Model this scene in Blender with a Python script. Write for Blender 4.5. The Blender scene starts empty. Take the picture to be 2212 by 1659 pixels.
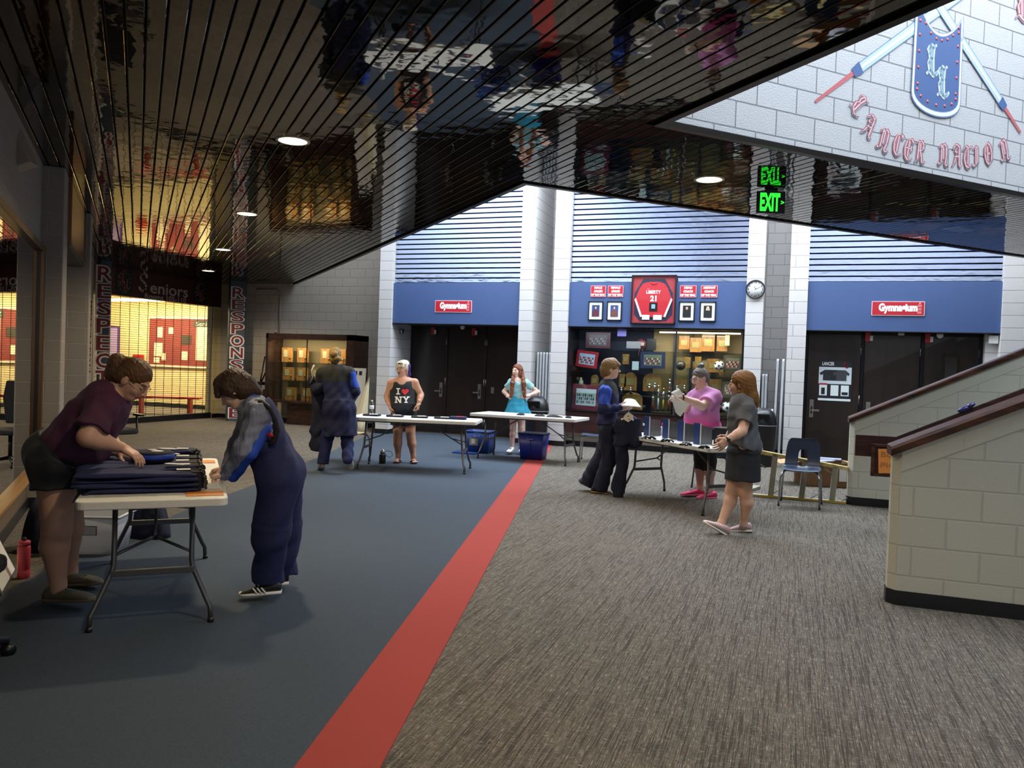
import bpy, bmesh, math, random
import numpy as np
from mathutils import Vector, Matrix
random.seed(7); rng = np.random.RandomState(7)
PI = math.pi; R2 = math.sqrt(2); V = Vector
sc = bpy.context.scene; COL = sc.collection

# ---------------------------------------------------------------- camera
F_PX, PITCH, ROLL, YAW, EYE = 1698.13, math.radians(1.2975), math.radians(2.025), math.radians(19.506), 1.53
_cp, _sp, _cr, _sr = math.cos(PITCH), math.sin(PITCH), math.cos(ROLL), math.sin(ROLL)
RC = np.array([[_cr, -_sr, 0], [_sr, _cr, 0], [0, 0, 1]]) @ np.array([[1, 0, 0], [0, _cp, -_sp], [0, _sp, _cp]])
CY, SY = math.cos(YAW), math.sin(YAW)
_W = np.array([[CY, SY, 0], [0, 0, -1], [-SY, CY, 0]])      # world -> level camera frame (right, down, forward)
_A = RC @ _W                                                # world -> camera frame
cd = bpy.data.cameras.new('camera'); cam = bpy.data.objects.new('camera', cd); COL.objects.link(cam)
cd.sensor_fit = 'HORIZONTAL'; cd.sensor_width = 36.0; cd.lens = 36.0 * F_PX / 2212.0; cd.clip_end = 200
M3 = Matrix(((_A[0][0], -_A[1][0], -_A[2][0]), (_A[0][1], -_A[1][1], -_A[2][1]), (_A[0][2], -_A[1][2], -_A[2][2])))
cam.matrix_world = Matrix.Translation((0, 0, EYE)) @ M3.to_4x4()
sc.camera = cam

# ---------------------------------------------------------------- world, view
w = bpy.data.worlds.new('world'); sc.world = w; w.use_nodes = True
bg = w.node_tree.nodes['Background']; bg.inputs[0].default_value = (0.72, 0.82, 1.0, 1); bg.inputs[1].default_value = 0.30
vs = sc.view_settings; vs.view_transform = 'Standard'; vs.look = 'None'; vs.gamma = 1.0; vs.exposure = 0.0; vs.use_curve_mapping = False
sc.cycles.max_bounces = 7; sc.cycles.diffuse_bounces = 4; sc.cycles.glossy_bounces = 4; sc.cycles.transmission_bounces = 6
sc.cycles.transparent_max_bounces = 8; sc.cycles.sample_clamp_indirect = 4.0; sc.cycles.caustics_reflective = False; sc.cycles.caustics_refractive = False
sc.cycles.use_denoising = True

def ST(s, t, z=0.0):                                        # the hall's diagonal grid: s across the ceiling slats, t along them
    return V(((s - t) / R2, (s + t) / R2, z))

def area(name, loc, sx, sy, power, color, rot=(0, 0, 0)):
    d = bpy.data.lights.new(name, 'AREA'); d.shape = 'RECTANGLE'; d.size = sx; d.size_y = sy; d.energy = power; d.color = color
    o = bpy.data.objects.new(name, d); COL.objects.link(o); o.location = loc; o.rotation_euler = rot; return o
def spot(name, loc, power, color, ang=130, blend=0.6, r=0.07, rot=(0, 0, 0)):
    d = bpy.data.lights.new(name, 'SPOT'); d.energy = power; d.color = color; d.spot_size = math.radians(ang); d.spot_blend = blend; d.shadow_soft_size = r
    o = bpy.data.objects.new(name, d); COL.objects.link(o); o.location = loc; o.rotation_euler = rot; return o
SKY = (0.80, 0.90, 1.0); WARM = (1.0, 0.80, 0.52); HALL = (1.0, 0.83, 0.50)
area('skylight_far', (-3.6, 12.6, 6.9), 7.5, 3.6, 1080, SKY)
area('skylight_far_east', (1.6, 13.4, 6.9), 4.0, 2.2, 420, SKY)
area('skylight_stair', ST(6.6, 2.6, 6.9), 6.0, 4.0, 520, SKY, (0, 0, PI / 4))
area('window_behind', ST(1.0, -6.5, 2.0), 7.0, 2.4, 60, (0.95, 0.93, 0.9), (math.radians(80), 0, PI / 4))  # added fill light from behind the camera, no known window there
area('hall_tube', (-16.2, 16.6, 3.0), 4.5, 1.2, 300, HALL)

# ---------------------------------------------------------------- materials
MATS = {}
def nmat(name):
    m = bpy.data.materials.new(name); m.use_nodes = True; nt = m.node_tree
    return m, nt, nt.nodes['Principled BSDF']
def lin(c):
    if isinstance(c, str):
        c = [int(c[i:i + 2], 16) / 255 for i in (0, 2, 4)]
    return tuple((x / 12.92 if x <= 0.04045 else ((x + 0.055) / 1.055) ** 2.4) for x in c[:3]) + (1.0,)
def mat(name, col, rough=0.6, metal=0.0, bump=0.0, scale=40.0, var=0.0, coat=0.0, alpha=None, emit=None, stretch=None, spec=None, sheen=0.0):
    """plain procedural material: object-space noise varies the colour and raises a fine bump"""
    if name in MATS: return MATS[name]
    m, nt, b = nmat(name); N, L = nt.nodes, nt.links
    c = lin(col); b.inputs['Base Color'].default_value = c; b.inputs['Roughness'].default_value = rough; b.inputs['Metallic'].default_value = metal
    if coat: b.inputs['Coat Weight'].default_value = coat; b.inputs['Coat Roughness'].default_value = 0.1
    if spec is not None: b.inputs['Specular IOR Level'].default_value = spec
    if sheen: b.inputs['Sheen Weight'].default_value = sheen
    if alpha is not None: b.inputs['Alpha'].default_value = alpha
    if emit: b.inputs['Emission Color'].default_value = c; b.inputs['Emission Strength'].default_value = emit
    if bump or var:
        tc = N.new('ShaderNodeTexCoord'); mp = N.new('ShaderNodeMapping'); nz = N.new('ShaderNodeTexNoise')
        L.new(tc.outputs['Object'], mp.inputs[0]); L.new(mp.outputs[0], nz.inputs['Vector'])
        if stretch: mp.inputs['Scale'].default_value = stretch
        nz.inputs['Scale'].default_value = scale; nz.inputs['Detail'].default_value = 4
        if var:
            mx = N.new('ShaderNodeMix'); mx.data_type = 'RGBA'
            mx.inputs[6].default_value = tuple(x * (1 - var) for x in c[:3]) + (1,); mx.inputs[7].default_value = tuple(min(1, x * (1 + var)) for x in c[:3]) + (1,)
            L.new(nz.outputs['Fac'], mx.inputs[0]); L.new(mx.outputs[2], b.inputs['Base Color'])
        if bump:
            bp = N.new('ShaderNodeBump'); bp.inputs['Strength'].default_value = bump; bp.inputs['Distance'].default_value = 0.01
            L.new(nz.outputs['Fac'], bp.inputs['Height']); L.new(bp.outputs[0], b.inputs['Normal'])
    MATS[name] = m; return m
def block_mat(name, col, mortar, bw=0.4064, rh=0.2032, rough=0.55, pit=0.25, off=(0, 0), msize=0.007):
    """painted concrete block: running bond from the metric UVs"""
    m, nt, b = nmat(name); N, L = nt.nodes, nt.links
    uv = N.new('ShaderNodeUVMap'); mp = N.new('ShaderNodeMapping'); br = N.new('ShaderNodeTexBrick')
    mp.inputs['Location'].default_value = (off[0], off[1], 0)
    L.new(uv.outputs[0], mp.inputs[0]); L.new(mp.outputs[0], br.inputs['Vector'])
    br.inputs['Scale'].default_value = 1.0; br.inputs['Brick Width'].default_value = bw; br.inputs['Row Height'].default_value = rh
    br.inputs['Mortar Size'].default_value = msize; br.inputs['Mortar Smooth'].default_value = 0.3
    c = lin(col); br.inputs['Color1'].default_value = c; br.inputs['Color2'].default_value = tuple(x * 0.95 for x in c[:3]) + (1,); br.inputs['Mortar'].default_value = lin(mortar)
    nz = N.new('ShaderNodeTexNoise'); nz.inputs['Scale'].default_value = 90; nz.inputs['Detail'].default_value = 3
    L.new(mp.outputs[0], nz.inputs['Vector'])
    ad = N.new('ShaderNodeMath'); ad.operation = 'MULTIPLY'; ad.inputs[1].default_value = pit; L.new(nz.outputs['Fac'], ad.inputs[0])
    sb = N.new('ShaderNodeMath'); sb.operation = 'SUBTRACT'; L.new(ad.outputs[0], sb.inputs[0]); L.new(br.outputs['Fac'], sb.inputs[1])
    bp = N.new('ShaderNodeBump'); bp.inputs['Strength'].default_value = 0.55; bp.inputs['Distance'].default_value = 0.012
    L.new(sb.outputs[0], bp.inputs['Height']); L.new(bp.outputs[0], b.inputs['Normal'])
    L.new(br.outputs['Color'], b.inputs['Base Color']); b.inputs['Roughness'].default_value = rough
    MATS[name] = m; return m
def glass_mat(name, tint=(1, 1, 1), refl=0.12, rough=0.0):
    m = bpy.data.materials.new(name); m.use_nodes = True; nt = m.node_tree; N, L = nt.nodes, nt.links; N.clear()
    o = N.new('ShaderNodeOutputMaterial'); t = N.new('ShaderNodeBsdfTransparent'); g = N.new('ShaderNodeBsdfGlossy'); x = N.new('ShaderNodeMixShader'); f = N.new('ShaderNodeFresnel')
    t.inputs[0].default_value = tuple(tint) + (1,); g.inputs['Roughness'].default_value = rough; f.inputs[0].default_value = 1.5
    a = N.new('ShaderNodeMath'); a.operation = 'MULTIPLY_ADD'; a.inputs[1].default_value = 1.0; a.inputs[2].default_value = refl - 0.04; L.new(f.outputs[0], a.inputs[0]); gm = N.new('ShaderNodeNewGeometry'); iv = N.new('ShaderNodeMath'); iv.operation = 'SUBTRACT'; iv.inputs[0].default_value = 1.0; L.new(gm.outputs['Backfacing'], iv.inputs[1]); mu_ = N.new('ShaderNodeMath'); mu_.operation = 'MULTIPLY'; L.new(a.outputs[0], mu_.inputs[0]); L.new(iv.outputs[0], mu_.inputs[1]); a = mu_
    L.new(a.outputs[0], x.inputs[0]); L.new(t.outputs[0], x.inputs[1]); L.new(g.outputs[0], x.inputs[2]); L.new(x.outputs[0], o.inputs[0])
    MATS[name] = m; return m
def wood_mat(name, dark, light, rough=0.35, stretch=(3, 3, 40), coat=0.2, spec=0.5):
    m, nt, b = nmat(name); N, L = nt.nodes, nt.links
    tc = N.new('ShaderNodeTexCoord'); mp = N.new('ShaderNodeMapping'); nz = N.new('ShaderNodeTexNoise'); cr = N.new('ShaderNodeValToRGB')
    mp.inputs['Scale'].default_value = stretch; nz.inputs['Scale'].default_value = 1.4; nz.inputs['Detail'].default_value = 6; nz.inputs['Distortion'].default_value = 0.4
    L.new(tc.outputs['Object'], mp.inputs[0]); L.new(mp.outputs[0], nz.inputs['Vector']); L.new(nz.outputs['Fac'], cr.inputs[0])
    cr.color_ramp.elements[0].position = 0.35; cr.color_ramp.elements[0].color = lin(dark); cr.color_ramp.elements[1].position = 0.7; cr.color_ramp.elements[1].color = lin(light)
    L.new(cr.outputs[0], b.inputs['Base Color']); b.inputs['Roughness'].default_value = rough; b.inputs['Coat Weight'].default_value = coat; b.inputs['Specular IOR Level'].default_value = spec
    MATS[name] = m; return m
def slat_metal(name, col, rough, bump=0.3, metal=1.0, stretch=(1, 1, 1), scale=9.0):
    """roll-formed metal pans: nearly a mirror with gentle oil-canning"""
    m, nt, b = nmat(name); N, L = nt.nodes, nt.links
    tc = N.new('ShaderNodeTexCoord'); mp = N.new('ShaderNodeMapping'); nz = N.new('ShaderNodeTexNoise'); bp = N.new('ShaderNodeBump')
    mp.inputs['Scale'].default_value = stretch; nz.inputs['Scale'].default_value = scale; nz.inputs['Detail'].default_value = 1.5
    L.new(tc.outputs['Object'], mp.inputs[0]); L.new(mp.outputs[0], nz.inputs['Vector']); L.new(nz.outputs['Fac'], bp.inputs['Height'])
    bp.inputs['Strength'].default_value = bump; bp.inputs['Distance'].default_value = 0.02; L.new(bp.outputs[0], b.inputs['Normal'])
    b.inputs['Base Color'].default_value = lin(col); b.inputs['Metallic'].default_value = metal; b.inputs['Roughness'].default_value = rough
    MATS[name] = m; return m

# ---------------------------------------------------------------- mesh builder
class MB:
    def __init__(s): s.v = []; s.f = []; s.m = []; s.sm = []; s.mats = []
    def mi(s, m):
        if m is None: return 0
        if m not in s.mats: s.mats.append(m)
        return s.mats.index(m)
    def add(s, vs, fs, m=None, smooth=False, M=None):
        o = len(s.v); k = s.mi(m)
        for p in vs: s.v.append(tuple(M @ V(p)) if M is not None else tuple(p))
        for f in fs: s.f.append(tuple(i + o for i in f)); s.m.append(k); s.sm.append(smooth)
        return s
    def box(s, c, d, m=None, rz=0.0, M=None):
        x, y, z = d[0] / 2, d[1] / 2, d[2] / 2
        A = Matrix.Translation(c) @ Matrix.Rotation(rz, 4, 'Z')
        if M is not None: A = M @ A
        vs = [(i * x, j * y, k * z) for k in (-1, 1) for j in (-1, 1) for i in (-1, 1)]
        return s.add(vs, [(0, 2, 3, 1), (4, 5, 7, 6), (0, 1, 5, 4), (2, 6, 7, 3), (0, 4, 6, 2), (1, 3, 7, 5)], m, False, A)
    def bb(s, a, b, m=None, rz=0.0, M=None):                 # box from corner a to corner b
        return s.box([(a[i] + b[i]) / 2 for i in range(3)], [abs(b[i] - a[i]) for i in range(3)], m, rz, M)
    def rbox(s, c, d, r, m=None, M=None, n=3, smooth=True):  # box with rounded vertical edges
        hx, hy = d[0] / 2 - r, d[1] / 2 - r; pts = []
        for cx, cy, a0 in ((hx, hy, 0), (-hx, hy, 90), (-hx, -hy, 180), (hx, -hy, 270)):
            for k in range(n + 1):
                a = math.radians(a0 + 90 * k / n); pts.append((cx + r * math.cos(a), cy + r * math.sin(a)))
        return s.prism(pts, -d[2] / 2, d[2] / 2, m, (M if M is not None else Matrix()) @ Matrix.Translation(c))
    def prism(s, pts, z0, z1, m=None, M=None, smooth=False):
        n = len(pts); vs = [(x, y, z0) for x, y in pts] + [(x, y, z1) for x, y in pts]
        fs = [tuple(range(n))[::-1], tuple(range(n, 2 * n))] + [(i, (i + 1) % n, n + (i + 1) % n, n + i) for i in range(n)]
        return s.add(vs, fs, m, smooth, M)
    def loft(s, rings, m=None, cap=True, smooth=True, M=None):
        n = len(rings[0]); vs = [p for r in rings for p in r]; fs = []
        for k in range(len(rings) - 1):
            for i in range(n): fs.append((k * n + i, k * n + (i + 1) % n, (k + 1) * n + (i + 1) % n, (k + 1) * n + i))
        if cap: fs.append(tuple(range(n))[::-1]); fs.append(tuple(range((len(rings) - 1) * n, len(rings) * n)))
        return s.add(vs, fs, m, smooth, M)
    def cone(s, a, b, ra, rb, m=None, n=12, M=None, smooth=True):
        a, b = V(a), V(b); d = (b - a).normalized(); u = d.orthogonal().normalized(); w2 = d.cross(u)
        rg = [[tuple(c + (u * math.cos(2 * PI * i / n) + w2 * math.sin(2 * PI * i / n)) * r) for i in range(n)] for c, r in ((a, ra), (b, rb))]
        return s.loft(rg, m, True, smooth, M)
    def cyl(s, a, b, r, m=None, n=12, M=None): return s.cone(a, b, r, r, m, n, M)
    def tube(s, path, r, m=None, n=8, M=None, closed=False):
        P = [V(p) for p in path]; rg = []; u = None
        for i, p in enumerate(P):
            if closed: d = (P[(i + 1) % len(P)] - P[i - 1]).normalized()
            else: d = (P[min(i + 1, len(P) - 1)] - P[max(i - 1, 0)]).normalized()
            u = d.orthogonal().normalized() if u is None else (u - d * u.dot(d)).normalized()
            w2 = d.cross(u); rr = r[i] if isinstance(r, (list, tuple)) else r
            rg.append([tuple(p + (u * math.cos(2 * PI * k / n) + w2 * math.sin(2 * PI * k / n)) * rr) for k in range(n)])
        if closed: rg.append(rg[0])
        return s.loft(rg, m, not closed, True, M)
    def lathe(s, prof, m=None, n=20, M=None, c=(0, 0, 0)):
        rg = [[(c[0] + r * math.cos(2 * PI * i / n), c[1] + r * math.sin(2 * PI * i / n), c[2] + z) for i in range(n)] for r, z in prof]
        return s.loft(rg, m, True, True, M)
    def ball(s, c, r, m=None, n=12, M=None):
        r = (r, r, r) if not isinstance(r, (tuple, list)) else r; k = n // 2 + 1; rg = []
        for j in range(k + 1):
            a = -PI / 2 + PI * j / k; q = max(math.cos(a), 0.02)
            rg.append([(c[0] + r[0] * q * math.cos(2 * PI * i / n), c[1] + r[1] * q * math.sin(2 * PI * i / n), c[2] + r[2] * math.sin(a)) for i in range(n)])
        return s.loft(rg, m, True, True, M)
    def mesh(s, name):
        me = bpy.data.meshes.new(name); me.from_pydata(s.v, [], s.f)
        for m in s.mats: me.materials.append(m)
        me.polygons.foreach_set('material_index', s.m); me.polygons.foreach_set('use_smooth', s.sm)
        # metric UVs from the dominant face direction
        uvl = me.uv_layers.new(name='UVMap'); co = np.array(s.v, dtype=float)
        for p in me.polygons:
            n = p.normal
            if abs(n.z) > 0.7: tx, ty = (1, 0, 0), (0, 1, 0)
            else:
                l = math.hypot(n.x, n.y) or 1; tx, ty = (-n.y / l, n.x / l, 0), (0, 0, 1)
            for li in p.loop_indices:
                q = co[me.loops[li].vertex_index]
                uvl.data[li].uv = (q[0] * tx[0] + q[1] * tx[1], q[2] if ty[2] else q[1])
        me.update(); return me
    def build(s, name, parent=None, bevel=0.0, seg=2, loc=None):
        o = bpy.data.objects.new(name, s.mesh(name)); COL.objects.link(o)
        if parent is not None: o.parent = parent
        if loc is not None: o.location = loc
        if bevel:
            b = o.modifiers.new('bevel', 'BEVEL'); b.width = bevel; b.segments = seg; b.limit_method = 'ANGLE'; b.angle_limit = math.radians(40); b.harden_normals = False
        return o

def tag(o, label=None, cat=None, group=None, kind=None):
    if label: o['label'] = label
    if cat: o['category'] = cat
    if group: o['group'] = group
    if kind: o['kind'] = kind
    return o
def thing(name, label, cat, loc=(0, 0, 0), rz=0.0, group=None):
    o = bpy.data.objects.new(name, None); COL.objects.link(o); o.empty_display_size = 0.1
    o.location = loc; o.rotation_euler = (0, 0, rz); return tag(o, label, cat, group)
def kids(o): return [c for c in COL.objects if c.parent == o]
def dup(o, loc=None, rz=None, label=None, group=None, parent=None):
    c = o.copy(); COL.objects.link(c)
    if parent is not None: c.parent = parent
    if loc is not None: c.location = loc
    if rz is not None: c.rotation_euler = (0, 0, rz)
    if label: c['label'] = label
    if group: c['group'] = group
    for k in kids(o): dup(k, parent=c)
    return c
def struct(name, mb, bevel=0.0): return tag(mb.build(name, bevel=bevel), kind='structure')

# ---------------------------------------------------------------- lettering
def text_polys(txt, size=1.0, offset=0.0, spacing=1.0):
    cu = bpy.data.curves.new('lettering', 'FONT'); cu.body = txt; cu.size = size; cu.offset = offset; cu.space_character = spacing
    cu.resolution_u = 3; cu.align_x = 'CENTER'; cu.align_y = 'CENTER'
    o = bpy.data.objects.new('lettering', cu); COL.objects.link(o); dg = bpy.context.evaluated_depsgraph_get()
    me = o.evaluated_get(dg).to_mesh(); vs = [tuple(v.co) for v in me.vertices]; fs = [tuple(p.vertices) for p in me.polygons]
    o.evaluated_get(dg).to_mesh_clear(); bpy.data.objects.remove(o); bpy.data.curves.remove(cu)
    return vs, fs
def put_text(mb, txt, M, size, m, depth=0.002, offset=0.0, wide=1.0, spacing=1.0, fit=None):
    """flat letters in the local XY plane of M, raised by depth along +Z; fit = width the word must fill"""
    vs, fs = text_polys(txt, size, offset, spacing)
    if not vs: return
    xs = [p[0] for p in vs]; ys = [p[1] for p in vs]; k = fit / (max(xs) - min(xs)) if fit else wide
    cx, cy = (max(xs) + min(xs)) / 2, (max(ys) + min(ys)) / 2
    mb.add([((x - cx) * k, y - cy, depth) for x, y, z in vs], fs, m, False, M)
def nib(mb, strokes, M, w=0.09, m=None, depth=0.002, ang=40, th=0.02):
    """broad-nib pen strokes (blackletter): each segment is the hull of the nib at both ends"""
    c, s_ = math.cos(math.radians(ang)), math.sin(math.radians(ang)); ex = (c * w / 2, s_ * w / 2); ey = (-s_ * th / 2, c * th / 2)
    for st_ in strokes:
        for (x0, y0), (x1, y1) in zip(st_[:-1], st_[1:]):
            P = [(x + i * ex[0] + j * ey[0], y + i * ex[1] + j * ey[1]) for x, y in ((x0, y0), (x1, y1)) for i in (-1, 1) for j in (-1, 1)]
            P = sorted(set((round(a, 6), round(b, 6)) for a, b in P)); lo = []; up = []
            for p in P:
                while len(lo) > 1 and (lo[-1][0] - lo[-2][0]) * (p[1] - lo[-2][1]) - (lo[-1][1] - lo[-2][1]) * (p[0] - lo[-2][0]) <= 0: lo.pop()
                lo.append(p)
            for p in reversed(P):
                while len(up) > 1 and (up[-1][0] - up[-2][0]) * (p[1] - up[-2][1]) - (up[-1][1] - up[-2][1]) * (p[0] - up[-2][0]) <= 0: up.pop()
                up.append(p)
            h = lo[:-1] + up[:-1]; mb.add([(x, y, depth) for x, y in h], [tuple(range(len(h)))], m, False, M)
def wallM(p, d, up=(0, 0, 1)):
    """frame on a wall: origin p, local x along d, local y up, local z out of the wall towards the viewer"""
    x = V(d).normalized(); y = V(up); z = x.cross(y)
    return Matrix(((x.x, y.x, z.x, p[0]), (x.y, y.y, z.y, p[1]), (x.z, y.z, z.z, p[2]), (0, 0, 0, 1)))
# blackletter glyphs on a 0..1 high body
BL = {
 'L': [[(.02,.82),(.12,.97),(.30,.90),(.42,.98)],[(.16,.92),(.10,.70),(.18,.55),(.08,.40),(.16,.18)],[(.30,.92),(.26,.55),(.30,.10)],[(.02,.05),(.16,.14),(.34,.04),(.50,.0),(.62,.14)]],
 'A': [[(.05,.78),(.18,.95),(.36,.92),(.46,.80)],[(.28,.78),(.18,.70),(.20,.60),(.30,.62)],[(.46,.90),(.46,.05),(.56,.0)],[(.46,.50),(.20,.36),(.10,.12),(.0,.02)],[(.18,.42),(.40,.42)]],
 'N': [[(.0,.82),(.14,.90),(.14,.10),(.02,.02),(-.06,.08)],[(.14,.72),(.32,.96),(.48,.84),(.50,.40),(.42,.06),(.54,.0),(.62,.08)],[(.26,.80),(.26,.30)]],
 'C': [[(.54,.84),(.40,.96),(.14,.84),(.04,.50),(.12,.14),(.34,.0),(.54,.12)],[(.28,.84),(.28,.16)],[(.40,.96),(.56,.92)]],
 'E': [[(.54,.84),(.40,.96),(.14,.84),(.04,.50),(.12,.14),(.34,.0),(.54,.12)],[(.28,.84),(.28,.16)],[(.10,.50),(.46,.54)],[(.46,.62),(.46,.46)]],
 'R': [[(.0,.86),(.14,.92),(.14,.10),(.02,.02)],[(.14,.86),(.34,.96),(.48,.80),(.44,.58),(.20,.50)],[(.28,.50),(.40,.24),(.46,.02),(.60,.08)],[(.26,.84),(.26,.56)]],
 'T': [[(.0,.84),(.16,.96),(.36,.88),(.58,.96)],[(.30,.90),(.10,.66),(.06,.34),(.18,.06),(.38,.0),(.54,.14)],[(.34,.84),(.32,.18)]],
 'I': [[(.0,.84),(.12,.92),(.26,.88)],[(.16,.90),(.16,.10),(.04,.02),(-.06,.10)],[(.28,.84),(.28,.20),(.16,.10)]],
 'O': [[(.30,.98),(.10,.80),(.04,.48),(.14,.14),(.32,.0),(.52,.16),(.58,.52),(.48,.84),(.30,.98)],[(.24,.80),(.24,.20)],[(.24,.5),(.40,.5)]],
 'S': [[(.64,.78),(.52,.98),(.26,.97),(.08,.80),(.14,.62),(.34,.52),(.54,.40),(.60,.22),(.44,.03),(.18,.0),(.0,.20)]],
}
# ================================================================ room shell
SX, TX = V((1, 1, 0)) / R2, V((-1, 1, 0)) / R2
block_mat('block_light', 'c4c0be', 'a09b99'); block_mat('block_pillar', 'c6c3c2', '9d9996', bw=9.0)
block_mat('block_tan', 'b9b1a6', '9c958b'); block_mat('block_mural', 'c9cacd', '85878c', pit=0.55, off=(0, 0.0526))
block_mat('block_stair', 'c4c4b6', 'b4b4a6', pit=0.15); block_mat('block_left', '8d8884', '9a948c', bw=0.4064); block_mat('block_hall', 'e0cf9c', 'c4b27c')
slat_metal('bronze_pan', '514a40', 0.03, 0.10, 1.0, (1, 1, 1), 6.0); slat_metal('silver_pan', 'c3d0ea', 0.16, 0.22, 1.0, (1, 1, 3), 5.0)
mat('plenum_black', '050505', 0.9); mat('band_blue', '3f5480', 0.5, var=0.04, scale=3); mat('base_black', '15171b', 0.35)
mat('rail_top', '6d6664', 0.5); wood_mat('wood_door', '150d0b', '251813', 0.32, (6, 6, 0.8), 0.15); wood_mat('wood_case', '1e100b', '3d2217', 0.35, (3, 3, 10), 0.2)
wood_mat('wood_cap', '2a150d', '5a3420', 0.5, (2, 14, 14), 0.0, .3); wood_mat('wood_rail', '1d0e0a', '40201a', 0.5, (2, 14, 14), 0.05, .3)
mat('copper_panel', '5b3e2b', 0.28, 0.7, var=0.1, scale=3); mat('soffit_grey', '4c4845', 0.7); mat('bronze_trim', '29251f', 0.35, 0.6)
glass_mat('case_glass', (0.93, 0.95, 0.95), 0.055); glass_mat('left_glass', (0.42, 0.42, 0.40), 0.5)
mat('maroon_paint', '4a1414', 0.5); mat('white_paint', 'e8e8ea', 0.6); mat('steel', '9a9a98', 0.3, 0.9); mat('black_metal', '14141a', 0.4, 0.5); mat('brass', '8a7440', 0.35, 0.9)

def carpet(name, base, streak=None, fleck=None, angle=0.0, amt=0.25):
    m, nt, b = nmat(name); N, L = nt.nodes, nt.links
    tc = N.new('ShaderNodeTexCoord'); mp = N.new('ShaderNodeMapping'); mp.inputs['Rotation'].default_value = (0, 0, angle)
    L.new(tc.outputs['Object'], mp.inputs[0])
    col = None
    fine = N.new('ShaderNodeTexNoise'); fine.inputs['Scale'].default_value = 170; fine.inputs['Detail'].default_value = 2; L.new(mp.outputs[0], fine.inputs['Vector'])
    mx = N.new('ShaderNodeMix'); mx.data_type = 'RGBA'; c = lin(base)
    mx.inputs[6].default_value = tuple(x * (1 - amt) for x in c[:3]) + (1,); mx.inputs[7].default_value = tuple(x * (1 + amt) for x in c[:3]) + (1,)
    L.new(fine.outputs['Fac'], mx.inputs[0]); col = mx.outputs[2]
    if streak:
        for sc_, lo, hi, cc, rotq in (((330, 17, 1), .57, .72, streak[0], 0), ((170, 2.5, 1), .47, .38, streak[1], 0.37), ((390, 6, 1), .45, .38, streak[1], 0.9), ((26, 340, 1), .64, .74, streak[0], 0.8), ((150, 15, 1), .755, .77, streak[2], 2.3)):
            m2 = N.new('ShaderNodeMapping'); m2.inputs['Scale'].default_value = sc_; m2.inputs['Location'].default_value = (rotq * 11, rotq * 5, rotq); L.new(mp.outputs[0], m2.inputs[0])
            n2 = N.new('ShaderNodeTexNoise'); n2.inputs['Scale'].default_value = 1.0; n2.inputs['Detail'].default_value = 1; L.new(m2.outputs[0], n2.inputs['Vector'])
            mr = N.new('ShaderNodeMapRange'); mr.inputs[1].default_value = lo; mr.inputs[2].default_value = hi; L.new(n2.outputs['Fac'], mr.inputs[0])
            m3 = N.new('ShaderNodeMix'); m3.data_type = 'RGBA'; L.new(mr.outputs[0], m3.inputs[0]); L.new(col, m3.inputs[6]); m3.inputs[7].default_value = lin(cc); col = m3.outputs[2]
    L.new(col, b.inputs['Base Color']); b.inputs['Roughness'].default_value = 0.95; b.inputs['Specular IOR Level'].default_value = 0.15
    bp = N.new('ShaderNodeBump'); bp.inputs['Strength'].default_value = 0.3; bp.inputs['Distance'].default_value = 0.004; L.new(fine.outputs['Fac'], bp.inputs['Height']); L.new(bp.outputs[0], b.inputs['Normal'])
    MATS[name] = m; return m
carpet('carpet_grey', '655f57', ('a29c8f', '47423e', '7d4038')); carpet('carpet_blue', '434c58', amt=0.42); carpet('carpet_red', '9c4540', amt=0.1)

# floor: one slab, the inlaid carpets are polygons a hair above it
f = MB(); f.bb((-24, -6, -0.2), (12, 26, 0.0), MATS['carpet_grey'])
blue = [(-1.689, 2.484), (-0.98, -0.42), (-0.5, -2.4), (-3.2, -3.0), (-3.9, 1.0), (-4.57, 3.52), (-4.93, 4.3), (-5.3, 5.48), (-5.58, 6.28), (-6.0, 7.82), (-6.61, 9.67), (-8.29, 14.66), (-8.0, 15.74), (-5.15, 15.74), (-5.15, 14.8), (-4.66, 14.8)]
f.prism(blue[::-1], -0.01, 0.003, MATS['carpet_blue'])
f.prism([(-1.689, 2.484), (-4.66, 14.8), (-4.36, 14.8), (-1.396, 2.612), (-0.1, -2.7), (-0.4, -2.8)], -0.01, 0.005, MATS['carpet_red'])
struct('floor', f)

# ceiling: bronze metal pans along t, black reveal above
P = 0.1016
c = MB(); k = 0
sl = []
for i in range(-11, 160):
    s0 = 0.0 + i * P
    if s0 < -1.08 or s0 > 14.6: continue
    if s0 < 3.25: sl.append((s0, -4.0, min(s0 + 18.95, 22.62 - s0 - P)))
    else: sl.append((s0, 4.74, min(6.82, 20.9 - s0)))
M45 = Matrix.Rotation(PI / 4, 4, 'Z')
for s0, t0, t1 in sl:
    if t1 <= t0 + 0.05: continue
    c.add([(s0 + .004, t0, 3.318), (s0 + .004, t0, 3.303), (s0 + .008, t0, 3.3), (s0 + .090, t0, 3.3), (s0 + .094, t0, 3.303), (s0 + .094, t0, 3.318),
           (s0 + .004, t1, 3.318), (s0 + .004, t1, 3.303), (s0 + .008, t1, 3.3), (s0 + .090, t1, 3.3), (s0 + .094, t1, 3.303), (s0 + .094, t1, 3.318)],
          [(0, 1, 7, 6), (1, 2, 8, 7), (2, 3, 9, 8), (3, 4, 10, 9), (4, 5, 11, 10)], MATS['bronze_pan'], False, M45)
c.bb((-1.4, -4, 3.322), (3.30, 23.6, 3.36), MATS['plenum_black'], M=M45); c.bb((3.30, 4.74, 3.322), (16.2, 6.86, 3.36), MATS['plenum_black'], M=M45)
struct('ceiling', c)
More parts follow.
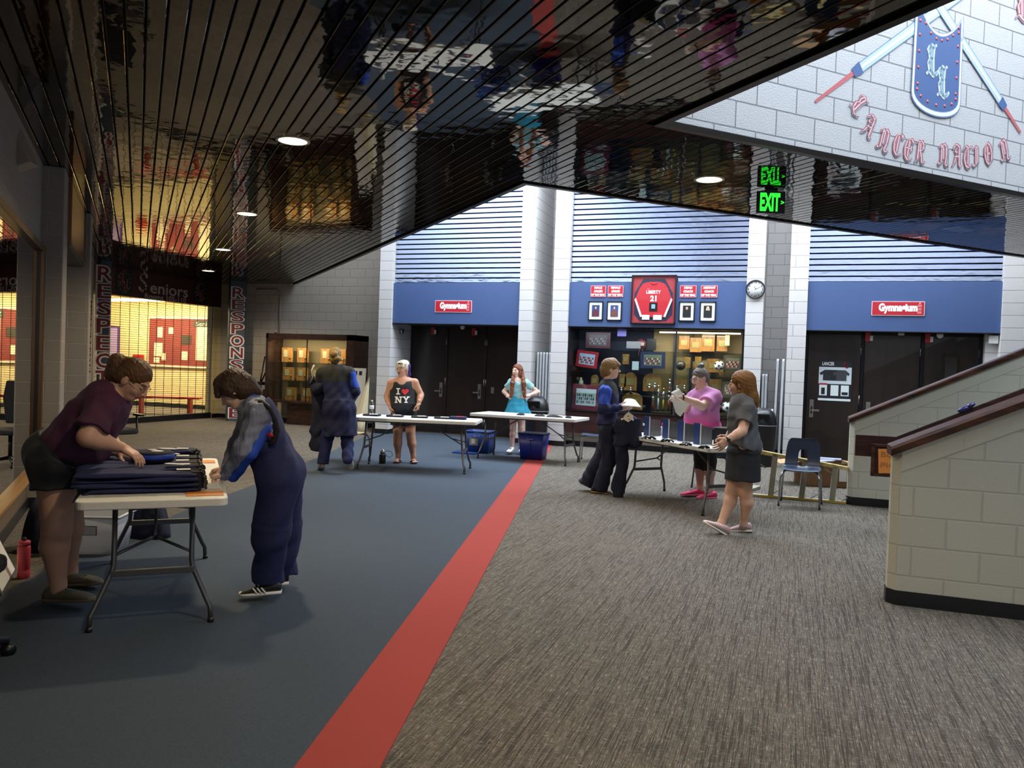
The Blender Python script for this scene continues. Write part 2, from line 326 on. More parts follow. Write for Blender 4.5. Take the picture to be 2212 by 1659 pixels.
t = MB(); t.bb((3.30, -4, 3.285), (3.36, 4.72, 3.44), MATS['bronze_trim'], M=M45); t.bb((3.30, 6.82, 3.285), (3.36, 19.2, 3.44), MATS['bronze_trim'], M=M45)
struct('trim_1', t)
t = MB(); t.bb((3.36, 4.66, 3.285), (16, 4.72, 3.325), MATS['bronze_trim'], M=M45); t.bb((3.36, 6.82, 3.285), (14.0, 6.88, 3.40), MATS['bronze_trim'], M=M45)
struct('trim_2', t)
# walls of the two skylight wells
u = MB(); u.bb((3.36, 4.74, 3.31), (16.0, 4.94, 6.9), MATS['block_mural'], M=M45); struct('wall_mural', u)
u = MB(); u.bb((3.30, 6.68, 3.38), (14.0, 6.82, 6.9), MATS['block_light'], M=M45); struct('wall_well_south', u)
u = MB(); u.bb((3.16, 6.82, 3.38), (3.30, 19.3, 6.9), MATS['white_paint'], M=M45); u.bb((3.16, -4, 3.38), (3.30, 4.74, 6.9), MATS['white_paint'], M=M45); struct('wall_well_west', u)
u = MB(); u.bb((-12, -5, 7.0), (12, 17, 7.1), MATS['white_paint']); struct('roof', u)
u = MB(); u.bb((-6, -5.0, -0.0), (-5.9, -3.4, 0.1), MATS['base_black'])

# gym wall: pillars, bands, siding, niches
def pil(x0, x1, y1=16.0, name='wall_pillar'):
    p = MB(); p.bb((x0, 14.8, 0.10), (x1, y1, 6.9), MATS['block_pillar']); return struct(name, p)
for x0, x1 in ((-8.3, -8.0), (-5.15, -4.86), (-4.46, -4.14), (-0.82, -0.52), (-0.09, 0.22), (3.21, 3.62)): pil(x0, x1)
u = MB(); u.bb((-8.3, 16.0, 0.0), (9.0, 16.2, 6.9), MATS['block_light']); struct('wall_north', u)
u = MB(); u.bb((3.62, 14.8, 0.0), (9.0, 15.0, 6.9), MATS['block_light']); struct('wall_northeast', u)
u = MB(); u.bb((-13.5, 16.0, 0.0), (-8.3, 16.2, 6.9), MATS['block_tan']); struct('wall_northwest', u)
u = MB()
for x0, x1 in ((-8.31, -7.99), (-5.16, -4.85), (-4.47, -4.13), (-0.83, -0.51), (-0.10, 0.23), (3.2, 3.63)): u.bb((x0, 14.79, 0), (x1, 15.8, 0.1), MATS['base_black'])
u.bb((-4.14, 15.04, 0), (-0.82, 15.06, 0.1), MATS['base_black']); u.bb((-4.86, 15.98, 0), (-4.46, 16.0, 0.1), MATS['base_black']); u.bb((-0.52, 15.98, 0), (-0.09, 16.0, 0.1), MATS['base_black']); u.bb((-13.4, 15.98, 0), (-8.3, 16.0, 0.1), MATS['base_black'])
struct('baseboard_north', u)
for n, (x0, x1) in enumerate(((-8.0, -5.15), (-4.14, -0.82), (0.22, 3.21))):
    u = MB(); u.bb((x0, 14.86, 2.355), (x1, 15.1, 3.20), MATS['band_blue']); u.bb((x0, 14.85, 2.34), (x1, 15.1, 2.357), MATS['base_black']); struct('wall_band_%d' % (n + 1), u, 0.004)
    u = MB(); u.bb((x0, 14.97, 3.2), (x1, 15.0, 6.9), MATS['plenum_black'])
    for k in range(36):
        z = 3.215 + k * P
        u.add([(x0, 14.95, z - .004), (x0, 14.915, z), (x0, 14.91, z + .004), (x0, 14.91, z + .074), (x0, 14.915, z + .078), (x0, 14.95, z + .082),
               (x1, 14.95, z - .004), (x1, 14.915, z), (x1, 14.91, z + .004), (x1, 14.91, z + .074), (x1, 14.915, z + .078), (x1, 14.95, z + .082)],
              [(0, 6, 7, 1), (1, 7, 8, 2), (2, 8, 9, 3), (3, 9, 10, 4), (4, 10, 11, 5)], MATS['silver_pan'])
    struct('wall_siding_%d' % (n + 1), u)

# door sets in the two recessed bays
def door_leaf(x0, x1, y, z1=2.30, handle=None, hinge=None, win=False, n=1):
    d = MB(); d.bb((x0 + .006, y, 0.02), (x1 - .006, y + .045, z1), MATS['wood_door'])
    o = struct('door_%d' % n, d, 0.003)
    if handle:
        h = MB(); hx = x0 + .10 if handle == 'L' else x1 - .10; sg = 1 if handle == 'L' else -1
        h.bb((hx - .035, y - .008, 0.80), (hx + .035, y, 1.12), MATS['steel']); h.cyl((hx, y, 0.93), (hx, y - .05, 0.93), .012, MATS['steel']); h.bb((hx, y - .06, .915), (hx + sg * .13, y - .042, .945), MATS['steel'])
        h.bb((hx - .012, y - .012, .87), (hx + .012, y - .007, 1.0), MATS['black_metal']); h.build('door_handle', o, 0.004)
    if hinge:
        for z in (0.28, 1.15, 2.03):
            h = MB(); hx = x1 if hinge == 'R' else x0; h.cyl((hx, y - .008, z - .08), (hx, y - .008, z + .08), .011, MATS['steel']); h.build('hinge', o)
    if win:
        h = MB(); cx = (x0 + x1) / 2; h.bb((cx - .13, y - .012, 1.35), (cx + .13, y, 2.0), MATS['bronze_trim']); h.bb((cx - .09, y - .015, 1.40), (cx + .09, y - .011, 1.95), mat('pane_dark', '2c2a2a', 0.1)); h.build('door_window', o)
    return o
door_leaf(-8.0, -7.13, 15.75, handle='R', hinge='R', n=1); door_leaf(-7.09, -6.22, 15.75, handle='R', hinge='R', n=2); door_leaf(-6.18, -5.17, 15.75, handle=None, hinge='L', n=3)
door_leaf(0.27, 1.15, 15.15, handle='L', hinge='R', n=4); door_leaf(1.20, 2.09, 15.15, handle='L', hinge='R', n=5); door_leaf(2.14, 2.98, 15.15, win=True, hinge='R', n=6)
u = MB()
for x in (-8.0, -7.11, -6.2, -5.15): u.bb((x - .02, 15.74, 0), (x + .02, 15.82, 2.36), MATS['wood_door'])
u.bb((-8.0, 15.74, 2.30), (-5.15, 15.82, 2.36), MATS['wood_door']); u.bb((-8, 15.72, 0), (-5.15, 15.8, .018), MATS['brass'])
for x in (0.245, 1.175, 2.115, 3.0): u.bb((x - .025, 15.13, 0), (x + .025, 15.25, 2.36), MATS['black_metal'])
u.bb((0.22, 15.13, 2.30), (3.21, 15.25, 2.36), MATS['black_metal']); u.bb((0.22, 15.10, 0), (3.1, 15.14, .02), MATS['brass'])
struct('trim_3', u)
u = MB(); u.bb((0.22, 15.21, 0), (3.21, 15.23, 3.2), MATS['plenum_black']); u.bb((-8, 15.81, 0), (-5.15, 15.83, 3.2), MATS['plenum_black']); u.bb((-8.0, 15.08, 2.36), (-5.15, 15.8, 2.40), MATS['soffit_grey']); u.bb((3.03, 15.0, 0), (3.22, 15.2, 2.36), MATS['block_pillar'])
struct('wall_door_backing', u)

# stair enclosure on the right
def stair_wall(name, x0, y0, y1, z0, slope, x1, endchamf=True):
    u = MB(); n = 8
    zt = lambda x: z0 + slope * (x - x0)
    ins = 0.05
    pts = [(x0 + ins, y0), (x1, y0), (x1, y1), (x0 + ins, y1), (x0, y1 - ins), (x0, y0 + ins)]
    vs = [(x, y, 0.10) for x, y in pts] + [(x, y, zt(x)) for x, y in pts]; m_ = len(pts)
    u.add(vs, [tuple(range(m_))[::-1], tuple(range(m_, 2 * m_))] + [(i, (i + 1) % m_, m_ + (i + 1) % m_, m_ + i) for i in range(m_)], MATS['block_stair'])
    # sloping soldier joint below the cap
    dz = 0.135
    u.add([(x0 + ins, y0 - .0015, zt(x0 + ins) - dz), (x1, y0 - .0015, zt(x1) - dz), (x1, y0 - .0015, zt(x1) - dz - .008), (x0 + ins, y0 - .0015, zt(x0 + ins) - dz - .008)], [(0, 3, 2, 1)], mat('joint', 'a8a89a', 0.7))
    for xa in [x0 + ins + .36 * q for q in range(int((x1 - x0) / .36))]:          # plain soldier course under the cap, with slanted joints
        xb = min(xa + .355, x1); yq = y0 - .0018
        u.add([(xa, yq, zt(xa) - dz), (xb, yq, zt(xb) - dz), (xb + .02, yq, zt(xb)), (xa + .02 * (xa > x0 + .1), yq, zt(xa))], [(0, 1, 2, 3)], mat('soldier_paint', 'c4c4b6', .55, bump=.15, scale=90))
    w_ = struct(name, u)
    b = MB(); o_ = .006; bp = [(x0 + ins, y0 - o_), (x1, y0 - o_), (x1, y1 + o_), (x0 + ins, y1 + o_), (x0 - o_, y1 - ins), (x0 - o_, y0 + ins)]
    b.prism([p for p in bp], 0, 0.10, MATS['base_black']); struct('baseboard_' + name.split('_')[1], b)
    c_ = MB(); L = x1 - x0 + .02; vs = []
    prof = [(y0 - .035, -.0), (y0 - .035, .045), (y0 - .02, .065), (y1 + .02, .065), (y1 + .035, .045), (y1 + .035, 0)]
    for x in (x0 - .02, x1): vs += [(x, y, zt(x) + z + .002) for y, z in prof]
    m_ = len(prof); c_.add(vs, [tuple(range(m_)), tuple(range(m_, 2 * m_))[::-1]] + [(i, m_ + i, m_ + (i + 1) % m_, (i + 1) % m_) for i in range(m_)], MATS['wood_cap'])
    struct('trim_' + name.split('_')[1] + '_cap', c_, 0.004)
stair_wall('wall_stairnear', 0.68, 5.9, 6.1, 1.02, 0.48, 4.2)
stair_wall('wall_stairfar', 0.70, 10.3, 10.5, 1.0, 0.49, 6.0)
u = MB()
for i in range(14): u.bb((1.30 + .3048 * i, 6.11, 0), (1.30 + .3048 * (i + 1), 10.29, .1524 * (i + 1)), MATS['carpet_grey'])
u.bb((5.6, 6.1, 0), (8.5, 10.3, 2.13), MATS['carpet_grey'])
struct('stairs', u)

# left side: glazed display wall, column, recess, second column
sG = -0.86
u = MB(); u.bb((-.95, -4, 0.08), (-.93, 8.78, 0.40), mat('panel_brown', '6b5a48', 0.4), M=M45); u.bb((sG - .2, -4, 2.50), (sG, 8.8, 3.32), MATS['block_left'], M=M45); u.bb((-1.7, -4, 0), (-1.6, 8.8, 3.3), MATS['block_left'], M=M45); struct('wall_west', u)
u = MB(); u.bb((-.95, -4, 0), (-.918, 8.78, 0.10), MATS['base_black'], M=M45); u.bb((-1.1, 8.79, 0), (-0.66, 8.80, 0.10), MATS['base_black'], M=M45); struct('baseboard_west', u)
u = MB(); u.bb((-.95, -4, 0.385), (sG + .05, 8.78, 0.415), mat('sill_oak', '9c7442', 0.35), M=M45); u.bb((sG - .04, -4, 2.46), (sG + .03, 8.78, 2.52), mat('frame_bronze', '5a4020', 0.3, 0.5), M=M45); u.bb((sG - .06, 8.68, 0.40), (sG + .04, 8.79, 2.52), MATS['frame_bronze'], M=M45)
struct('trim_4', u, 0.004)
for n, (t0, t1) in enumerate(((-3.0, 2.3), (2.3, 5.4), (5.4, 8.68))):
    g_ = MB(); g_.bb((sG - .012, t0 + .01, 0.415), (sG - .006, t1 - .01, 2.46), MATS['left_glass'], M=M45); o = struct('window_%d' % (n + 1), g_)
    g2 = MB(); g2.bb((sG - .03, t1 - .012, 0.415), (sG + .01, t1 + .012, 2.46), MATS['bronze_trim'], M=M45); g2.build('mullion', o)
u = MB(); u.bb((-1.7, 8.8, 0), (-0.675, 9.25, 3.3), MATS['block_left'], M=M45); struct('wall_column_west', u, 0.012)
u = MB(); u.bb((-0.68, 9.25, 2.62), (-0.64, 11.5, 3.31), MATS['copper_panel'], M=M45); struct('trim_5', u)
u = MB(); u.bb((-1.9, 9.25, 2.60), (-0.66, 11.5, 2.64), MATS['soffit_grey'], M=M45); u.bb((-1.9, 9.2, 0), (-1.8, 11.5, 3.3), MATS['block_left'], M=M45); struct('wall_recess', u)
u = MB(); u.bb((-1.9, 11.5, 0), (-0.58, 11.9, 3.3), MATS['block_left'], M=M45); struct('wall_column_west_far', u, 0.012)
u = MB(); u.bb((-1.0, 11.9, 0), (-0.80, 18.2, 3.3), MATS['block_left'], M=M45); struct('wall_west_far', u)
u = MB(); u.bb((-0.80, 12.1, 0), (-0.76, 15.6, 2.5), MATS['wood_case'], M=M45); u.bb((-0.77, 12.2, .3), (-0.74, 15.5, 2.4), MATS['left_glass'], M=M45); struct('trim_6', u, .003)
# ================================================================ hall beyond the rolling grille
XG = -13.4
u = MB(); u.bb((XG - .2, 10.9, 2.73), (XG, 16.0, 3.32), mat('maroon_header', '3c1111', 0.5)); struct('wall_header', u)
u = MB(); u.bb((XG - .2, 15.76, 0), (XG, 16.2, 2.73), MATS['block_hall']); u.bb((XG - .2, 11.0, 0), (XG, 12.43, 2.73), MATS['block_tan']); struct('wall_pier', u)
u = MB(); u.bb((-23, 18.0, 0), (XG - .2, 18.2, 3.4), MATS['block_hall']); struct('wall_hall_north', u)
u = MB(); u.bb((-23.2, 8, 0), (-23, 18.2, 3.4), MATS['block_hall']); u.bb((XG - .22, 16.2, 0), (XG - .02, 18.2, 3.4), MATS['block_hall']); struct('wall_hall_west', u)
u = MB(); u.bb((-23, 8, 3.38), (XG - .2, 18.2, 3.42), mat('hall_ceiling', 'cdbf9a', 0.7)); struct('ceiling_hall', u)
u = MB(); u.bb((-23, 17.98, 0), (XG - .22, 18, .12), MATS['base_black']); u.bb((XG, 15.76, 0), (XG + .012, 16.0, .10), MATS['base_black']); struct('baseboard_hall', u)

g = thing('rolling_grille', 'black rolling grille closed across the brightly lit corridor opening', 'grille', (XG - .06, 14.1, 0))
u = MB()
for k in range(54): u.cyl((0, -1.66, .14 + k * .0485), (0, 1.66, .14 + k * .0485), .0042, MATS['black_metal'], 5)
u.build('curtain_rods', g)
u = MB()
for k in range(14): u.cyl((0.004, -1.66 + k * .2553, .1), (0.004, -1.66 + k * .2553, 2.73), .006, MATS['black_metal'], 5)
u.build('curtain_links', g)
u = MB(); u.bb((-.03, -1.66, 0.0), (.05, 1.66, .13), MATS['base_black']); u.build('bottom_bar', g, .005)
u = MB(); u.bb((-.02, 1.63, 0), (.02, 1.66, 2.73), MATS['steel']); u.build('guide_rail', g); u = MB(); u.bb((-.02, -1.66, 0), (.02, -1.63, 2.73), MATS['steel']); u.build('guide_rail', g)

# hall furniture
b = thing('bulletin_board', 'wide red bulletin board with pinned papers on the far corridor wall', 'board', (-16.3, 17.97, 0))
u = MB(); u.bb((-1.25, -.02, 1.20), (1.25, .01, 2.55), mat('board_red', '7f332c', 0.7, var=.12, scale=4)); u.build('panel', b)
u = MB()
for a_ in (((-1.28, -.035, 1.16), (1.28, .01, 1.21)), ((-1.28, -.035, 2.54), (1.28, .01, 2.59))): u.bb(*a_, m=mat('board_rail', 'e4dcc0', 0.5)); u.build('frame_rail', b); u = MB()
for k, (x, z, w_, h_) in enumerate(((-.85, 2.15, .18, .3), (-.45, 2.2, .18, .18), (-.9, 1.65, .3, .38), (-.7, 1.45, .14, .2), (-.95, 1.35, .2, .16), (.1, 1.95, .34, .26), (.05, 1.5, .2, .24), (.75, 1.85, .62, .95))):
    u = MB(); u.bb((x - w_ / 2, -.028, z - h_ / 2), (x + w_ / 2, -.02, z + h_ / 2), mat('paper_cream', 'e9dfb4', 0.7) if k != 5 else mat('paper_dark', '3d3527', 0.7)); u.build('pinned_paper', b)
u = MB(); u.bb((.35, -.03, 2.32), (1.2, -.02, 2.5), mat('label_green', '3b4436', .6)); put_text(u, 'Seniors', wallM((.78, -.031, 2.41), (1, 0, 0)), .17, MATS['board_rail'], fit=.7); u.build('board_heading', b)
b = thing('hall_bench', 'red metal bench standing in the corridor behind the grille', 'bench', (-14.95, 15.9, 0), math.radians(25))
rd = mat('bench_red', 'a8201c', .4); u = MB(); u.bb((-.85, -.15, .40), (.85, .15, .45), rd); u.build('seat', b, .008)
for x in (-.6, .6): u = MB(); u.bb((x - .03, -.12, 0), (x + .03, .12, .40), rd); u.build('leg', b, .006)
u = MB(); u.bb((-18.1, 17.9, 1.22), (-17.75, 17.99, 1.48), rd); tag(u.build('alarm_box', bevel=.01), 'small red alarm box on the corridor wall left of the red board', 'alarm box')
for k, (x0, x1) in enumerate(((-22.6, -19.0), (-18.8, -15.0))):
    u = MB(); u.bb((x0, 17.45, 3.0), (x1, 17.62, 3.07), mat('tube_glow', 'ffedb0', emit=9.0)); o = tag(u.build('strip_light'), ('long glowing strip light over the red board in the corridor', 'long glowing strip light over the left part of the corridor')[1 - k], 'light', 'strip lights in the corridor')
u = MB(); u.bb((-19.3, 17.96, 1.25), (-18.7, 17.99, 2.3), mat('poster_violet', '5a3f7c', .5)); u.bb((-19.25, 17.955, 1.3), (-18.75, 17.96, 2.25), mat('poster_violet2', 'b79fd0', .5)); tag(u.build('hanging_chart'), 'narrow violet chart hanging at the left end of the corridor', 'chart')

# header sign: shields and words
sg = thing('corridor_sign', 'dark red header sign reading Seniors above the grille', 'sign', (XG, 14.2, 0))
wl = mat('sign_grey', 'b5ada6', .5); mr = mat('sign_red', '8a2b28', .5)
def shield_poly(w_, h_, n=10):
    pts = [(-w_ / 2, h_ / 2)] + [(-w_ / 2 + w_ * i / n, h_ / 2 - .16 * h_ * math.sin(PI * i / n)) for i in range(1, n)] + [(w_ / 2, h_ / 2), (w_ / 2, -h_ * .25)]
    return pts + [(w_ / 2 * math.cos(PI * i / n), -h_ * .25 - h_ * .25 * math.sin(PI * i / n)) for i in range(1, n)] + [(-w_ / 2, -h_ * .25)]
for yc, zc, w_ in ((-1.22, 3.02, .42), (1.05, 3.02, .42)):
    M_ = wallM((0.004, yc, zc), (0, 1, 0)); u = MB(); u.prism(shield_poly(w_, .56)[::-1], 0, .004, mat('shield_navy', '12151f', .5), M_)
    for i in range(14):
        a_ = 2 * PI * i / 14; u.cyl(M_ @ V((w_ * .4 * math.cos(a_), .22 * math.sin(a_), .004)), M_ @ V((w_ * .4 * math.cos(a_), .22 * math.sin(a_), .007)), .012, mat('dot_cream', 'a79f7c', .5), 6)
    for dx, dy in ((-.06, .05), (.06, -.06)):
        for th, mm, d_ in ((.05, wl, .006), (.028, mr, .008)): nib(u, [[(x * .19 - .06 + dx, y * .22 - .11 + dy) for x, y in s_] for s_ in BL['L']], M_, th, mm, d_, 40, .02)
    u.build('shield', sg)
M_ = wallM((0.004, -.08, 3.0), (0, 1, 0)); u = MB()
nib(u, [[(x * .34 - .74, y * .40 - .12) for x, y in s_] for s_ in BL['S']], M_, .055, wl, .004, 40, .022)
put_text(u, 'eniors', M_ @ Matrix.Translation((.15, -.02, 0)), .36, wl, .004, .004, fit=1.15)
put_text(u, 'Rooms 105-110', M_ @ Matrix.Translation((.05, -.21, 0)), .16, wl, .004, .003, fit=1.25); u.build('lettering', sg)

# letter columns
def letter_column(word, s0, s1, t_, z_top, z_bot, label, clip=None, w_=.26):
    o = thing('letter_column', label, 'column', ST((s0 + s1) / 2, t_, 0), PI / 4)
    u = MB(); u.rbox((0, .16, 1.65), (s1 - s0, .32, 3.3), .04, mat('column_slate', '3c434f', .5)); u.build('shaft', o)
    u = MB(); n = len(word); dz = (z_top - z_bot) / n
    for i, ch in enumerate(word):
        zc = z_top - dz * (i + .5)
        for off, mm, d_ in ((.022, mat('letter_white', 'd9d5cf', .5), .004), (.004, mat('letter_maroon', '701a22', .5), .007)):
            vs, fs = text_polys(ch, 1.0, 0.0)
            xs = [p[0] for p in vs]; ys = [p[1] for p in vs]; sx, sy = (w_ if ch != 'I' else .09) / (max(xs) - min(xs)), dz * .80 / (max(ys) - min(ys))
            cx, cy = (max(xs) + min(xs)) / 2, (max(ys) + min(ys)) / 2
            vs2, fs2 = text_polys(ch, 1.0, off * 1.6 / max(sx, sy))
            u.add([((x - cx) * sx, -d_, zc + (y - cy) * sy) for x, y, z in vs2], fs2, mm)
    if clip is not None:
        bm = bmesh.new(); me = u.mesh('x'); bm.from_mesh(me); bmesh.ops.bisect_plane(bm, geom=bm.verts[:] + bm.edges[:] + bm.faces[:], plane_co=(clip, 0, 0), plane_no=(1, 0, 0), clear_outer=True)
        bm.to_mesh(me); bm.free(); lo = bpy.data.objects.new('letters', me); COL.objects.link(lo); lo.parent = o
    else: u.build('letters', o)
    return o
letter_column('RESPONSIBLE', 1.92, 2.30, 19.6, 3.18, .05, 'slate column with RESPONSIBLE in red letters running down it')
letter_column('RESPECT', -.72, -.50, 17.3, 3.22, .85, 'slate column at the left of the grille with cut-off red letters', clip=.105, w_=.24)

# recessed downlights
def downlight(s, t, label, energy, z=3.3, group='round recessed ceiling lights', col=WARM):
    o = thing('ceiling_light', label, 'light', ST(s, t, z), 0, group)
    u = MB(); u.lathe([(.115, -.001), (.115, -.006), (.137, -.004), (.137, .004), (.115, .004)], mat('trim_ring', 'cfc7b0', .4), 24); u.build('trim_ring', o)
    u = MB(); u.cyl((0, 0, -.003), (0, 0, .004), .116, mat('lamp_glow', 'fff0c0', emit=6.0), 24); u.build('lamp', o)
    spot('downlight', ST(s, t, z - .02), energy, col, 150, .5, .09)
for (s, t, l) in ((1.10, 6.61, 'nearest and largest round ceiling light'), (1.18, 10.27, 'second nearest round light in the slatted ceiling'), (1.24, 13.95, 'third round ceiling light, close to the header sign'), (1.29, 17.66, 'farthest round ceiling light, in front of the Seniors sign')):
    downlight(s, t, l, 300)
downlight(4.68, 5.78, 'round ceiling light in the strip beside the exit sign', 90)
for t_ in (2.93, -.75): spot('downlight', ST(1.05, t_, 3.28), 170, WARM, 150, .5, .09)

# exit sign hanging from the strip
e = thing('exit_sign', 'black exit sign with green EXIT letters hanging under the slatted strip', 'exit sign', (-.25, 7.9, 3.175), 0.0)
e.rotation_euler = (0, 0, YAW)
u = MB(); u.rbox((0, 0, 0), (.27, .035, .205), .012, mat('sign_black', '101010', .5)); u.build('housing', e)
u = MB(); M_ = wallM((-.012, -.0185, 0), (1, 0, 0)); gg = mat('exit_green', '2bff38', emit=1.6); put_text(u, 'EXIT', M_, .225, gg, .001, .010, fit=.19)
put_text(u, '>', M_ @ Matrix.Translation((.118, 0, 0)), .06, gg, .001, .002); u.build('letters', e)
u = MB(); u.bb((-.06, -.02, .10), (.06, .02, .122), mat('sign_black', '101010', .5)); u.build('canopy', e, .006)

# painted mural on the stair-well wall
mu = thing('painted_mural', 'painted crossed lances, blue LL shield and red blackletter words on the pale block wall', 'mural', ST(3.36, 4.735, 3.3), PI / 4)
def MP(u_, z): return (u_ - 3.36, z - 3.3)
MW = Matrix(((1, 0, 0, 0), (0, 0, -1, 0), (0, 1, 0, 0), (0, 0, 0, 1)))      # local (x, y, out) on the wall face
wp = mat('mural_white', 'e6eef2', .6); bl_ = mat('mural_blue', '4d689c', .6); ou = mat('mural_outline', '6d86ad', .6); rp = mat('mural_red', 'b9626c', .6); rs = mat('mural_shadow', '9aa1ad', .6)
def bar(u, a, b, w0, w1, m_, d_):
    a, b = V(a), V(b); n_ = (b - a).normalized(); p = V((-n_.y, n_.x)); q = [a + p * w0, b + p * w1, b - p * w1, a - p * w0]
    u.add([(x, y, d_) for x, y in q][::-1], [(0, 1, 2, 3)], m_, False, MW)
for nm, tip, col_, far in (('lance', (4.867, 3.74), (5.273, 4.045), (7.2, 5.467)), ('lance', (7.496, 3.908), (7.246, 4.095), (5.5, 5.40))):
    u = MB(); T, C_, Fp = MP(*tip), MP(*col_), MP(*far); e_ = .0 if far[0] > 6 else .003
    bar(u, T, C_, .012, .020, mat('mural_pole', 'c96a70', .6), .002 + e_)
    cc = (C_[0] + (Fp[0] - C_[0]) * .045, C_[1] + (Fp[1] - C_[1]) * .045)
    bar(u, C_, cc, .038, .052, bl_, .004 + e_); bar(u, cc, Fp, .044, .056, ou, .002 + e_); bar(u, cc, Fp, .037, .048, mat('mural_shaft', 'bcd2dc', .6), .003 + e_); bar(u, cc, Fp, .012, .02, wp, .004 + e_); u.build(nm, mu)
u = MB(); n_ = 14
top = [(5.975 + .63 * i / n_, 4.80 - (.0 if i in (0, n_) else 0) + (.10 * (1 - i / n_) ** 6) - .21 * math.sin(PI * i / n_) ** .8 + .0 * i) for i in range(n_ + 1)]
bot = [(6.29 + .325 * math.cos(PI * i / n_), 4.02 - .165 * math.sin(PI * i / n_) ** .9) for i in range(n_ + 1)]
outl = [MP(*p) for p in top + bot]; cx, cy = MP(6.29, 4.3)
def inset(k, dy=0): return [(cx + (x - cx) * k, cy + (y - cy) * (k - dy)) for x, y in outl]
for pts, m_, d_ in ((outl, ou, .006), (inset(.975), wp, .007), (inset(.90, .005), ou, .0075), (inset(.885, .01), bl_, .008)):
    u.add([(x, y, d_) for x, y in pts][::-1], [tuple(range(len(pts)))], m_, False, MW)
for p in inset(.80, .03)[::2] + [(cx + sx * .25, cy + z) for sx in (-1, 1) for z in (-.2, -.06, .08, .22, .34)]:
    u.cyl(MW @ V((p[0], p[1], .008)), MW @ V((p[0], p[1], .0095)), .016, mat('mural_dot', 'c4646c', .6), 6)
for dx, dy in ((-.10, .035), (.05, -.125)):
    for w_, m_, d_ in ((.062, ou, .0095), (.05, wp, .0105), (.014, mat('mural_steel', '8fb0c0', .6), .0115)):
        nib(u, [[(cx + dx + x * .19 - .03, cy + dy + y * .26 - .13) for x, y in s_] for s_ in BL['L']], MW, w_, m_, d_, 35, .022)
u.build('shield', mu)
u = MB()
for ch, us, z, r in (('L', 5.36, 3.80, -52), ('A', 5.485, 3.655, -24), ('N', 5.665, 3.565, -16), ('C', 5.835, 3.55, -12), ('E', 5.97, 3.53, -10), ('R', 6.12, 3.53, -6), ('N', 6.42, 3.55, 1), ('A', 6.60, 3.57, 3), ('T', 6.745, 3.575, 4), ('I', 6.885, 3.60, 5), ('O', 7.03, 3.645, 9), ('N', 7.26, 3.715, 20), ('L', 7.42, 5.10, 0)):
    x0, y0 = MP(us, z); A_ = MW @ Matrix.Translation((x0, y0, 0)) @ Matrix.Rotation(math.radians(r), 4, 'Z')
    k = .20 if us < 7.4 else .3
    stt = [[((x - .28) * k * .92, (y - .5) * k) for x, y in s_] for s_ in BL[ch]]
    nib(u, [[(x + .008, y - .008) for x, y in s_] for s_ in stt], A_, k * .20, rs, .003, 38, .009); nib(u, stt, A_, k * .17, rp, .004, 38, .009); nib(u, stt, A_, k * .07, mat('mural_pale', 'e3c9cf', .6), .005, 38, .004)
u.build('lettering', mu)

# wall signs and frames on the centre band
def sign_text(name, label, cat, c, w_, h_, lines, base, ink, size, group=None, border=None, y=14.85):
    o = thing(name, label, cat, (c[0], y, c[1]), 0, group); u = MB()
    u.rbox((0, 0, 0), (w_, h_, .012), .012, mat(border, border) if border else base, Matrix.Rotation(PI / 2, 4, 'X')); u.rbox((0, 0, .0065), (w_ - .02, h_ - .02, .003), .008, base, Matrix.Rotation(PI / 2, 4, 'X')); u.build('plate', o)
    u = MB(); n = len(lines)
    for i, (ln, fit) in enumerate(lines): put_text(u, ln, wallM((0, -.009, (n - 1) * size * .62 - i * size * 1.24), (1, 0, 0)), size, ink, .001, .003 * size / .05, fit=fit)
    u.build('lettering', o); return o
red = mat('sign_crimson', 'b3212e', .4); ink = mat('ink_white', 'f3f0ee', .5)
def gym_sign(x, z, label):
    o = sign_text('gymnasium_sign', label, 'sign', (x, z), .82, .245, [('Gymnasium', .60)], red, ink, .17, 'gymnasium signs', 'e6c8cc')
    u = MB()
    for i in range(9): u.bb((.31 + .022 * (i % 3) - .01, -.0095, -.085 + .055 * (i // 3)), (.31 + .022 * (i % 3) + .006, -.009, -.045 + .055 * (i // 3)), mat('figure_pink', 'd98a90', .5))
    u.ball((.335, -.008, .085), (.016, .002, .02), mat('figure_pink', 'd98a90', .5), 8); u.build('horseman_figure', o)
gym_sign(-6.6, 2.715, 'red Gymnasium sign on the blue band left of the paired pillars'); gym_sign(1.67, 2.745, 'red Gymnasium sign on the blue band at the right, over the poster door')
for x, ls, l in ((-3.565, ('MALE', 'ATHLETE', 'OF THE YEAR'), 'red sign reading MALE ATHLETE OF THE YEAR'), (-3.225, ('FEMALE', 'ATHLETE', 'OF THE YEAR'), 'red sign reading FEMALE ATHLETE OF THE YEAR'),
                 (-1.86, ('HEAD', 'COACH', 'OF THE YEAR'), 'red sign reading HEAD COACH OF THE YEAR'), (-1.48, ('ASSISTANT', 'COACH', 'OF THE YEAR'), 'red sign reading ASSISTANT COACH OF THE YEAR')):
    sign_text('award_sign', l, 'sign', (x, 3.03), .30, .22, [(ls[0], .09 + .015 * len(ls[0])), (ls[1], .17), (ls[2], .27)], red, ink, .055, 'red award signs', 'e09aa2')
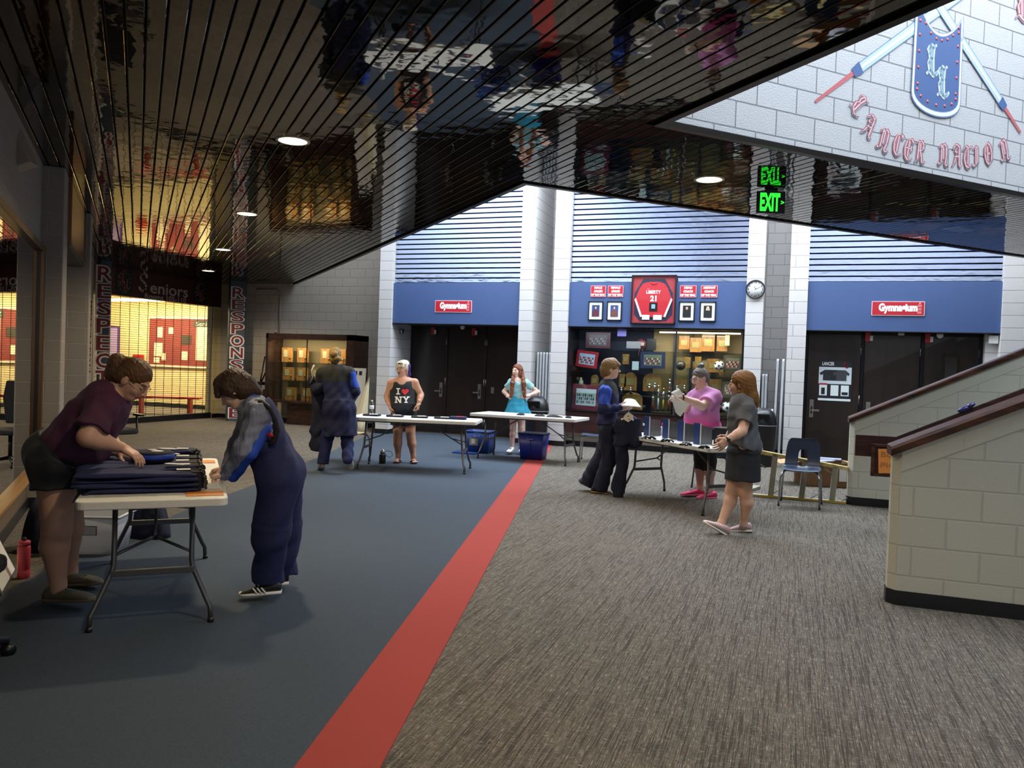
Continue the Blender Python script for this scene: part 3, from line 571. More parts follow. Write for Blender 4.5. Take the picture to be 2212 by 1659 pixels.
def portrait(x, z, label, bgc, body, hair, bald=False):
    o = thing('picture_frame', label, 'picture', (x, 14.85, z), 0, 'portraits under the award signs'); u = MB()
    for a_ in (((-.145, -.02, -.185), (.145, .005, -.165)), ((-.145, -.02, .165), (.145, .005, .185)), ((-.145, -.02, -.185), (-.125, .005, .185)), ((.125, -.02, -.185), (.145, .005, .185))): u.bb(*a_, m=mat('frame_black', '14161a', .35))
    u.build('frame', o, .002); u = MB(); u.bb((-.125, -.008, -.165), (.125, .0, .165), mat('mount_white', 'dfe8ea', .6)); u.build('mount', o)
    u = MB(); u.bb((-.075, -.011, -.11), (.075, -.008, .11), mat('pic_' + bgc, bgc, .5)); u.ball((0, -.0115, .055), (.022, .003, .03), mat('skin_pic', 'c99c86', .6), 10)
    u.ball((0, -.0115, .062), (.027, .002, .033), mat('pic_' + hair, hair, .6), 10) if not bald else None
    if not bald and hair == 'd8c9a0': u.ball((0, -.011, .02), (.036, .002, .055), mat('pic_' + hair, hair, .6), 10)
    u.prism([(-.062, -.11), (.062, -.11), (.058, -.01), (.03, .022), (-.03, .022), (-.058, -.01)], 0, .003, mat('pic_' + body, body, .6), Matrix.Translation((0, -.0112, 0)) @ Matrix.Rotation(PI / 2, 4, 'X')); u.build('photograph', o)
portrait(-3.60, 2.655, 'black framed portrait under the MALE sign, blue backdrop', '27407c', '5a2430', '3a2a22'); portrait(-3.235, 2.655, 'black framed portrait under the FEMALE sign, blue backdrop', '2b4a8c', '6d4038', '5a3a2a')
portrait(-1.87, 2.66, 'black framed portrait of a man in black on black', '17191c', '101216', '30281f', True); portrait(-1.49, 2.66, 'black framed portrait of a person with long blond hair', '1a211d', '14161a', 'd8c9a0')

j = thing('framed_jersey', 'large framed red sports jersey numbered 21 on the centre band', 'framed jersey', (-2.495, 14.85, 2.875)); u = MB()
for a_ in (((-.42, -.05, -.46), (.42, .005, -.435)), ((-.42, -.05, .435), (.42, .005, .46)), ((-.42, -.05, -.46), (-.395, .005, .46)), ((.395, -.05, -.46), (.42, .005, .46))): u.bb(*a_, m=mat('frame_mahogany', '2c1216', .35))
u.build('frame', j, .003); u = MB(); u.bb((-.395, -.012, -.435), (.395, 0, .435), mat('mat_red', 'a8323a', .6))
oc = [(-.20, .39), (.20, .39), (.36, .12), (.36, -.28), (.25, -.40), (-.25, -.40), (-.36, -.28), (-.36, .12)]
RX = Matrix.Rotation(PI / 2, 4, 'X'); u.prism(oc[::-1], 0, .003, mat('mat_navy', '1c2440', .6), Matrix.Translation((0, -.012, 0)) @ RX); u.build('mount', j)
u = MB(); jr = mat('jersey_red', 'c01e2c', .7, bump=.4, scale=60)
body = [(-.10, .33), (.10, .33), (.20, .30), (.26, .22), (.355, -.02), (.24, -.33), (-.24, -.33), (-.355, -.02), (-.26, .22), (-.20, .30)]
u.prism(body, 0, .014, jr, Matrix.Translation((0, -.014, 0)) @ RX)
for sx in (-1, 1):
    u.prism([(sx * .355, 0), (sx * .33, .03), (sx * .20, -.32), (sx * .235, -.33)][::sx], 0, .016, mat('jersey_white', 'e8e6e8', .7), Matrix.Translation((0, -.014, 0)) @ RX)
u.tube([(-.07, -.03, .33), (-.04, -.032, .30), (0, -.032, .285), (.04, -.032, .30), (.07, -.03, .33)], .008, jr); u.build('jersey', j)
u = MB(); put_text(u, 'LIBERTY', wallM((0, -.031, .14), (1, 0, 0)), .085, ink, .001, .003, fit=.27); put_text(u, '21', wallM((.0, -.031, .02), (1, 0, 0)), .14, ink, .001, .006, fit=.12)
u.add([(-.13, -.0305, .196), (-.10, -.0305, .19), (-.07, -.0305, .205), (-.10, -.0305, .196)], [(0, 1, 2, 3)], ink); u.build('lettering', j)
u = MB(); u.bb((-.07, -.034, -.22), (.08, -.03, -.06), mat('frame_black', '14161a', .35)); u.bb((-.03, -.036, -.17), (.04, -.034, -.09), mat('pic_cyan', '8fb9c9', .5)); u.build('small_photograph', j)
for x, w_ in ((-.13, .14), (.09, .16)): u = MB(); u.bb((x - w_ / 2, -.034, -.38), (x + w_ / 2, -.03, -.29), mat('mount_white', 'dfe8ea', .6)); u.build('caption_card', j)
u = MB(); u.bb((-.395, -.044, -.435), (.395, -.042, .435), glass_mat('frame_glass', (1, 1, 1), .02)); u.build('glazing', j)

k_ = thing('wall_clock', 'round white wall clock with black rim on the pillar', 'clock', (-.665, 14.80, 3.065))
RXc = Matrix.Rotation(PI / 2, 4, 'X'); u = MB(); u.lathe([(.168, 0), (.170, .03), (.162, .045), (.150, .045), (.150, .02), (.0, .02)], mat('clock_black', '15161a', .35), 40, RXc); u.build('rim', k_)
u = MB(); u.cyl((0, -.022, 0), (0, -.0, 0), .151, mat('clock_white', 'eef1f2', .5), 40); u.build('dial', k_)
u = MB(); ckb = mat('clock_ink', '22262c', .5)
for i in range(1, 13): put_text(u, str(i), wallM((.122 * math.sin(i * PI / 6), -.024, .122 * math.cos(i * PI / 6)), (1, 0, 0)), .042, ckb, .001, .001)
u.build('numerals', k_)
for nm, ang, L_, w_ in (('hour_hand', -18, .075, .006), ('minute_hand', 62, .115, .004), ('second_hand', 250, .11, .0015)):
    u = MB(); a_ = math.radians(ang); u.cone((0, -.028, 0), (L_ * math.sin(a_), -.028, L_ * math.cos(a_)), w_, w_ * .5, ckb, 6); u.build(nm, k_)

def strobe(x, y, z, label):
    o = thing('alarm_strobe', label, 'alarm', (x, y, z), 0, 'red fire alarm strobes'); u = MB(); u.bb((-.06, -.05, -.08), (.02, 0, .08), mat('alarm_red', 'b0202a', .4)); u.build('housing', o, .006)
    u = MB(); u.rbox((.04, -.04, -.02), (.05, .05, .09), .02, mat('alarm_white', 'd9d9d6', .3)); u.build('lens', o)
strobe(-7.42, 15.72, 2.24, 'left fire alarm strobe above the left gym doors'); strobe(-6.45, 15.72, 2.24, 'right fire alarm strobe above the left gym doors')
strobe(1.26, 15.12, 2.26, 'left fire alarm strobe above the right gym doors'); strobe(2.2, 15.12, 2.26, 'right fire alarm strobe above the right gym doors')
def dome(x, y, z, label, r=.05):
    u = MB(); u.lathe([(r, 0), (r, -.03), (r * .8, -.06), (r * .3, -.08)], MATS['alarm_white'], 16, c=(x, y, z)); tag(u.build('dome_camera'), label, 'camera', 'small white ceiling domes')
dome(-6.7, 15.6, 2.36, 'small white dome above the left gym doors'); dome(2.36, 15.05, 2.34, 'small white dome above the right gym doors', .055)
u = MB(); u.cyl((-7.97, 15.2, 2.2), (-7.92, 15.2, 2.2), .05, MATS['steel'], 16); u.cyl((-7.92, 15.2, 2.2), (-7.91, 15.2, 2.2), .03, MATS['black_metal'], 16); tag(u.build('round_sensor'), 'small round metal sensor on the jamb of the left door recess', 'sensor')
u = MB(); u.bb((3.06, 14.9, 2.18), (3.2, 14.98, 2.32), MATS['alarm_white']); tag(u.build('sensor_box', bevel=.01), 'small white box at the top right of the right door recess', 'sensor')
u = MB(); u.bb((1.72, 15.10, 2.30), (1.82, 15.13, 2.345), MATS['steel']); tag(u.build('door_plate', bevel=.003), 'small metal plate on the head of the right door frame', 'plate')
u = MB(); u.bb((-6.05, 15.735, .93), (-5.98, 15.75, 1.06), MATS['steel']); tag(u.build('wall_plate', bevel=.004), 'small steel card reader plate by the left gym door lever', 'plate')

# poster on the right door
p = thing('door_poster', 'dark and white clothing poster on the right gym door', 'poster', (.74, 15.148, 1.475))
u = MB(); u.bb((-.25, -.003, .24), (.27, 0, .36), mat('poster_navy', '191c26', .5)); u.bb((-.27, -.003, -.32), (.27, 0, .24), mat('poster_white', 'cfd8df', .5)); u.bb((-.27, -.004, -.32), (.27, -.003, -.06), mat('poster_navy', '191c26', .5)); u.bb((-.27, -.005, -.36), (.27, 0, -.32), mat('mount_white', 'dfe8ea', .6)); u.build('sheet', p)
u = MB(); put_text(u, 'LANCER', wallM((-.12, -.004, .30), (1, 0, 0)), .085, ink, .001, .002, fit=.2); nib(u, [[(x * .06 + .13, y * .07 + .27) for x, y in s_] for s_ in BL['L']] + [[(x * .06 + .17, y * .07 + .23) for x, y in s_] for s_ in BL['L']], wallM((0, -.004, 0), (1, 0, 0)), .016, mat('sign_red2', 'a8323a', .5), .001, 40, .006); u.build('lettering', p)
u = MB()
for x, cc in ((-.10, '22242a'), (.02, '1b1a1c'), (.12, '3b3d42')):
    u.prism([(x - .10, -.0), (x - .10, .11), (x - .14, .09), (x - .16, .13), (x - .07, .19), (x + .05, .19), (x + .12, .13), (x + .10, .09), (x + .07, .11), (x + .07, 0)], 0, .002, mat('shirt_' + cc, cc, .7), Matrix.Translation((0, -.003 - .0015 * (x + .2), 0)) @ RX)
u.build('printed_shirts', p)
u = MB()
for x in (-.19, 0.0, .17): u.bb((x - .065, -.006, -.27), (x + .065, -.004, -.08), mat('mount_white', 'dfe8ea', .6))
u.rbox((-.19, .0065, -.18) and (0, 0, 0), (.001, .001, .001), .0001, ink); u.bb((-.22, -.008, -.25), (-.16, -.006, -.13), mat('poster_navy', '191c26', .5)); u.bb((.12, -.008, -.25), (.22, -.006, -.20), mat('poster_navy', '191c26', .5)); u.bb((-.255, -.007, -.08), (-.125, -.005, -.05), mat('sign_red2', 'a8323a', .5)); u.build('product_panels', p)
# ================================================================ furniture and loose things
def atY(px, py, Y):                                          # point of the plane y = Y seen at a photo position
    d = _A.T @ np.array([(px - 1106) / F_PX, (py - 829.5) / F_PX, 1.0]); k = Y / d[1]; return V((d[0] * k, Y, EYE + d[2] * k))
def atZ(px, py, z):
    d = _A.T @ np.array([(px - 1106) / F_PX, (py - 829.5) / F_PX, 1.0]); k = (z - EYE) / d[2]; return V((d[0] * k, d[1] * k, z))
mat('table_white', 'dcdcd6', .45, bump=.15, scale=120); mat('leg_grey', '5b5c5e', .35, .6); mat('chair_blue', '26354f', .35); mat('chrome', 'b9babd', .18, 1.0)
mat('navy_cloth', '1c2550', .85, bump=.5, scale=35, var=.25); mat('navy_dark', '10152c', .85, bump=.5, scale=35, var=.2); mat('black_cloth', '121318', .8, bump=.4, scale=40); mat('royal_cloth', '1f48b4', .7, bump=.4, scale=30, var=.15)
mat('paper', 'e6e6e4', .7); mat('orange_card', 'd9863a', .6); mat('tote_blue', '1d2f96', .4); mat('tub_blue', '1f3f80', .4); mat('carton', '7a5a3c', .8, var=.08, scale=6); mat('black_plastic', '15161a', .35); mat('tag_white', 'e9e6da', .7)

def folding_table(c, rz, label, group='white folding tables', notch=True):
    t = thing('folding_table', label, 'table', (c[0], c[1], 0), rz, group); tw, lg = MATS['table_white'], MATS['leg_grey']
    u = MB(); u.rbox((0, 0, .717), (1.83, .76, .046), .05, tw, n=5); u.build('table_top', t, .006)
    u = MB()
    for y in (-.30, .30): u.bb((-.80, y - .018, .675), (.80, y + .018, .696), lg)
    u.build('rail', t)
    for sx in (-1, 1):
        x = sx * .68; fx = sx * .76
        for sy in (-1, 1):
            u = MB(); p = [(x, sy * .20, .69), (x + sx * .02, sy * .20, .36), (x + sx * .025, sy * .205, .32), (x + sx * .06, sy * .285, .13), (fx, sy * .305, .09), (fx, sy * .31, .0)]
            u.tube(p, .0145, lg, 10); u.cyl((fx, sy * .31, 0), (fx, sy * .31, .03), .018, MATS['black_plastic'], 10); u.build('leg', t)
        u = MB(); u.bb((x + sx * .02, -.215, .285), (x + sx * .045, .215, .32), lg); u.build('crossbar', t, .003)
        u = MB(); u.cyl((sx * .16, 0, .68), (sx * .52, 0, .46), .009, lg, 8)
        for sy in (-1, 1): u.cyl((sx * .52, 0, .46), (x + sx * .015, sy * .20, .40), .009, lg, 8)
        u.build('brace', t)
    return t
folding_table((-3.82, 4.02), math.radians(132), 'nearest folding table, stacked with folded navy uniforms')
folding_table((-5.05, 10.2), math.radians(15), 'white folding table in front of the woman in the black tank top')
folding_table((-4.0, 12.2), math.radians(-4), 'farthest white folding table, in front of the girl in turquoise')
folding_table((-1.15, 9.37), math.radians(135), 'white folding table with blue and silver hat cases on it')

def shell_chair(loc, rz, label, shellm, legm, group=None, scale=1.0):
    o = thing('stacking_chair', label, 'chair', (loc[0], loc[1], 0), rz, group)
    u = MB(); n = 9; prof = [(-.21, .425), (-.20, .44), (-.12, .437), (0, .425), (.12, .425), (.175, .45), (.205, .52), (.225, .64), (.245, .74), (.25, .775), (.245, .78)]
    wid = [.20, .215, .225, .225, .215, .205, .20, .195, .175, .15, .13]
    def grid(off):
        return [[(w_ * (2 * i / (n - 1) - 1), y + (off if k > 5 else 0) - .02 * (abs(2 * i / (n - 1) - 1) ** 2 if k > 4 else 0), z - (off if k <= 5 else 0) + (.012 * abs(2 * i / (n - 1) - 1) ** 3 if k <= 4 else 0)) for i in range(n)] for k, ((y, z), w_) in enumerate(zip(prof, wid))]
    g1, g2 = grid(0), grid(.007); vs = [p for r in g1 for p in r] + [p for r in g2 for p in r]; K = len(prof); fs = []; q = K * n
    hole = lambda k, i: 5 <= k < 7 and 3 <= i < 5
    for k in range(K - 1):
        for i in range(n - 1):
            if hole(k, i):
                continue
            a, b, c_, d = k * n + i, k * n + i + 1, (k + 1) * n + i + 1, (k + 1) * n + i
            fs += [(a, b, c_, d), (q + a, q + d, q + c_, q + b)]
            for (p1, p2, kk, ii) in ((a, b, k - 1, i), (b, c_, k, i + 1), (c_, d, k + 1, i), (d, a, k, i - 1)):
                if kk < 0 or kk >= K - 1 or ii < 0 or ii >= n - 1 or hole(kk, ii): fs.append((p2, p1, q + p1, q + p2))
    u.add(vs, fs, shellm, True); ob = u.build('shell', o); sb = ob.modifiers.new('s', 'SUBSURF'); sb.levels = sb.render_levels = 2
    for sx in (-1, 1):
        for nm, pts in (('leg', [(sx * .16, -.12, .42), (sx * .19, -.17, .40), (sx * .215, -.19, .34), (sx * .225, -.20, .0)]), ('leg', [(sx * .16, .10, .42), (sx * .19, .14, .40), (sx * .215, .18, .34), (sx * .23, .235, .0)])):
            u = MB(); u.tube(pts, .0115, legm, 8); u.cyl(pts[-1], (pts[-1][0], pts[-1][1], .02), .014, MATS['black_plastic'], 8); u.build(nm, o)
    u = MB(); u.tube([(-.16, -.12, .415), (.16, -.12, .415)], .01, legm, 8); u.tube([(-.16, .10, .415), (.16, .10, .415)], .01, legm, 8); u.build('seat_frame', o)
    return o
shell_chair((.16, 9.93), math.radians(-4), 'navy plastic chair with chrome legs in front of the wooden ladder', MATS['chair_blue'], MATS['chrome'], 'navy plastic chairs')
shell_chair((-3.05, 12.75), math.radians(-80), 'navy plastic chair half hidden behind the boy with glasses', MATS['chair_blue'], MATS['chrome'], 'navy plastic chairs')
shell_chair((-.92, 10.85), math.radians(170), 'navy plastic chair behind the table with the hat cases', MATS['chair_blue'], MATS['leg_grey'], 'navy plastic chairs')
shell_chair((-6.28, 10.45), math.radians(165), 'cream chair behind the person in the long navy coat', mat('chair_cream', 'b5a37e', .5), MATS['leg_grey'])

def task_chair(loc, rz, label, h=.45, back=True):
    o = thing('office_chair', label, 'office chair', (loc[0], loc[1], 0), rz, 'black office chairs'); bk = MATS['black_plastic']
    u = MB(); u.rbox((0, 0, h), (.50, .48, .07), .12, MATS['black_cloth'], n=5); u.build('seat', o, .02)
    u = MB(); u.cyl((0, 0, .10), (0, 0, h - .03), .025, bk); u.build('gas_column', o)
    for k in range(5):
        a = 2 * PI * k / 5 + .3; c_, s_ = math.cos(a), math.sin(a); u = MB(); u.cone((0, 0, .11), (.30 * c_, .30 * s_, .075), .028, .018, bk); b_ = u.build('base_arm', o)
        u = MB(); u.cyl((.30 * c_ - .025 * s_, .30 * s_ + .025 * c_, .03), (.30 * c_ - .006 * s_, .30 * s_ + .006 * c_, .03), .03, bk, 14); u.cyl((.30 * c_ + .006 * s_, .30 * s_ - .006 * c_, .03), (.30 * c_ + .025 * s_, .30 * s_ - .025 * c_, .03), .03, bk, 14); u.build('caster', b_)
    if back:
        u = MB(); u.prism([(-.22, 0), (.22, 0), (.24, .35), (.18, .58), (-.18, .58), (-.24, .35)], -.02, .02, MATS['black_cloth'], Matrix.Translation((0, .27, h + .08)) @ Matrix.Rotation(math.radians(97), 4, 'X')); u.cyl((0, .2, h), (0, .27, h + .25), .02, bk); u.build('backrest', o, .015)
    for sx in (-1, 1): u = MB(); u.tube([(sx * .24, .02, h - .02), (sx * .30, .02, h), (sx * .30, .04, h + .2)], .014, bk); u.rbox((sx * .30, -.02, h + .215), (.07, .26, .03), .03, bk); u.build('armrest', o)
    return o
task_chair((-3.72, 2.56), 2.2, 'black office chair cut off by the left edge of the picture', .47, back=False)
task_chair((-8.70, 8.34), 1.2, 'black office chair behind the bending woman in plum', .45)

# folded uniforms on the nearest table
T1 = Matrix.Translation((-3.82, 4.02, .742)) @ Matrix.Rotation(math.radians(132), 4, 'Z')
def folded(i, j, k, h0, col, lab, cat='uniform', w_=.56, l_=.20, grp='folded uniforms piled on the nearest table'):
    """one folded bib uniform lying across the table: a soft slab with hooks and a size tag"""
    cx = -.60 + j * .215; o = thing('folded_uniform', lab, cat, T1 @ V((cx, 0, h0)), math.radians(312), grp)
    u = MB(); nx, ny = 9, 22; top = []; r2 = np.random.RandomState(i * 17 + j * 5 + k)
    ph = r2.rand(4) * 6; th = .027; hw = l_ / 2 + .006 * r2.rand(); x_off = .006 * (r2.rand() - .5); y0, y1 = -.40 - .03 * r2.rand(), .20 + .03 * r2.rand()
    rings = []
    for b in range(ny):
        y = y0 + (y1 - y0) * b / (ny - 1); e = min(1, min(b, ny - 1 - b) / 1.5 + .35)
        sag = -.04 * max(0, (-.33 - y) / .06) if i == 0 else 0
        ring = []
        for a in range(16):
            t_ = 2 * PI * a / 16; xx = math.cos(t_); zz = math.sin(t_)
            px_ = hw * (abs(xx) ** .5) * (1 if xx > 0 else -1); pz = th / 2 * (abs(zz) ** .6) * (1 if zz > 0 else -1) * e
            wv = .007 * math.sin(9 * y + ph[0] + 3 * px_) + .005 * math.sin(23 * px_ + ph[1] + 5 * y) if zz > 0 else 0
            ring.append((px_ + x_off + .003 * math.sin(14 * y + ph[2]), y, th / 2 + pz + wv + sag))
        rings.append(ring)
    u.loft(rings, col); u.build('cloth', o)
    u = MB()
    for q in range(3): u.tube([(-.05 + q * .05, y1 - .01, th * .6), (-.05 + q * .05, y1 + .03, th * .9), (-.04 + q * .05, y1 + .045, th * .4)], .007, MATS['black_plastic'], 6)
    u.bb((-.08, y1 - .03, .004), (.08, y1 + .015, th + .002), MATS['black_cloth']); u.build('shoulder_hooks', o)
    if k >= 2: u = MB(); u.box((.03, y1 - .07, th + .012), (.05, .075, .002), MATS['tag_white'], .3 * (r2.rand() - .5)); u.build('size_tag', o)
    return o
place = ['nearest row', 'second row', 'third row', 'fourth row', 'fifth row', 'farthest row']; lev = ['at the bottom of', 'second from the bottom in', 'second from the top in', 'on top of']
n_u = 0
for j in range(6):
    for k in range(4 if j != 4 else 3):
        folded(0 if k == 0 else 1, j, k, .002 + .028 * k + (.003 if j % 2 else 0), MATS['navy_cloth'], 'folded navy uniform %s the %s on the nearest table' % (lev[k], place[j])); n_u += 1
c_ = thing('uniform_cap', 'round navy and royal blue cap lying on the folded uniforms', 'cap', T1 @ V((-.18, .03, .120)), math.radians(132))
u = MB(); u.lathe([(.115, 0), (.12, .02), (.117, .055), (.10, .062), (.0, .060)], MATS['navy_dark'], 24); u.build('crown', c_); u = MB(); u.lathe([(.121, .018), (.124, .020), (.124, .044), (.119, .046)], MATS['royal_cloth'], 24); u.build('band', c_)
u = MB(); u.ball((-.03, -.02, .063), (.025, .04, .006), MATS['paper'], 10); u.ball((.04, .01, .064), (.018, .03, .006), MATS['paper'], 10); u.build('badge', c_)
for k, (x, y, rz, l) in enumerate(((.12, -.06, .2, 'white paper slip on the uniforms beside the round cap'), (-.42, -.10, -.3, 'white paper slip nearest the camera on the folded uniforms'), (.42, -.04, .5, 'white paper slip far back on the folded uniforms'))):
    u = MB(); u.box((0, 0, 0), (.075, .11, .002), MATS['tag_white'], rz); o = u.build('paper_slip'); o.location = T1 @ V((x, y, .130)); o.rotation_euler = (.06, .05, math.radians(132)); tag(o, l, 'paper', 'paper slips on the uniforms')
for k, (x, l) in enumerate(((-.74, 'orange card at the near corner of the nearest table'), (.70, 'orange card at the far corner of the nearest table'))):
    u = MB(); u.box((0, 0, .0015), (.17, .20, .002), MATS['orange_card']); o = u.build('orange_card'); o.matrix_world = T1 @ Matrix.Translation((x, -.26, -.001)); tag(o, l, 'card', 'orange cards on the nearest table')
u = MB(); u.rbox((0, 0, .004), (.22, .14, .006), .01, mat('clear_sheet', 'b9bcc0', .25)); o = u.build('plastic_sleeve'); o.matrix_world = T1 @ Matrix.Translation((-.50, -.28, -.001)); tag(o, 'grey plastic sleeve lying by the near orange card', 'sleeve')

# things under and around the nearest table
t_ = thing('storage_tote', 'clear plastic storage tote with a label under the nearest table', 'storage box', (-4.98, 4.62, 0), math.radians(25))
cl = mat('clear_plastic', 'c3c9d6', .25, alpha=.5); u = MB()
def tub_rings(w0, d0, w1, d1, h, r=.03, th=0.0, z0=0.0):
    rg = []
    for z, w_, d_ in ((z0, w0, d0), (h, w1, d1)):
        ring = []
        for cx, cy, a0 in ((w_ / 2 - r, d_ / 2 - r, 0), (-w_ / 2 + r, d_ / 2 - r, 90), (-w_ / 2 + r, -d_ / 2 + r, 180), (w_ / 2 - r, -d_ / 2 + r, 270)):
            for k in range(5): a = math.radians(a0 + 22.5 * k); ring.append((cx + (r - th) * math.cos(a), cy + (r - th) * math.sin(a), z))
        rg.append(ring)
    return rg
def open_tub(u, w0, d0, w1, d1, h, m_, r=.03, th=.006):
    o_, i_ = tub_rings(w0, d0, w1, d1, h, r), tub_rings(w0, d0, w1, d1, h, r, th, .006)
    u.loft([i_[0], i_[1]][::-1] + [o_[1]][0:0], m_, False); u.loft([o_[0], o_[1], i_[1], i_[0]], m_, True)
open_tub(u, .38, .30, .44, .36, .29, cl); u.build('tub', t_)
u = MB(); u.tube([V(p) + V((0, 0, .0)) for p in tub_rings(.38, .30, .455, .375, .29)[1]], .011, mat('rim_clear', 'c9cdd3', .3), 6, closed=True); u.build('rim', t_)
u = MB(); M_ = Matrix.Translation((.02, -.182, .19)) ; u.bb((-.09, -.002, -.035), (.05, .002, .035), mat('frame_black', '14161a')); u.bb((-.085, -.003, -.03), (.045, -.001, .03), MATS['paper'])
M_.translation = V((.02, -.176, .19)); o = u.build('label', t_); o.matrix_local = M_
def cloth_heap(name, label, cat, c, d, m_, seed, rz=0.0, extra=None):
    r2 = np.random.RandomState(seed); u = MB(); rg = []; ph = r2.rand(6) * 6
    for k in range(9):
        f_ = k / 8; rr = (1 - f_ ** 2.2) ** .5 if k < 8 else .05; ring = []
        for a in range(28):
            t2 = 2 * PI * a / 28; q = 1 + .13 * math.sin(3 * t2 + ph[0] + 2 * f_) + .08 * math.sin(7 * t2 + ph[1] - 3 * f_) + .04 * math.sin(13 * t2 + ph[2])
            ring.append((d[0] / 2 * rr * q * math.cos(t2), d[1] / 2 * rr * q * math.sin(t2), d[2] * f_ * (1 + .08 * math.sin(4 * t2 + ph[3]))))
        rg.append(ring)
    u.loft(rg, m_); o = u.build(name); o.location = c; o.rotation_euler = (0, 0, rz); return tag(o, label, cat)
cloth_heap('garment_bag', 'dark navy garment bag slumped left of the clear tote', 'bag', (-5.36, 4.50, 0), (.28, .36, .42), MATS['navy_dark'], 3)
cloth_heap('garment_bag', 'navy garment bag standing right of the clear tote', 'bag', (-4.98, 5.16, 0), (.30, .26, .40), MATS['navy_dark'], 5)
b_ = thing('water_bottle', 'coral pink water bottle standing on the floor at the far left', 'bottle', (-4.78, 3.85, 0)); cp = mat('bottle_pink', 'c9414f', .35)
u = MB(); u.lathe([(.036, 0), (.039, .01), (.039, .05), (.036, .055), (.038, .06), (.039, .205), (.034, .22)], cp); u.build('body', b_); u = MB(); u.lathe([(.037, .22), (.038, .245), (.030, .25)], cp); u.build('lid', b_); u = MB(); u.lathe([(.037, .222), (.0375, .226), (.036, .23)], MATS['black_plastic']); u.cyl((0, 0, .248), (0, 0, .272), .012, MATS['black_plastic']); u.build('spout', b_)
e_ = thing('leaning_poster', 'white poster board leaning at the far left edge', 'poster board', (-4.75, 3.72, 0), math.radians(135)); u = MB(); M_ = Matrix.Rotation(math.radians(-24), 4, 'X'); u.box((0, 0, .30), (.62, .014, .60), mat('board_dark', '4a4844', .6), 0, M_); u.build('backing', e_); u = MB(); u.box((0, -.009, .27), (.56, .004, .50), MATS['paper'], 0, M_); u.build('sheet', e_)
s_ = thing('wall_speaker', 'beige wall speaker under the ceiling at the upper left', 'speaker', atZ(28, 325, 3.05), math.radians(30)); u = MB(); u.box((0, 0, 0), (.20, .17, .30), mat('speaker_beige', '9c958c', .6), 0, Matrix.Rotation(math.radians(-24), 4, 'Y')); u.build('cabinet', s_, .01); u = MB(); u.cyl((-.05, 0, .05), (-.16, 0, .20), .015, MATS['black_metal']); u.build('bracket', s_)

# things on the tank-top table
T2 = Matrix.Translation((-5.05, 10.2, .741)) @ Matrix.Rotation(math.radians(15), 4, 'Z')
for k, (x, l, pp) in enumerate(((-.66, 'folded navy cloth with white papers nearest the water bottle', 1), (-.32, 'second folded navy cloth on the table, white paper on it', 1), (.04, 'flat black cloth in the middle of the tank-top table', 0), (.38, 'wide grey and black folded cloth on the tank-top table', 1), (.60, 'square navy pouch with a red label on the tank-top table', 0))):
    o = thing('folded_cloth', l, 'cloth', T2 @ V((x, .02, 0)), math.radians(15 + 6 * (k % 3) - 5), 'folded cloths on the table before the tank-top woman')
    u = MB(); u.rbox((0, 0, .012 if k < 4 else .02), (.24, .17, .022 if k < 4 else .038), .03, (MATS['navy_dark'], MATS['navy_dark'], MATS['black_cloth'], MATS['black_cloth'], MATS['navy_cloth'])[k]); u.build('cloth', o, .006)
    u = MB(); u.box((.03, -.02, .026 if k < 4 else .041), (.12, .10, .004), MATS['paper'] if k != 4 else mat('label_red', 'b03030', .6), .3); u.build('paper' if pp else 'label', o)
def clear_bottle(loc, label):
    o = thing('water_bottle', label, 'bottle', loc); u = MB(); u.lathe([(.03, 0), (.033, .01), (.031, .07), (.033, .09), (.033, .145), (.024, .175), (.013, .19), (.013, .20)], glass_mat('pet_clear', (.92, .95, .97), .16, .05), 20); u.build('body', o)
    u = MB(); u.lathe([(.0335, .085), (.0335, .14)], mat('bottle_label', 'c8d2dc', .4), 20); u.build('label', o); u = MB(); u.cyl((0, 0, .196), (0, 0, .214), .0145, MATS['paper'], 14); u.build('cap', o)
clear_bottle(T2 @ V((-.72, .22, 0)), 'clear plastic water bottle on the left end of the tank-top table')
b_ = thing('drink_flask', 'black flask with a carry loop on the floor under the tank-top table', 'flask', (-5.72, 10.45, 0)); u = MB(); u.lathe([(.045, 0), (.05, .01), (.05, .13), (.045, .15)], MATS['black_plastic']); u.build('body', b_); u = MB(); u.lathe([(.036, .15), (.036, .19), (.02, .20), (.02, .22)], MATS['steel']); u.build('lid', b_)
u = MB(); u.tube([(.03, 0, .18), (.08, 0, .20), (.15, 0, .19), (.17, 0, .14), (.12, 0, .10), (.05, 0, .13)], .004, MATS['black_plastic'], 6); u.build('strap', b_)
# farthest table
T3 = Matrix.Translation((-4.0, 12.2, .741)) @ Matrix.Rotation(math.radians(-4), 4, 'Z')
for k, (x, d, l) in enumerate(((-.10, .13, 'first small black glove bundle on the farthest table'), (.22, .17, 'second black glove bundle on the farthest table, white paper beside it'), (.47, .26, 'widest black bundle on the farthest table'), (.72, .10, 'smallest black bundle near the right end of the farthest table'))):
    o = cloth_heap('black_bundle', l, 'bundle', T3 @ V((x, -.12, -.001)), (d, .12, .035), MATS['black_cloth'], 20 + k); o['group'] = 'black bundles on the farthest table'

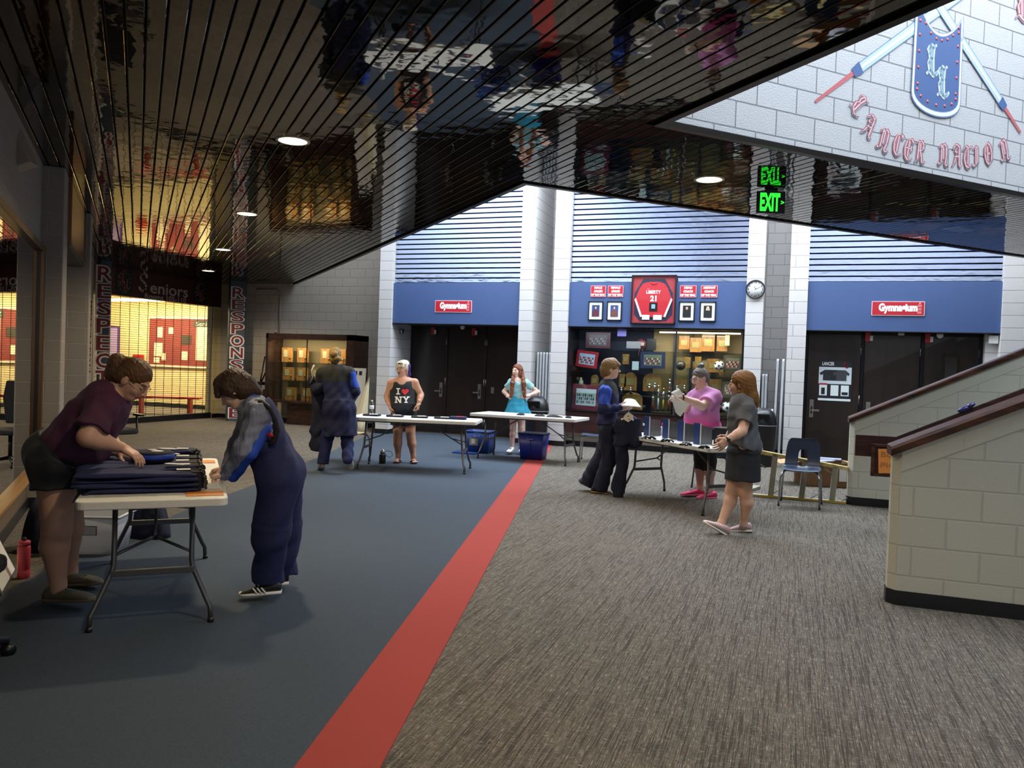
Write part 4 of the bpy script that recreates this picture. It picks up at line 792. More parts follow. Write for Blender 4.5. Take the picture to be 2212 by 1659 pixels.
# plastic totes on the blue carpet
def blue_tote(c, rz, label, w_, d_, h, m_, lid=True, lying=False):
    o = thing('plastic_tote', label, 'storage box', (c[0], c[1], 0), rz, 'blue plastic totes'); u = MB(); open_tub(u, w_ * .84, d_ * .84, w_, d_, h, m_, .03); u.build('tub', o)
    if lid:
        u = MB(); u.rbox((0, 0, h + .008), (w_ + .02, d_ + .02, .022), .03, mat('lid_navy', '141c45', .35)); u.build('lid', o, .004)
    else:
        u = MB(); u.tube([V(p) for p in tub_rings(w_ * .84, d_ * .84, w_ + .015, d_ + .015, h)[1]], .010, m_, 6, closed=True); u.build('rim', o)
    u = MB(); u.tube([(-.05, -d_ / 2 - .004, h - .045), (-.05, -d_ / 2 - .02, h - .075), (.05, -d_ / 2 - .02, h - .075), (.05, -d_ / 2 - .004, h - .045)], .005, mat('handle_grey', '9aa0b4', .4), 6); u.build('handle', o)
    u = MB(); u.bb((-.006, -d_ * .48, .04), (.006, -d_ * .49, h - .09), mat('tote_groove', '101c60', .4)); u.build('front_groove', o)
    return o
blue_tote((-3.98, 12.42), .0, 'bright blue lidded tote standing over the red stripe', .44, .36, .42, MATS['tote_blue'])
t2 = blue_tote((-5.06, 12.75), .0, 'open blue tub under the gap between the two far tables', .47, .36, .38, MATS['tub_blue'], lid=False)
u = MB(); u.bb((-.14, -.178, .14), (.02, -.172, .27), mat('label_tan', '8f8a6c', .7)); u.bb((-.10, -.18, .17), (-.03, -.176, .25), MATS['paper']); u.build('label', t2)
u = MB(); u.rbox((-5.22, 12.50, .012), (.42, .30, .022), .03, MATS['tub_blue']); tag(u.build('tub_lid'), 'blue lid lying flat on the carpet under the open blue tub', 'lid')

def trash_can(c, label):
    o = thing('trash_can', label, 'trash can', (c[0], c[1], 0), 0, 'black domed trash cans'); bp = MATS['black_plastic']
    u = MB(); u.lathe([(.20, 0), (.205, .02), (.225, .66), (.235, .68)], bp, 28); u.build('bin', o); u = MB(); u.lathe([(.236, .68), (.236, .72), (.225, .80), (.19, .90), (.12, .96), (.0, .985)], bp, 28); u.build('dome_lid', o)
    u = MB(); u.rbox((0, -.205, .815), (.24, .04, .14), .015, mat('flap_black', '07080a', .2), Matrix.Rotation(0, 4, 'X')); u.build('flap', o, .01); u = MB(); u.lathe([(.238, .675), (.241, .685), (.238, .695)], mat('trim_grey', '5d6064', .4), 28); u.build('rim', o); return o
trash_can((-4.58, 14.42), 'black domed trash can beside the left stack of folded tables'); trash_can((-.42, 13.9), 'black domed trash can behind the woman in the grey shirt')

def folded_table(c, L_, label, group, tilt=0.0, rz=0.0, w_=.74):
    o = thing('folded_table', label, 'folded table', (c[0], c[1], 0), rz, group); M_ = Matrix.Rotation(math.radians(tilt), 4, 'Y') @ Matrix.Rotation(PI / 2, 4, 'Z') @ Matrix.Rotation(PI / 2, 4, 'X')
    u = MB(); u.rbox((0, L_ / 2, 0), (w_, L_, .042), .04, mat('edge_white', 'b9bcc0', .4), M_, n=4); u.build('table_top', o, .005); u = MB(); u.box((0, L_ / 2, -.026), (w_ * .8, L_ * .8, .012), MATS['leg_grey'], 0, M_); u.build('folded_legs', o); return o
lab5 = ['leftmost', 'second from left', 'middle', 'second from right', 'rightmost']
for k in range(5): folded_table((-4.80 + .066 * k, 15.42 - .012 * k), 1.83, '%s of the five folded tables standing on end between the pillars' % lab5[k], 'folded tables on end between the left pillars')
folded_table((-.25, 15.3), 1.83, 'left tall folded table standing by the right pillar pair', 'folded tables by the right pillars', .5); folded_table((-.15, 15.2), 1.83, 'right tall folded table leaning on the pillar edge', 'folded tables by the right pillars', .4)
for k in range(2): folded_table((-.475 + .052 * k, 15.3), 1.55, ('left', 'right')[k] + ' folded table just above the right trash can', 'folded tables by the right pillars', 0, w_=.6)
for k in range(2): folded_table((-.36 + .065 * k, 14.9), .92, ('left', 'right')[k] + ' of the two short grey folded panels on the floor', 'short folded panels by the right trash can', 0, w_=.5)

# wooden ladder lying on its long edge, carton behind it
ld = thing('wooden_ladder', 'pale wooden stepladder lying on its side beside the stair wall', 'ladder', (-.6, 10.32, 0), math.radians(1)); wy = wood_mat('ladder_yellow', 'b39a52', 'd9c98c', .55, (10, 1, 10), 0); wg = wood_mat('ladder_grey', '8a8775', 'aaa690', .6, (10, 10, 1), 0)
yl = mat('ladder_paint', 'c9a52c', .5); u = MB(); u.bb((0, -.05, 0), (1.29, .03, .035), wg); u.bb((.25, -.052, .012), (1.29, -.046, .036), yl); u.build('rail', ld, .004)
u = MB(); u.box((.62, .0, .52), (1.36, .09, .045), wy, 0, Matrix.Translation((.62, 0, .52)) @ Matrix.Rotation(math.radians(7.5), 4, 'Y') @ Matrix.Translation((-.62, 0, -.52))); u.build('rail', ld, .004)
for x, dx, h in ((.42, .05, .55), (.78, .05, .50), (1.13, .05, .45)): u = MB(); u.box((0, 0, h / 2), (.065, .09, h - .03), wg, 0, Matrix.Translation((x, 0, 0.02)) @ Matrix.Rotation(math.radians(4), 4, 'Y')); u.build('tread', ld, .003)
for x in (.15, .62, .98): u = MB(); u.cyl((x, -.02, .50 - x * .06), (x + .2, -.02, .38 - x * .06), .009, wg, 6); u.cyl((x + .26, .0, .03), (x + .12 + .3, .0, .14), .007, wg, 6); u.build('brace', ld)
u = MB(); u.box((.14, .42, .02), (.10, .75, .035), wg, math.radians(-16)); u.build('rear_leg', ld, .003)
cb = thing('cardboard_box', 'open cardboard box with magazines behind the ladder', 'box', (.47, 12.0, 0), math.radians(12)); u = MB(); ct = MATS['carton']
for a_ in (((-.33, -.24, 0), (.33, -.235, .34)), ((-.33, .235, 0), (.33, .24, .34)), ((-.33, -.24, 0), (-.325, .24, .34)), ((.325, -.24, 0), (.33, .24, .34)), ((-.33, -.24, 0), (.33, .24, .01))): u.bb(*a_, m=ct)
u.build('carton', cb)
for sx, w_ in ((-1, .3), (1, .3)): u = MB(); u.box((sx * .15, 0, 0), (.3, .48, .006), mat('flap_tan', 'b3906a', .8), 0, Matrix.Translation((sx * .33, 0, .34)) @ Matrix.Rotation(sx * math.radians(8), 4, 'Y')); u.build('flap', cb)
u = MB(); u.box((.22, -.246, .2), (.10, .003, .22), MATS['paper']); u.build('label', cb)
for k in range(4): u = MB(); u.box((0, 0, .0), (.21, .28, .012), mat('mag_%d' % k, ('c9cfdc', 'b8bccf', 'dcdde2', 'a5aac4')[k], .35), .5 * k); o = u.build('magazine'); o.location = (.40 + .06 * k, 11.95 + .03 * k, .335 + .013 * k); tag(o, ('lowest', 'second lowest', 'second highest', 'topmost')[k] + ' magazine in the cardboard box behind the ladder', 'magazine', 'magazines in the cardboard box')

# hat cases, belts and other things on the right table
T4 = Matrix.Translation((-1.15, 9.37, .741)) @ Matrix.Rotation(math.radians(135), 4, 'Z'); brushed = mat('brushed_grey', '77777a', .35, .7, var=.45, scale=60, stretch=(1, 1, .06)); bpan = mat('case_blue', '1c356f', .45)
lab4 = ['leftmost', 'second from left', 'third from left', 'rightmost']
for k, (px, py) in enumerate(((1398, 941), (1439, 948), (1472, 953), (1507, 960))):
    p = atZ(px, py, .741); o = thing('hat_case', '%s of the four blue and silver hat cases on the right table' % lab4[k], 'case', (p.x + .02, p.y + .06, .741), math.radians(10), 'blue and silver hat cases')
    u = MB(); u.bb((-.012, -.10, 0), (-.0, -.088, .235), mat('post_white', 'c9c9c2', .4)); u.build('edge_strip', o)
    u = MB(); u.add([(0, -.09, 0), (.125, .01, 0), (.125, .01, .19), (0, -.09, .21)], [(0, 1, 2, 3)], brushed); u.add([(0.002, -.084, 0), (.125, .016, 0), (.125, .016, .19), (0.002, -.084, .21)], [(3, 2, 1, 0)], brushed); u.build('silver_panel', o)
    u = MB(); u.prism([(-.012, -.09), (-.075, .0), (-.07, .006), (-.006, -.084)][::-1], 0, .235, bpan); u.prism([(.125, .01), (.132, .016), (.10, .06), (.092, .054)], 0, .19, bpan); u.prism([(-.075, .0), (.095, .055), (.095, .061), (-.075, .006)][::-1], 0, .19, MATS['navy_dark']); u.build('blue_panels', o)
for k, (px, py) in enumerate(((1400, 949), (1440, 955), (1482, 963), (1522, 969))):
    p = atZ(px, py, .741); o = thing('chin_strap_bundle', 'black and white strap bundle in front of the %s hat case' % lab4[k], 'straps', (p.x, p.y - .01, .741), .3 * k, 'strap bundles before the hat cases'); r2 = np.random.RandomState(50 + k)
    u = MB()
    for q in range(5): a = r2.rand() * 6; c0 = (r2.rand(2) - .5) * .08; u.tube([(c0[0] + .05 * math.cos(a), c0[1] + .03 * math.sin(a), .008), (c0[0], c0[1], .03 + .015 * r2.rand()), (c0[0] - .06 * math.cos(a + .5), c0[1] - .03 * math.sin(a + .5), .01)], .010, MATS['black_plastic'], 6)
    u.build('straps', o); u = MB()
    for q in range(4): a = r2.rand() * 6; u.box(((r2.rand() - .5) * .12, (r2.rand() - .5) * .06 - .01, .02 + .02 * r2.rand()), (.055, .03, .006), (MATS['paper'], mat('tag_blue', 'aebfdd', .5), MATS['chrome'], MATS['tag_white'])[q], a)
    u.build('tags', o)
p = T4 @ V((-.52, -.22, 0)); o = thing('black_case', 'black equipment case with white labels at the right end of the table', 'case', (p.x, p.y, .741), math.radians(5)); u = MB(); u.rbox((0, 0, .085), (.34, .22, .17), .015, MATS['black_plastic']); u.build('case_body', o, .004); u = MB(); u.rbox((0, 0, .178), (.35, .23, .014), .015, mat('case_lid', '2a2c31', .25)); u.build('lid', o, .003)
u = MB(); u.bb((.03, -.113, .08), (.055, -.111, .105), MATS['paper']); u.bb((.02, -.113, .045), (.12, -.111, .065), MATS['paper']); u.build('labels', o)
p = T4 @ V((.50, -.20, 0)); u = MB(); u.prism([(-.07, 0), (.04, 0), (.07, .03), (.05, .055), (-.07, .05)], -.05, .05, mat('pouch_red', 'b5404a', .6), Matrix.Rotation(PI / 2, 4, 'X')); o = u.build('red_pouch', bevel=.008); o.location = (p.x - .06, p.y, .741 + .10); tag(o, 'red pouch on the white box behind the hat cases', 'pouch')
u = MB(); u.bb((-.20, -.08, 0), (.2, .08, .10), MATS['paper']); o = u.build('white_box', bevel=.004); o.location = (p.x, p.y, .741); o.rotation_euler = (0, 0, .1); tag(o, 'white box standing behind the hat cases', 'box')
# ================================================================ wooden trophy case on the left, built-in showcase in the middle
w_ = thing('wooden_display_case', 'dark wooden display case with shelves by the back wall on the left', 'display case', (-10.38, 15.68, 0)); wc = MATS['wood_case']
u = MB(); u.bb((-.62, -.22, 0), (.95, .30, .53), wc); u.build('plinth', w_, .004); u = MB()
for a_ in (((-1.17, -.33, .50), (1.18, .30, .55)), ((-1.17, -.33, 1.97), (1.18, .30, 2.10)), ((-1.17, -.33, .5), (-1.11, .30, 2.1)), ((.98, -.33, .5), (1.18, .30, 2.1)), ((-1.17, .28, .5), (1.18, .30, 2.1))): u.bb(*a_, m=wc)
u.build('cabinet_frame', w_, .003)
u = MB(); u.bb((-1.11, .24, .55), (.98, .28, 1.97), mat('case_back', '6d6246', .8)); u.build('back_panel', w_)
for z in (1.0, 1.42): u = MB(); u.bb((-1.11, -.28, z), (.98, .24, z + .02), glass_mat('shelf_clear', (.8, .84, .8), .12)); u.build('shelf', w_)
u = MB(); u.bb((-1.11, -.325, .55), (.98, -.32, 1.97), MATS['case_glass']); u.bb((-.06, -.335, .55), (-.04, -.315, 1.97), MATS['black_metal']); u.build('glass_door', w_)
plq = wood_mat('plaque_wood', '7a5428', 'b08246', .35, (6, 6, 2), .3)
area('case_lamp', (-10.5, 15.42, 1.93), 1.8, .05, 26, WARM, (math.radians(25), 0, 0))  # added fill to brighten the shelves, no fitting of the case
def plaque_box(x, z, w, h, label, i):
    o = thing('award_plaque', label, 'plaque', (-10.38 + x, 15.75, z), 0, 'award plaques in the wooden display case'); u = MB(); u.bb((-w / 2, -.02, 0), (w / 2, .02, h), plq); u.build('board', o, .004)
    u = MB(); u.bb((-w * .32, -.026, h * .35), (w * .05, -.02, h * .85), mat('plate_pale', 'b5b08c', .35, .3)); u.build('engraved_plate', o); u = MB(); u.lathe([(.02, 0), (.008, .02), (.006, .06), (.02, .09), (.016, .12)], mat('gold', 'b08a3a', .25, 1.0), 10, c=(w * .28, -.04, 0.01)); u.build('figurine', o)
lv = {1.44: 'top', 1.02: 'middle', .55: 'bottom'}
for z, xs in ((1.44, (-.85, -.42, .22, .60, .88)), (1.02, (-.80, -.42, -.02, .42, .8)), (.55, (-.72, -.28, .32, .74))):
    for i, x in enumerate(xs): plaque_box(x, z, .30, .30 if z < 1.2 else .34, 'award plaque on the %s shelf of the wooden case, number %s from left' % (lv[z], ('one', 'two', 'three', 'four', 'five')[i]), i)
u = MB(); u.tube([(-12.35, 15.98, 3.18), (-11.75, 15.98, 3.18), (-11.68, 15.98, 3.15), (-11.65, 15.98, 3.08), (-11.65, 15.98, 2.1)], .014, mat('conduit', 'a59c8c', .4), 8); tag(u.build('conduit'), 'thin metal conduit bending down the back wall above the wooden case', 'pipe')
u = MB(); u.ball((-11.4, 15.5, 2.135), .035, MATS['steel'], 12); tag(u.build('metal_ball'), 'small shiny ball on top of the wooden display case', 'ball')
for x0, x1, z, l in ((-11.98, -11.83, 1.55, 'left black pole leaning on the wall left of the wooden case'), (-11.70, -11.80, 1.68, 'right black pole leaning on the wall left of the wooden case')): u = MB(); u.cyl((x1, 15.55, .95), (x0, 15.9, z), .017, MATS['black_plastic']); tag(u.build('black_pole'), l, 'pole', 'black poles left of the wooden case')
ct_ = thing('equipment_cart', 'low black equipment cart left of the wooden case', 'cart', (-11.85, 15.55, 0)); u = MB(); u.bb((-.2, -.2, .88), (.2, .25, .95), MATS['black_plastic']); u.bb((-.2, -.2, .45), (.2, .25, .5), MATS['black_plastic']); u.build('shelves', ct_, .006)
for x, y in ((-.18, -.18), (.18, -.18), (-.18, .23), (.18, .23)): u = MB(); u.cyl((x, y, 0), (x, y, .9), .015, MATS['black_plastic']); u.build('leg', ct_)
e_ = thing('easel_board', 'white board leaning at the right end of the wooden case', 'board', (-8.95, 15.0, 0), .05); u = MB(); u.prism([(-.22, 0), (.22, 0), (.17, 1.38), (-.13, 1.38)], -.01, .01, mat('foam_white', 'b9b5aa', .7), Matrix.Rotation(math.radians(82), 4, 'X')); u.build('panel', e_)
u = MB()
for x in (-.07, .05): u.box((x, 1.27, .013), (.07, .09, .004), MATS['frame_black'], 0, Matrix.Rotation(math.radians(82), 4, 'X'))
u.build('clips', e_)
u = MB(); rg = []
for k in range(7):
    f_ = k / 6; rg.append([((.17 * (1 - f_) + .012) * math.cos(2 * PI * a / 20) * (1 + .2 * math.sin(5 * 2 * PI * a / 20)) + .12 * f_, .10 * (1 - f_) * math.sin(2 * PI * a / 20) * (1 + .2 * math.sin(4 * 2 * PI * a / 20)) + .2 * f_, 1.2 * f_) for a in range(20)])
u.loft(rg, mat('canvas', 'b5aa8c', .8, bump=.5, scale=14)); o = u.build('folded_canvas'); o.location = (-8.55, 14.5, 0.0); tag(o, 'folded cream canvas cone leaning by the left pillar', 'canvas')

# built-in showcase
def yz(px, py, Y=15.25): p = atY(px, py, Y); return p.x, p.z
u = MB(); u.bb((-4.14, 15.06, 0), (-.82, 15.2, .30), MATS['block_tan']); struct('wall_under_case', u)
s_ = thing('showcase', 'large built-in glass showcase under the blue centre band', 'showcase', (-2.48, 15.0, 0)); wd = wood_mat('case_sill', '241010', '3b1c18', .4, (2, 8, 8), .1)
u = MB(); u.bb((-1.66, -.10, .27), (1.66, .6, .70), wd); u.build('base_panel', s_, .004)
u = MB(); u.bb((-1.66, .58, .70), (-.10, .62, 2.36), mat('back_navy', '141c30', .8)); u.bb((-.10, .58, .70), (1.66, .62, 2.36), mat('back_tan', '8a7c5c', .8)); u.build('back_panel', s_)  # tan half puts the warm-lit look of the right side into colour
u = MB(); u.bb((-1.66, -.12, .70), (1.66, .58, .715), MATS['black_metal']); u.bb((-1.66, -.10, 2.32), (1.66, .58, 2.36), MATS['black_metal']); u.bb((-1.66, -.12, .70), (-1.62, .58, 2.36), MATS['black_metal']); u.bb((1.62, -.12, .70), (1.66, .58, 2.36), MATS['black_metal']); u.build('frame', s_)
for z in (1.04, 1.47, 1.90):
    u = MB(); u.bb((-1.62, .08, z), (1.62, .56, z + .014), MATS['shelf_clear']); u.build('shelf', s_)
u = MB()
for x in (.30, .62, 1.02): u.bb((x, .50, .71), (x + .05, .57, 2.32), mat('post_navy', '151c2c', .5))
u.build('rear_post', s_)
u = MB(); u.bb((.415, -.10, .71), (.445, -.07, 2.32), MATS['chrome']); u.build('door_stile', s_)
for n_, (x0, x1) in enumerate(((-1.62, .43), (.43, 1.62))): u = MB(); u.bb((x0, -.10 + .02 * n_, .715), (x1, -.094 + .02 * n_, 2.32), MATS['case_glass']); u.build('glass_pane', s_)
u = MB(); u.bb((.1, -.02, 2.26), (1.58, .0, 2.285), mat('tube_white', 'fff2d0', emit=5.0)); u.build('strip_lamp', s_)  # added glowing strip for the warm light in the right half
area('showcase_lamp', (-1.75, 14.98, 2.25), 1.6, .05, 34, (1, .88, .66), (math.radians(8), 0, 0)); area('showcase_lamp_left', (-3.3, 14.98, 2.28), 1.3, .05, 14, (.85, .9, 1), (math.radians(8), 0, 0))  # added fills that brighten the inside, not fittings of the showcase
def group_photo(px, py, w, h, tilt, label, framec, skyc, dots, Y=15.3, group='framed team photos in the showcase'):
    x, z = yz(px, py, Y); o = thing('team_photo', label, 'picture', (x, Y, z), 0, group); o.rotation_euler = (0, math.radians(tilt), 0)
    u = MB(); u.bb((-w / 2, -.012, -h / 2), (w / 2, .012, h / 2), mat('fr_' + framec, framec, .45)); u.build('frame', o, .003)
    u = MB(); a, b = w * .36, h * .33; u.bb((-a, -.015, -b), (a, -.012, b), mat('ph_' + skyc, skyc, .5)); u.build('photograph', o); u = MB(); r2 = np.random.RandomState(int(px))
    for row in range(3):
        for i in range(9): u.bb((-a * .85 + i * a * .2 - .012, -.018, -b * .75 + row * b * .42), (-a * .85 + i * a * .2 + .014, -.015, -b * .75 + row * b * .42 + b * .30), mat('dot_' + dots[(i + row) % len(dots)], dots[(i + row) % len(dots)], .6))
    u.build('people_row', o); return o
group_photo(1268, 776, .44, .33, 6, 'red framed team photo tilted on the upper left shelf', 'a01c2c', '9fb6d6', ('d8c0b0', '2a2a30', 'b03038'))
group_photo(1266, 858, .56, .50, 1.5, 'large maroon framed black and white team photo at lower left', '6d2a38', 'b9cdd0', ('30343a', '9fa8aa', '50555a'), 15.2)
group_photo(1410, 778, .48, .32, 0, 'team photo with a blue banner left of the door stile', '1c2850', '56665c', ('b9a8a4', '7a2a3c', '30343a'))
group_photo(1292, 735, .50, .32, 0, 'dark maroon framed photo on the top left shelf', '34141c', '39363a', ('58504c', '20242a', '6d6a68'))
group_photo(1583, 785, .34, .30, 0, 'team photo in red uniforms at upper right', '4a4438', '6b6a60', ('a83040', 'c9b8a8', '2a2a30')); group_photo(1580, 842, .36, .30, 0, 'team photo in red uniforms at lower right', '5a5444', '8a8676', ('b03444', 'c9b8a8', 'd8d0c4'))
def plaque(px, py, w, h, label, arch=False, Y=15.38, m_=None):
    x, z = yz(px, py, Y); o = thing('wooden_plaque', label, 'plaque', (x, Y, z - h / 2), 0, 'wooden plaques in the showcase'); u = MB(); pts = [(-w / 2, 0), (w / 2, 0), (w / 2, h * .6)] + ([(w / 2 * math.cos(PI * i / 10), h * .6 + h * .4 * math.sin(PI * i / 10)) for i in range(1, 10)] if arch else [(w / 2, h), (-w / 2, h)]) + ([(-w / 2, h * .6)] if arch else [])
    u.prism(pts[::-1], -.012, .012, m_ or plq, RX); u.build('board', o, .003); u = MB(); u.bb((-w * .3, -.017, h * .3), (w * .3, -.012, h * .68), mat('plate_gold', 'a59a68', .3, .5)); u.build('engraved_plate', o)
for i, (px, py, w, h, a, l) in enumerate(((1285, 822, .16, .24, 1, 'small arched plaque above the maroon team photo'), (1345, 822, .14, .26, 0, 'narrow plaque behind the boy with glasses'), (1362, 824, .25, .36, 1, 'arched plaque right of the boy, third shelf'), (1409, 826, .36, .36, 1, 'widest arched plaque on the third shelf'), (1366, 866, .40, .34, 1, 'big arched plaque on the bottom, behind the held paper'),
    (1352, 776, .13, .2, 0, 'small square plaque over the boy with glasses'), (1478, 740, .2, .26, 0, 'plaque at the top, right of the door stile'), (1503, 745, .22, .28, 0, 'second plaque right of the stile on the top shelf'), (1530, 740, .24, .34, 0, 'wide plaque in the top row, middle right'), (1560, 742, .2, .3, 0, 'plaque at top right beside the bright window'),
    (1485, 783, .12, .2, 0, 'bright narrow plaque left of the hair bun'), (1508, 783, .12, .22, 0, 'bright narrow plaque just behind the hair bun'), (1540, 790, .22, .26, 0, 'plaque right of the hair bun on the second shelf'), (1470, 836, .22, .28, 0, 'plaque behind the raised white paper'), (1545, 836, .22, .3, 0, 'plaque between the two women, third shelf'), (1560, 800, .1, .2, 0, 'narrow plaque beside the upper red team photo'))): plaque(px, py, w, h, l, bool(a))
def trophy(px, py, h, label, col, Y=15.22):
    x, z = yz(px, py, Y); o = thing('trophy', label, 'trophy', (x, Y, z), 0, 'trophies in the showcase'); u = MB(); u.bb((-.035, -.035, 0), (.035, .035, .03), MATS['black_plastic']); u.build('base', o); u = MB(); u.cyl((0, 0, .03), (0, 0, h * .5), .016, mat('col_' + col, col, .3)); u.build('column', o)
    u = MB(); u.lathe([(.02, h * .5), (.012, h * .55), (.03, h * .62), (.04, h * .72), (.012, h * .8), (.006, h * .85)], mat('silver', 'c4c6c9', .15, 1.0), 12); u.ball((0, 0, h * .92), .026, MATS['silver'] if col != 'b59a3c' else mat('gold', 'b08a3a', .25, 1.0), 10); u.build('cup', o)
for i, (px, py, h, c, l) in enumerate(((1410, 888, .36, '7a1c3a', 'trophy with a maroon column, leftmost of the tall trophies'), (1421, 888, .52, 'b9c6d6', 'tallest trophy, pale column'), (1432, 888, .46, 'b59a3c', 'trophy with a yellow column'), (1444, 888, .40, '9c2430', 'trophy with a red column'), (1402, 852, .2, '22242a', 'small silver trophy left on the third shelf'), (1414, 852, .22, '22242a', 'small silver trophy beside it on the third shelf'), (1446, 852, .3, '5a1c1c', 'trophy topped by a dark red ball'), (1342, 852, .13, '22242a', 'tiny trophy behind the shoulder of the boy'), (1362, 852, .13, '22242a', 'tiny trophy below the arched plaque'), (1462, 852, .16, '22242a', 'small trophy above the white paper'), (1478, 852, .17, '22242a', 'small trophy right of the white paper'))): trophy(px, py, h, l, c)
def ball_(px, py, r, label, m1, m2=None, Y=15.2):
    x, z = yz(px, py, Y); o = thing('sports_ball', label, 'ball', (x, Y, z + r), 0, 'balls in the showcase'); u = MB(); u.ball((0, 0, 0), r, m1, 20); u.build('ball_skin', o)
    if m2:
        u = MB()
        for d in ((0, -1, 0), (.7, -.6, .4), (-.7, -.6, .4), (.5, -.6, -.6), (-.5, -.6, -.6), (0, -.4, .9)): d = V(d).normalized(); u.cyl(d * (r * .93), d * (r * 1.01), r * .26, m2, 5)
        u.build('patches', o)
ball_(1571, 893, .11, 'black and white football beside the grey-shirted woman', MATS['paper'], MATS['black_plastic']); ball_(1552, 893, .10, 'dark maroon ball left of the black and white football', mat('ball_maroon', '4a1824', .4)); ball_(1553, 800, .09, 'black and white ball right of the hair bun', MATS['paper'], MATS['black_plastic']); ball_(1470, 800, .09, 'dark ball left of the hair bun on the second shelf', mat('ball_dark', '2a2622', .4))
x, z = yz(1384, 743); o = thing('round_award', 'round maroon award with ribbons at the top left of the showcase', 'award', (x, 15.3, z)); u = MB(); u.cyl((0, -.01, 0), (0, .01, 0), .10, mat('award_maroon', '4c1a22', .5), 24); u.build('disc', o); u = MB(); u.bb((-.06, -.014, -.03), (.06, -.01, .03), mat('award_grey', '8c8884', .5)); u.build('name_plate', o); u = MB(); u.tube([(-.02, 0, -.09), (-.05, 0, -.2), (.03, 0, -.3)], .008, MATS['award_maroon'], 6); u.tube([(.02, 0, -.09), (.05, 0, -.2)], .008, MATS['award_maroon'], 6); u.build('ribbon', o)
for px, py, w, h, c, l, cat, nm in ((1407, 744, .18, .22, '14181c', 'black award plate on the top shelf', 'plaque', 'black_plate'), (1343, 718, .18, .15, '5a55a8', 'violet picture at the top of the showcase', 'picture', 'violet_picture'), (1372, 790, .13, .17, 'a9bccb', 'pale certificate on the second shelf', 'certificate', 'certificate'), (1368, 745, .28, .14, '6d7072', 'grey paper pile on the top shelf', 'paper', 'paper_pile'), (1571, 735, .08, .2, 'e0c98c', 'bright cream card near the top right corner', 'card', 'cream_card')):
    x, z = yz(px, py); u = MB(); u.bb((x - w / 2, 15.27, z - h / 2), (x + w / 2, 15.29, z + h / 2), mat('it_' + c, c, .4)); tag(u.build(nm, bevel=.003), l + (' behind the glass' if len(l.split()) < 12 else ''), cat)
u = MB(); x, z = yz(1255, 826); u.lathe([(.04, 0), (.045, .01), (.045, .12), (.02, .16), (.02, .2)], mat('jar', '8c8c70', .2), 14, c=(x, 15.25, z - .1)); tag(u.build('glass_jar'), 'small jar bottle above the maroon framed team photo', 'jar')

# stair handrail, sign on its post
r_ = thing('stair_handrail', 'dark stained centre handrail board of the stairs', 'handrail', (.6, 8.1, 0)); u = MB()
def slab(pts, y0, y1, m_, o_=(0, 0)):
    u.prism([(x + o_[0], z + o_[1]) for x, z in pts], -y1, -y0, m_, RX)
slab([(.0, .80), (.40, .80), (3.6, 2.40), (3.6, 2.60), (.34, 1.0), (.0, 1.0)], -.02, .025, MATS['wood_rail']); u.build('rail_board', r_, .004)
for x, h in ((.33, .78), (1.6, 1.35), (2.9, 2.0)): u = MB(); u.cyl((x, .03, 0.01), (x, .03, h), .016, MATS['black_metal']); u.build('post', r_)
ps = thing('post_sign', 'dark wooden notice frame holding an orange handwritten sheet', 'sign', (.93, 8.02, .78), math.radians(5)); u = MB()
for a_ in (((-.20, -.02, -.15), (.20, .0, .15)),): u.bb(*a_, m=MATS['wood_rail'])
for a_ in (((-.20, -.03, -.15), (-.175, -.02, .15)), ((.175, -.03, -.15), (.2, -.02, .15)), ((-.2, -.03, .125), (.2, -.02, .15)), ((-.2, -.03, -.15), (.2, -.02, -.125))): u.bb(*a_, m=MATS['wood_cap'])
u.build('notice_frame', ps, .003); u = MB(); u.box((.0, -.026, 0), (.28, .004, .225), MATS['orange_card'], 0, Matrix.Rotation(math.radians(-3), 4, 'Y')); u.build('sheet', ps)
u = MB(); put_text(u, 'BUS', wallM((-.04, -.03, .06), (1, 0, 0)), .07, mat('pencil', 'a06a30', .7), .001, 0, fit=.16); put_text(u, 'PICK', wallM((-.02, -.03, -.04), (1, 0, 0)), .07, MATS['pencil'], .001, 0, fit=.2); u.build('handwriting', ps)
u = MB(); u.ball((0, 0, 0), (.07, .03, .025), mat('ribbon_blue', '1d1f60', .3, coat=.5), 12); u.ball((.05, -.01, .012), (.04, .03, .02), MATS['ribbon_blue'], 10); o = u.build('ribbon_knot'); o.location = (1.50, 8.08, 1.292); o.rotation_euler = (0, math.radians(-26), 0); tag(o, 'shiny dark blue ribbon knot on the stair handrail', 'ribbon')
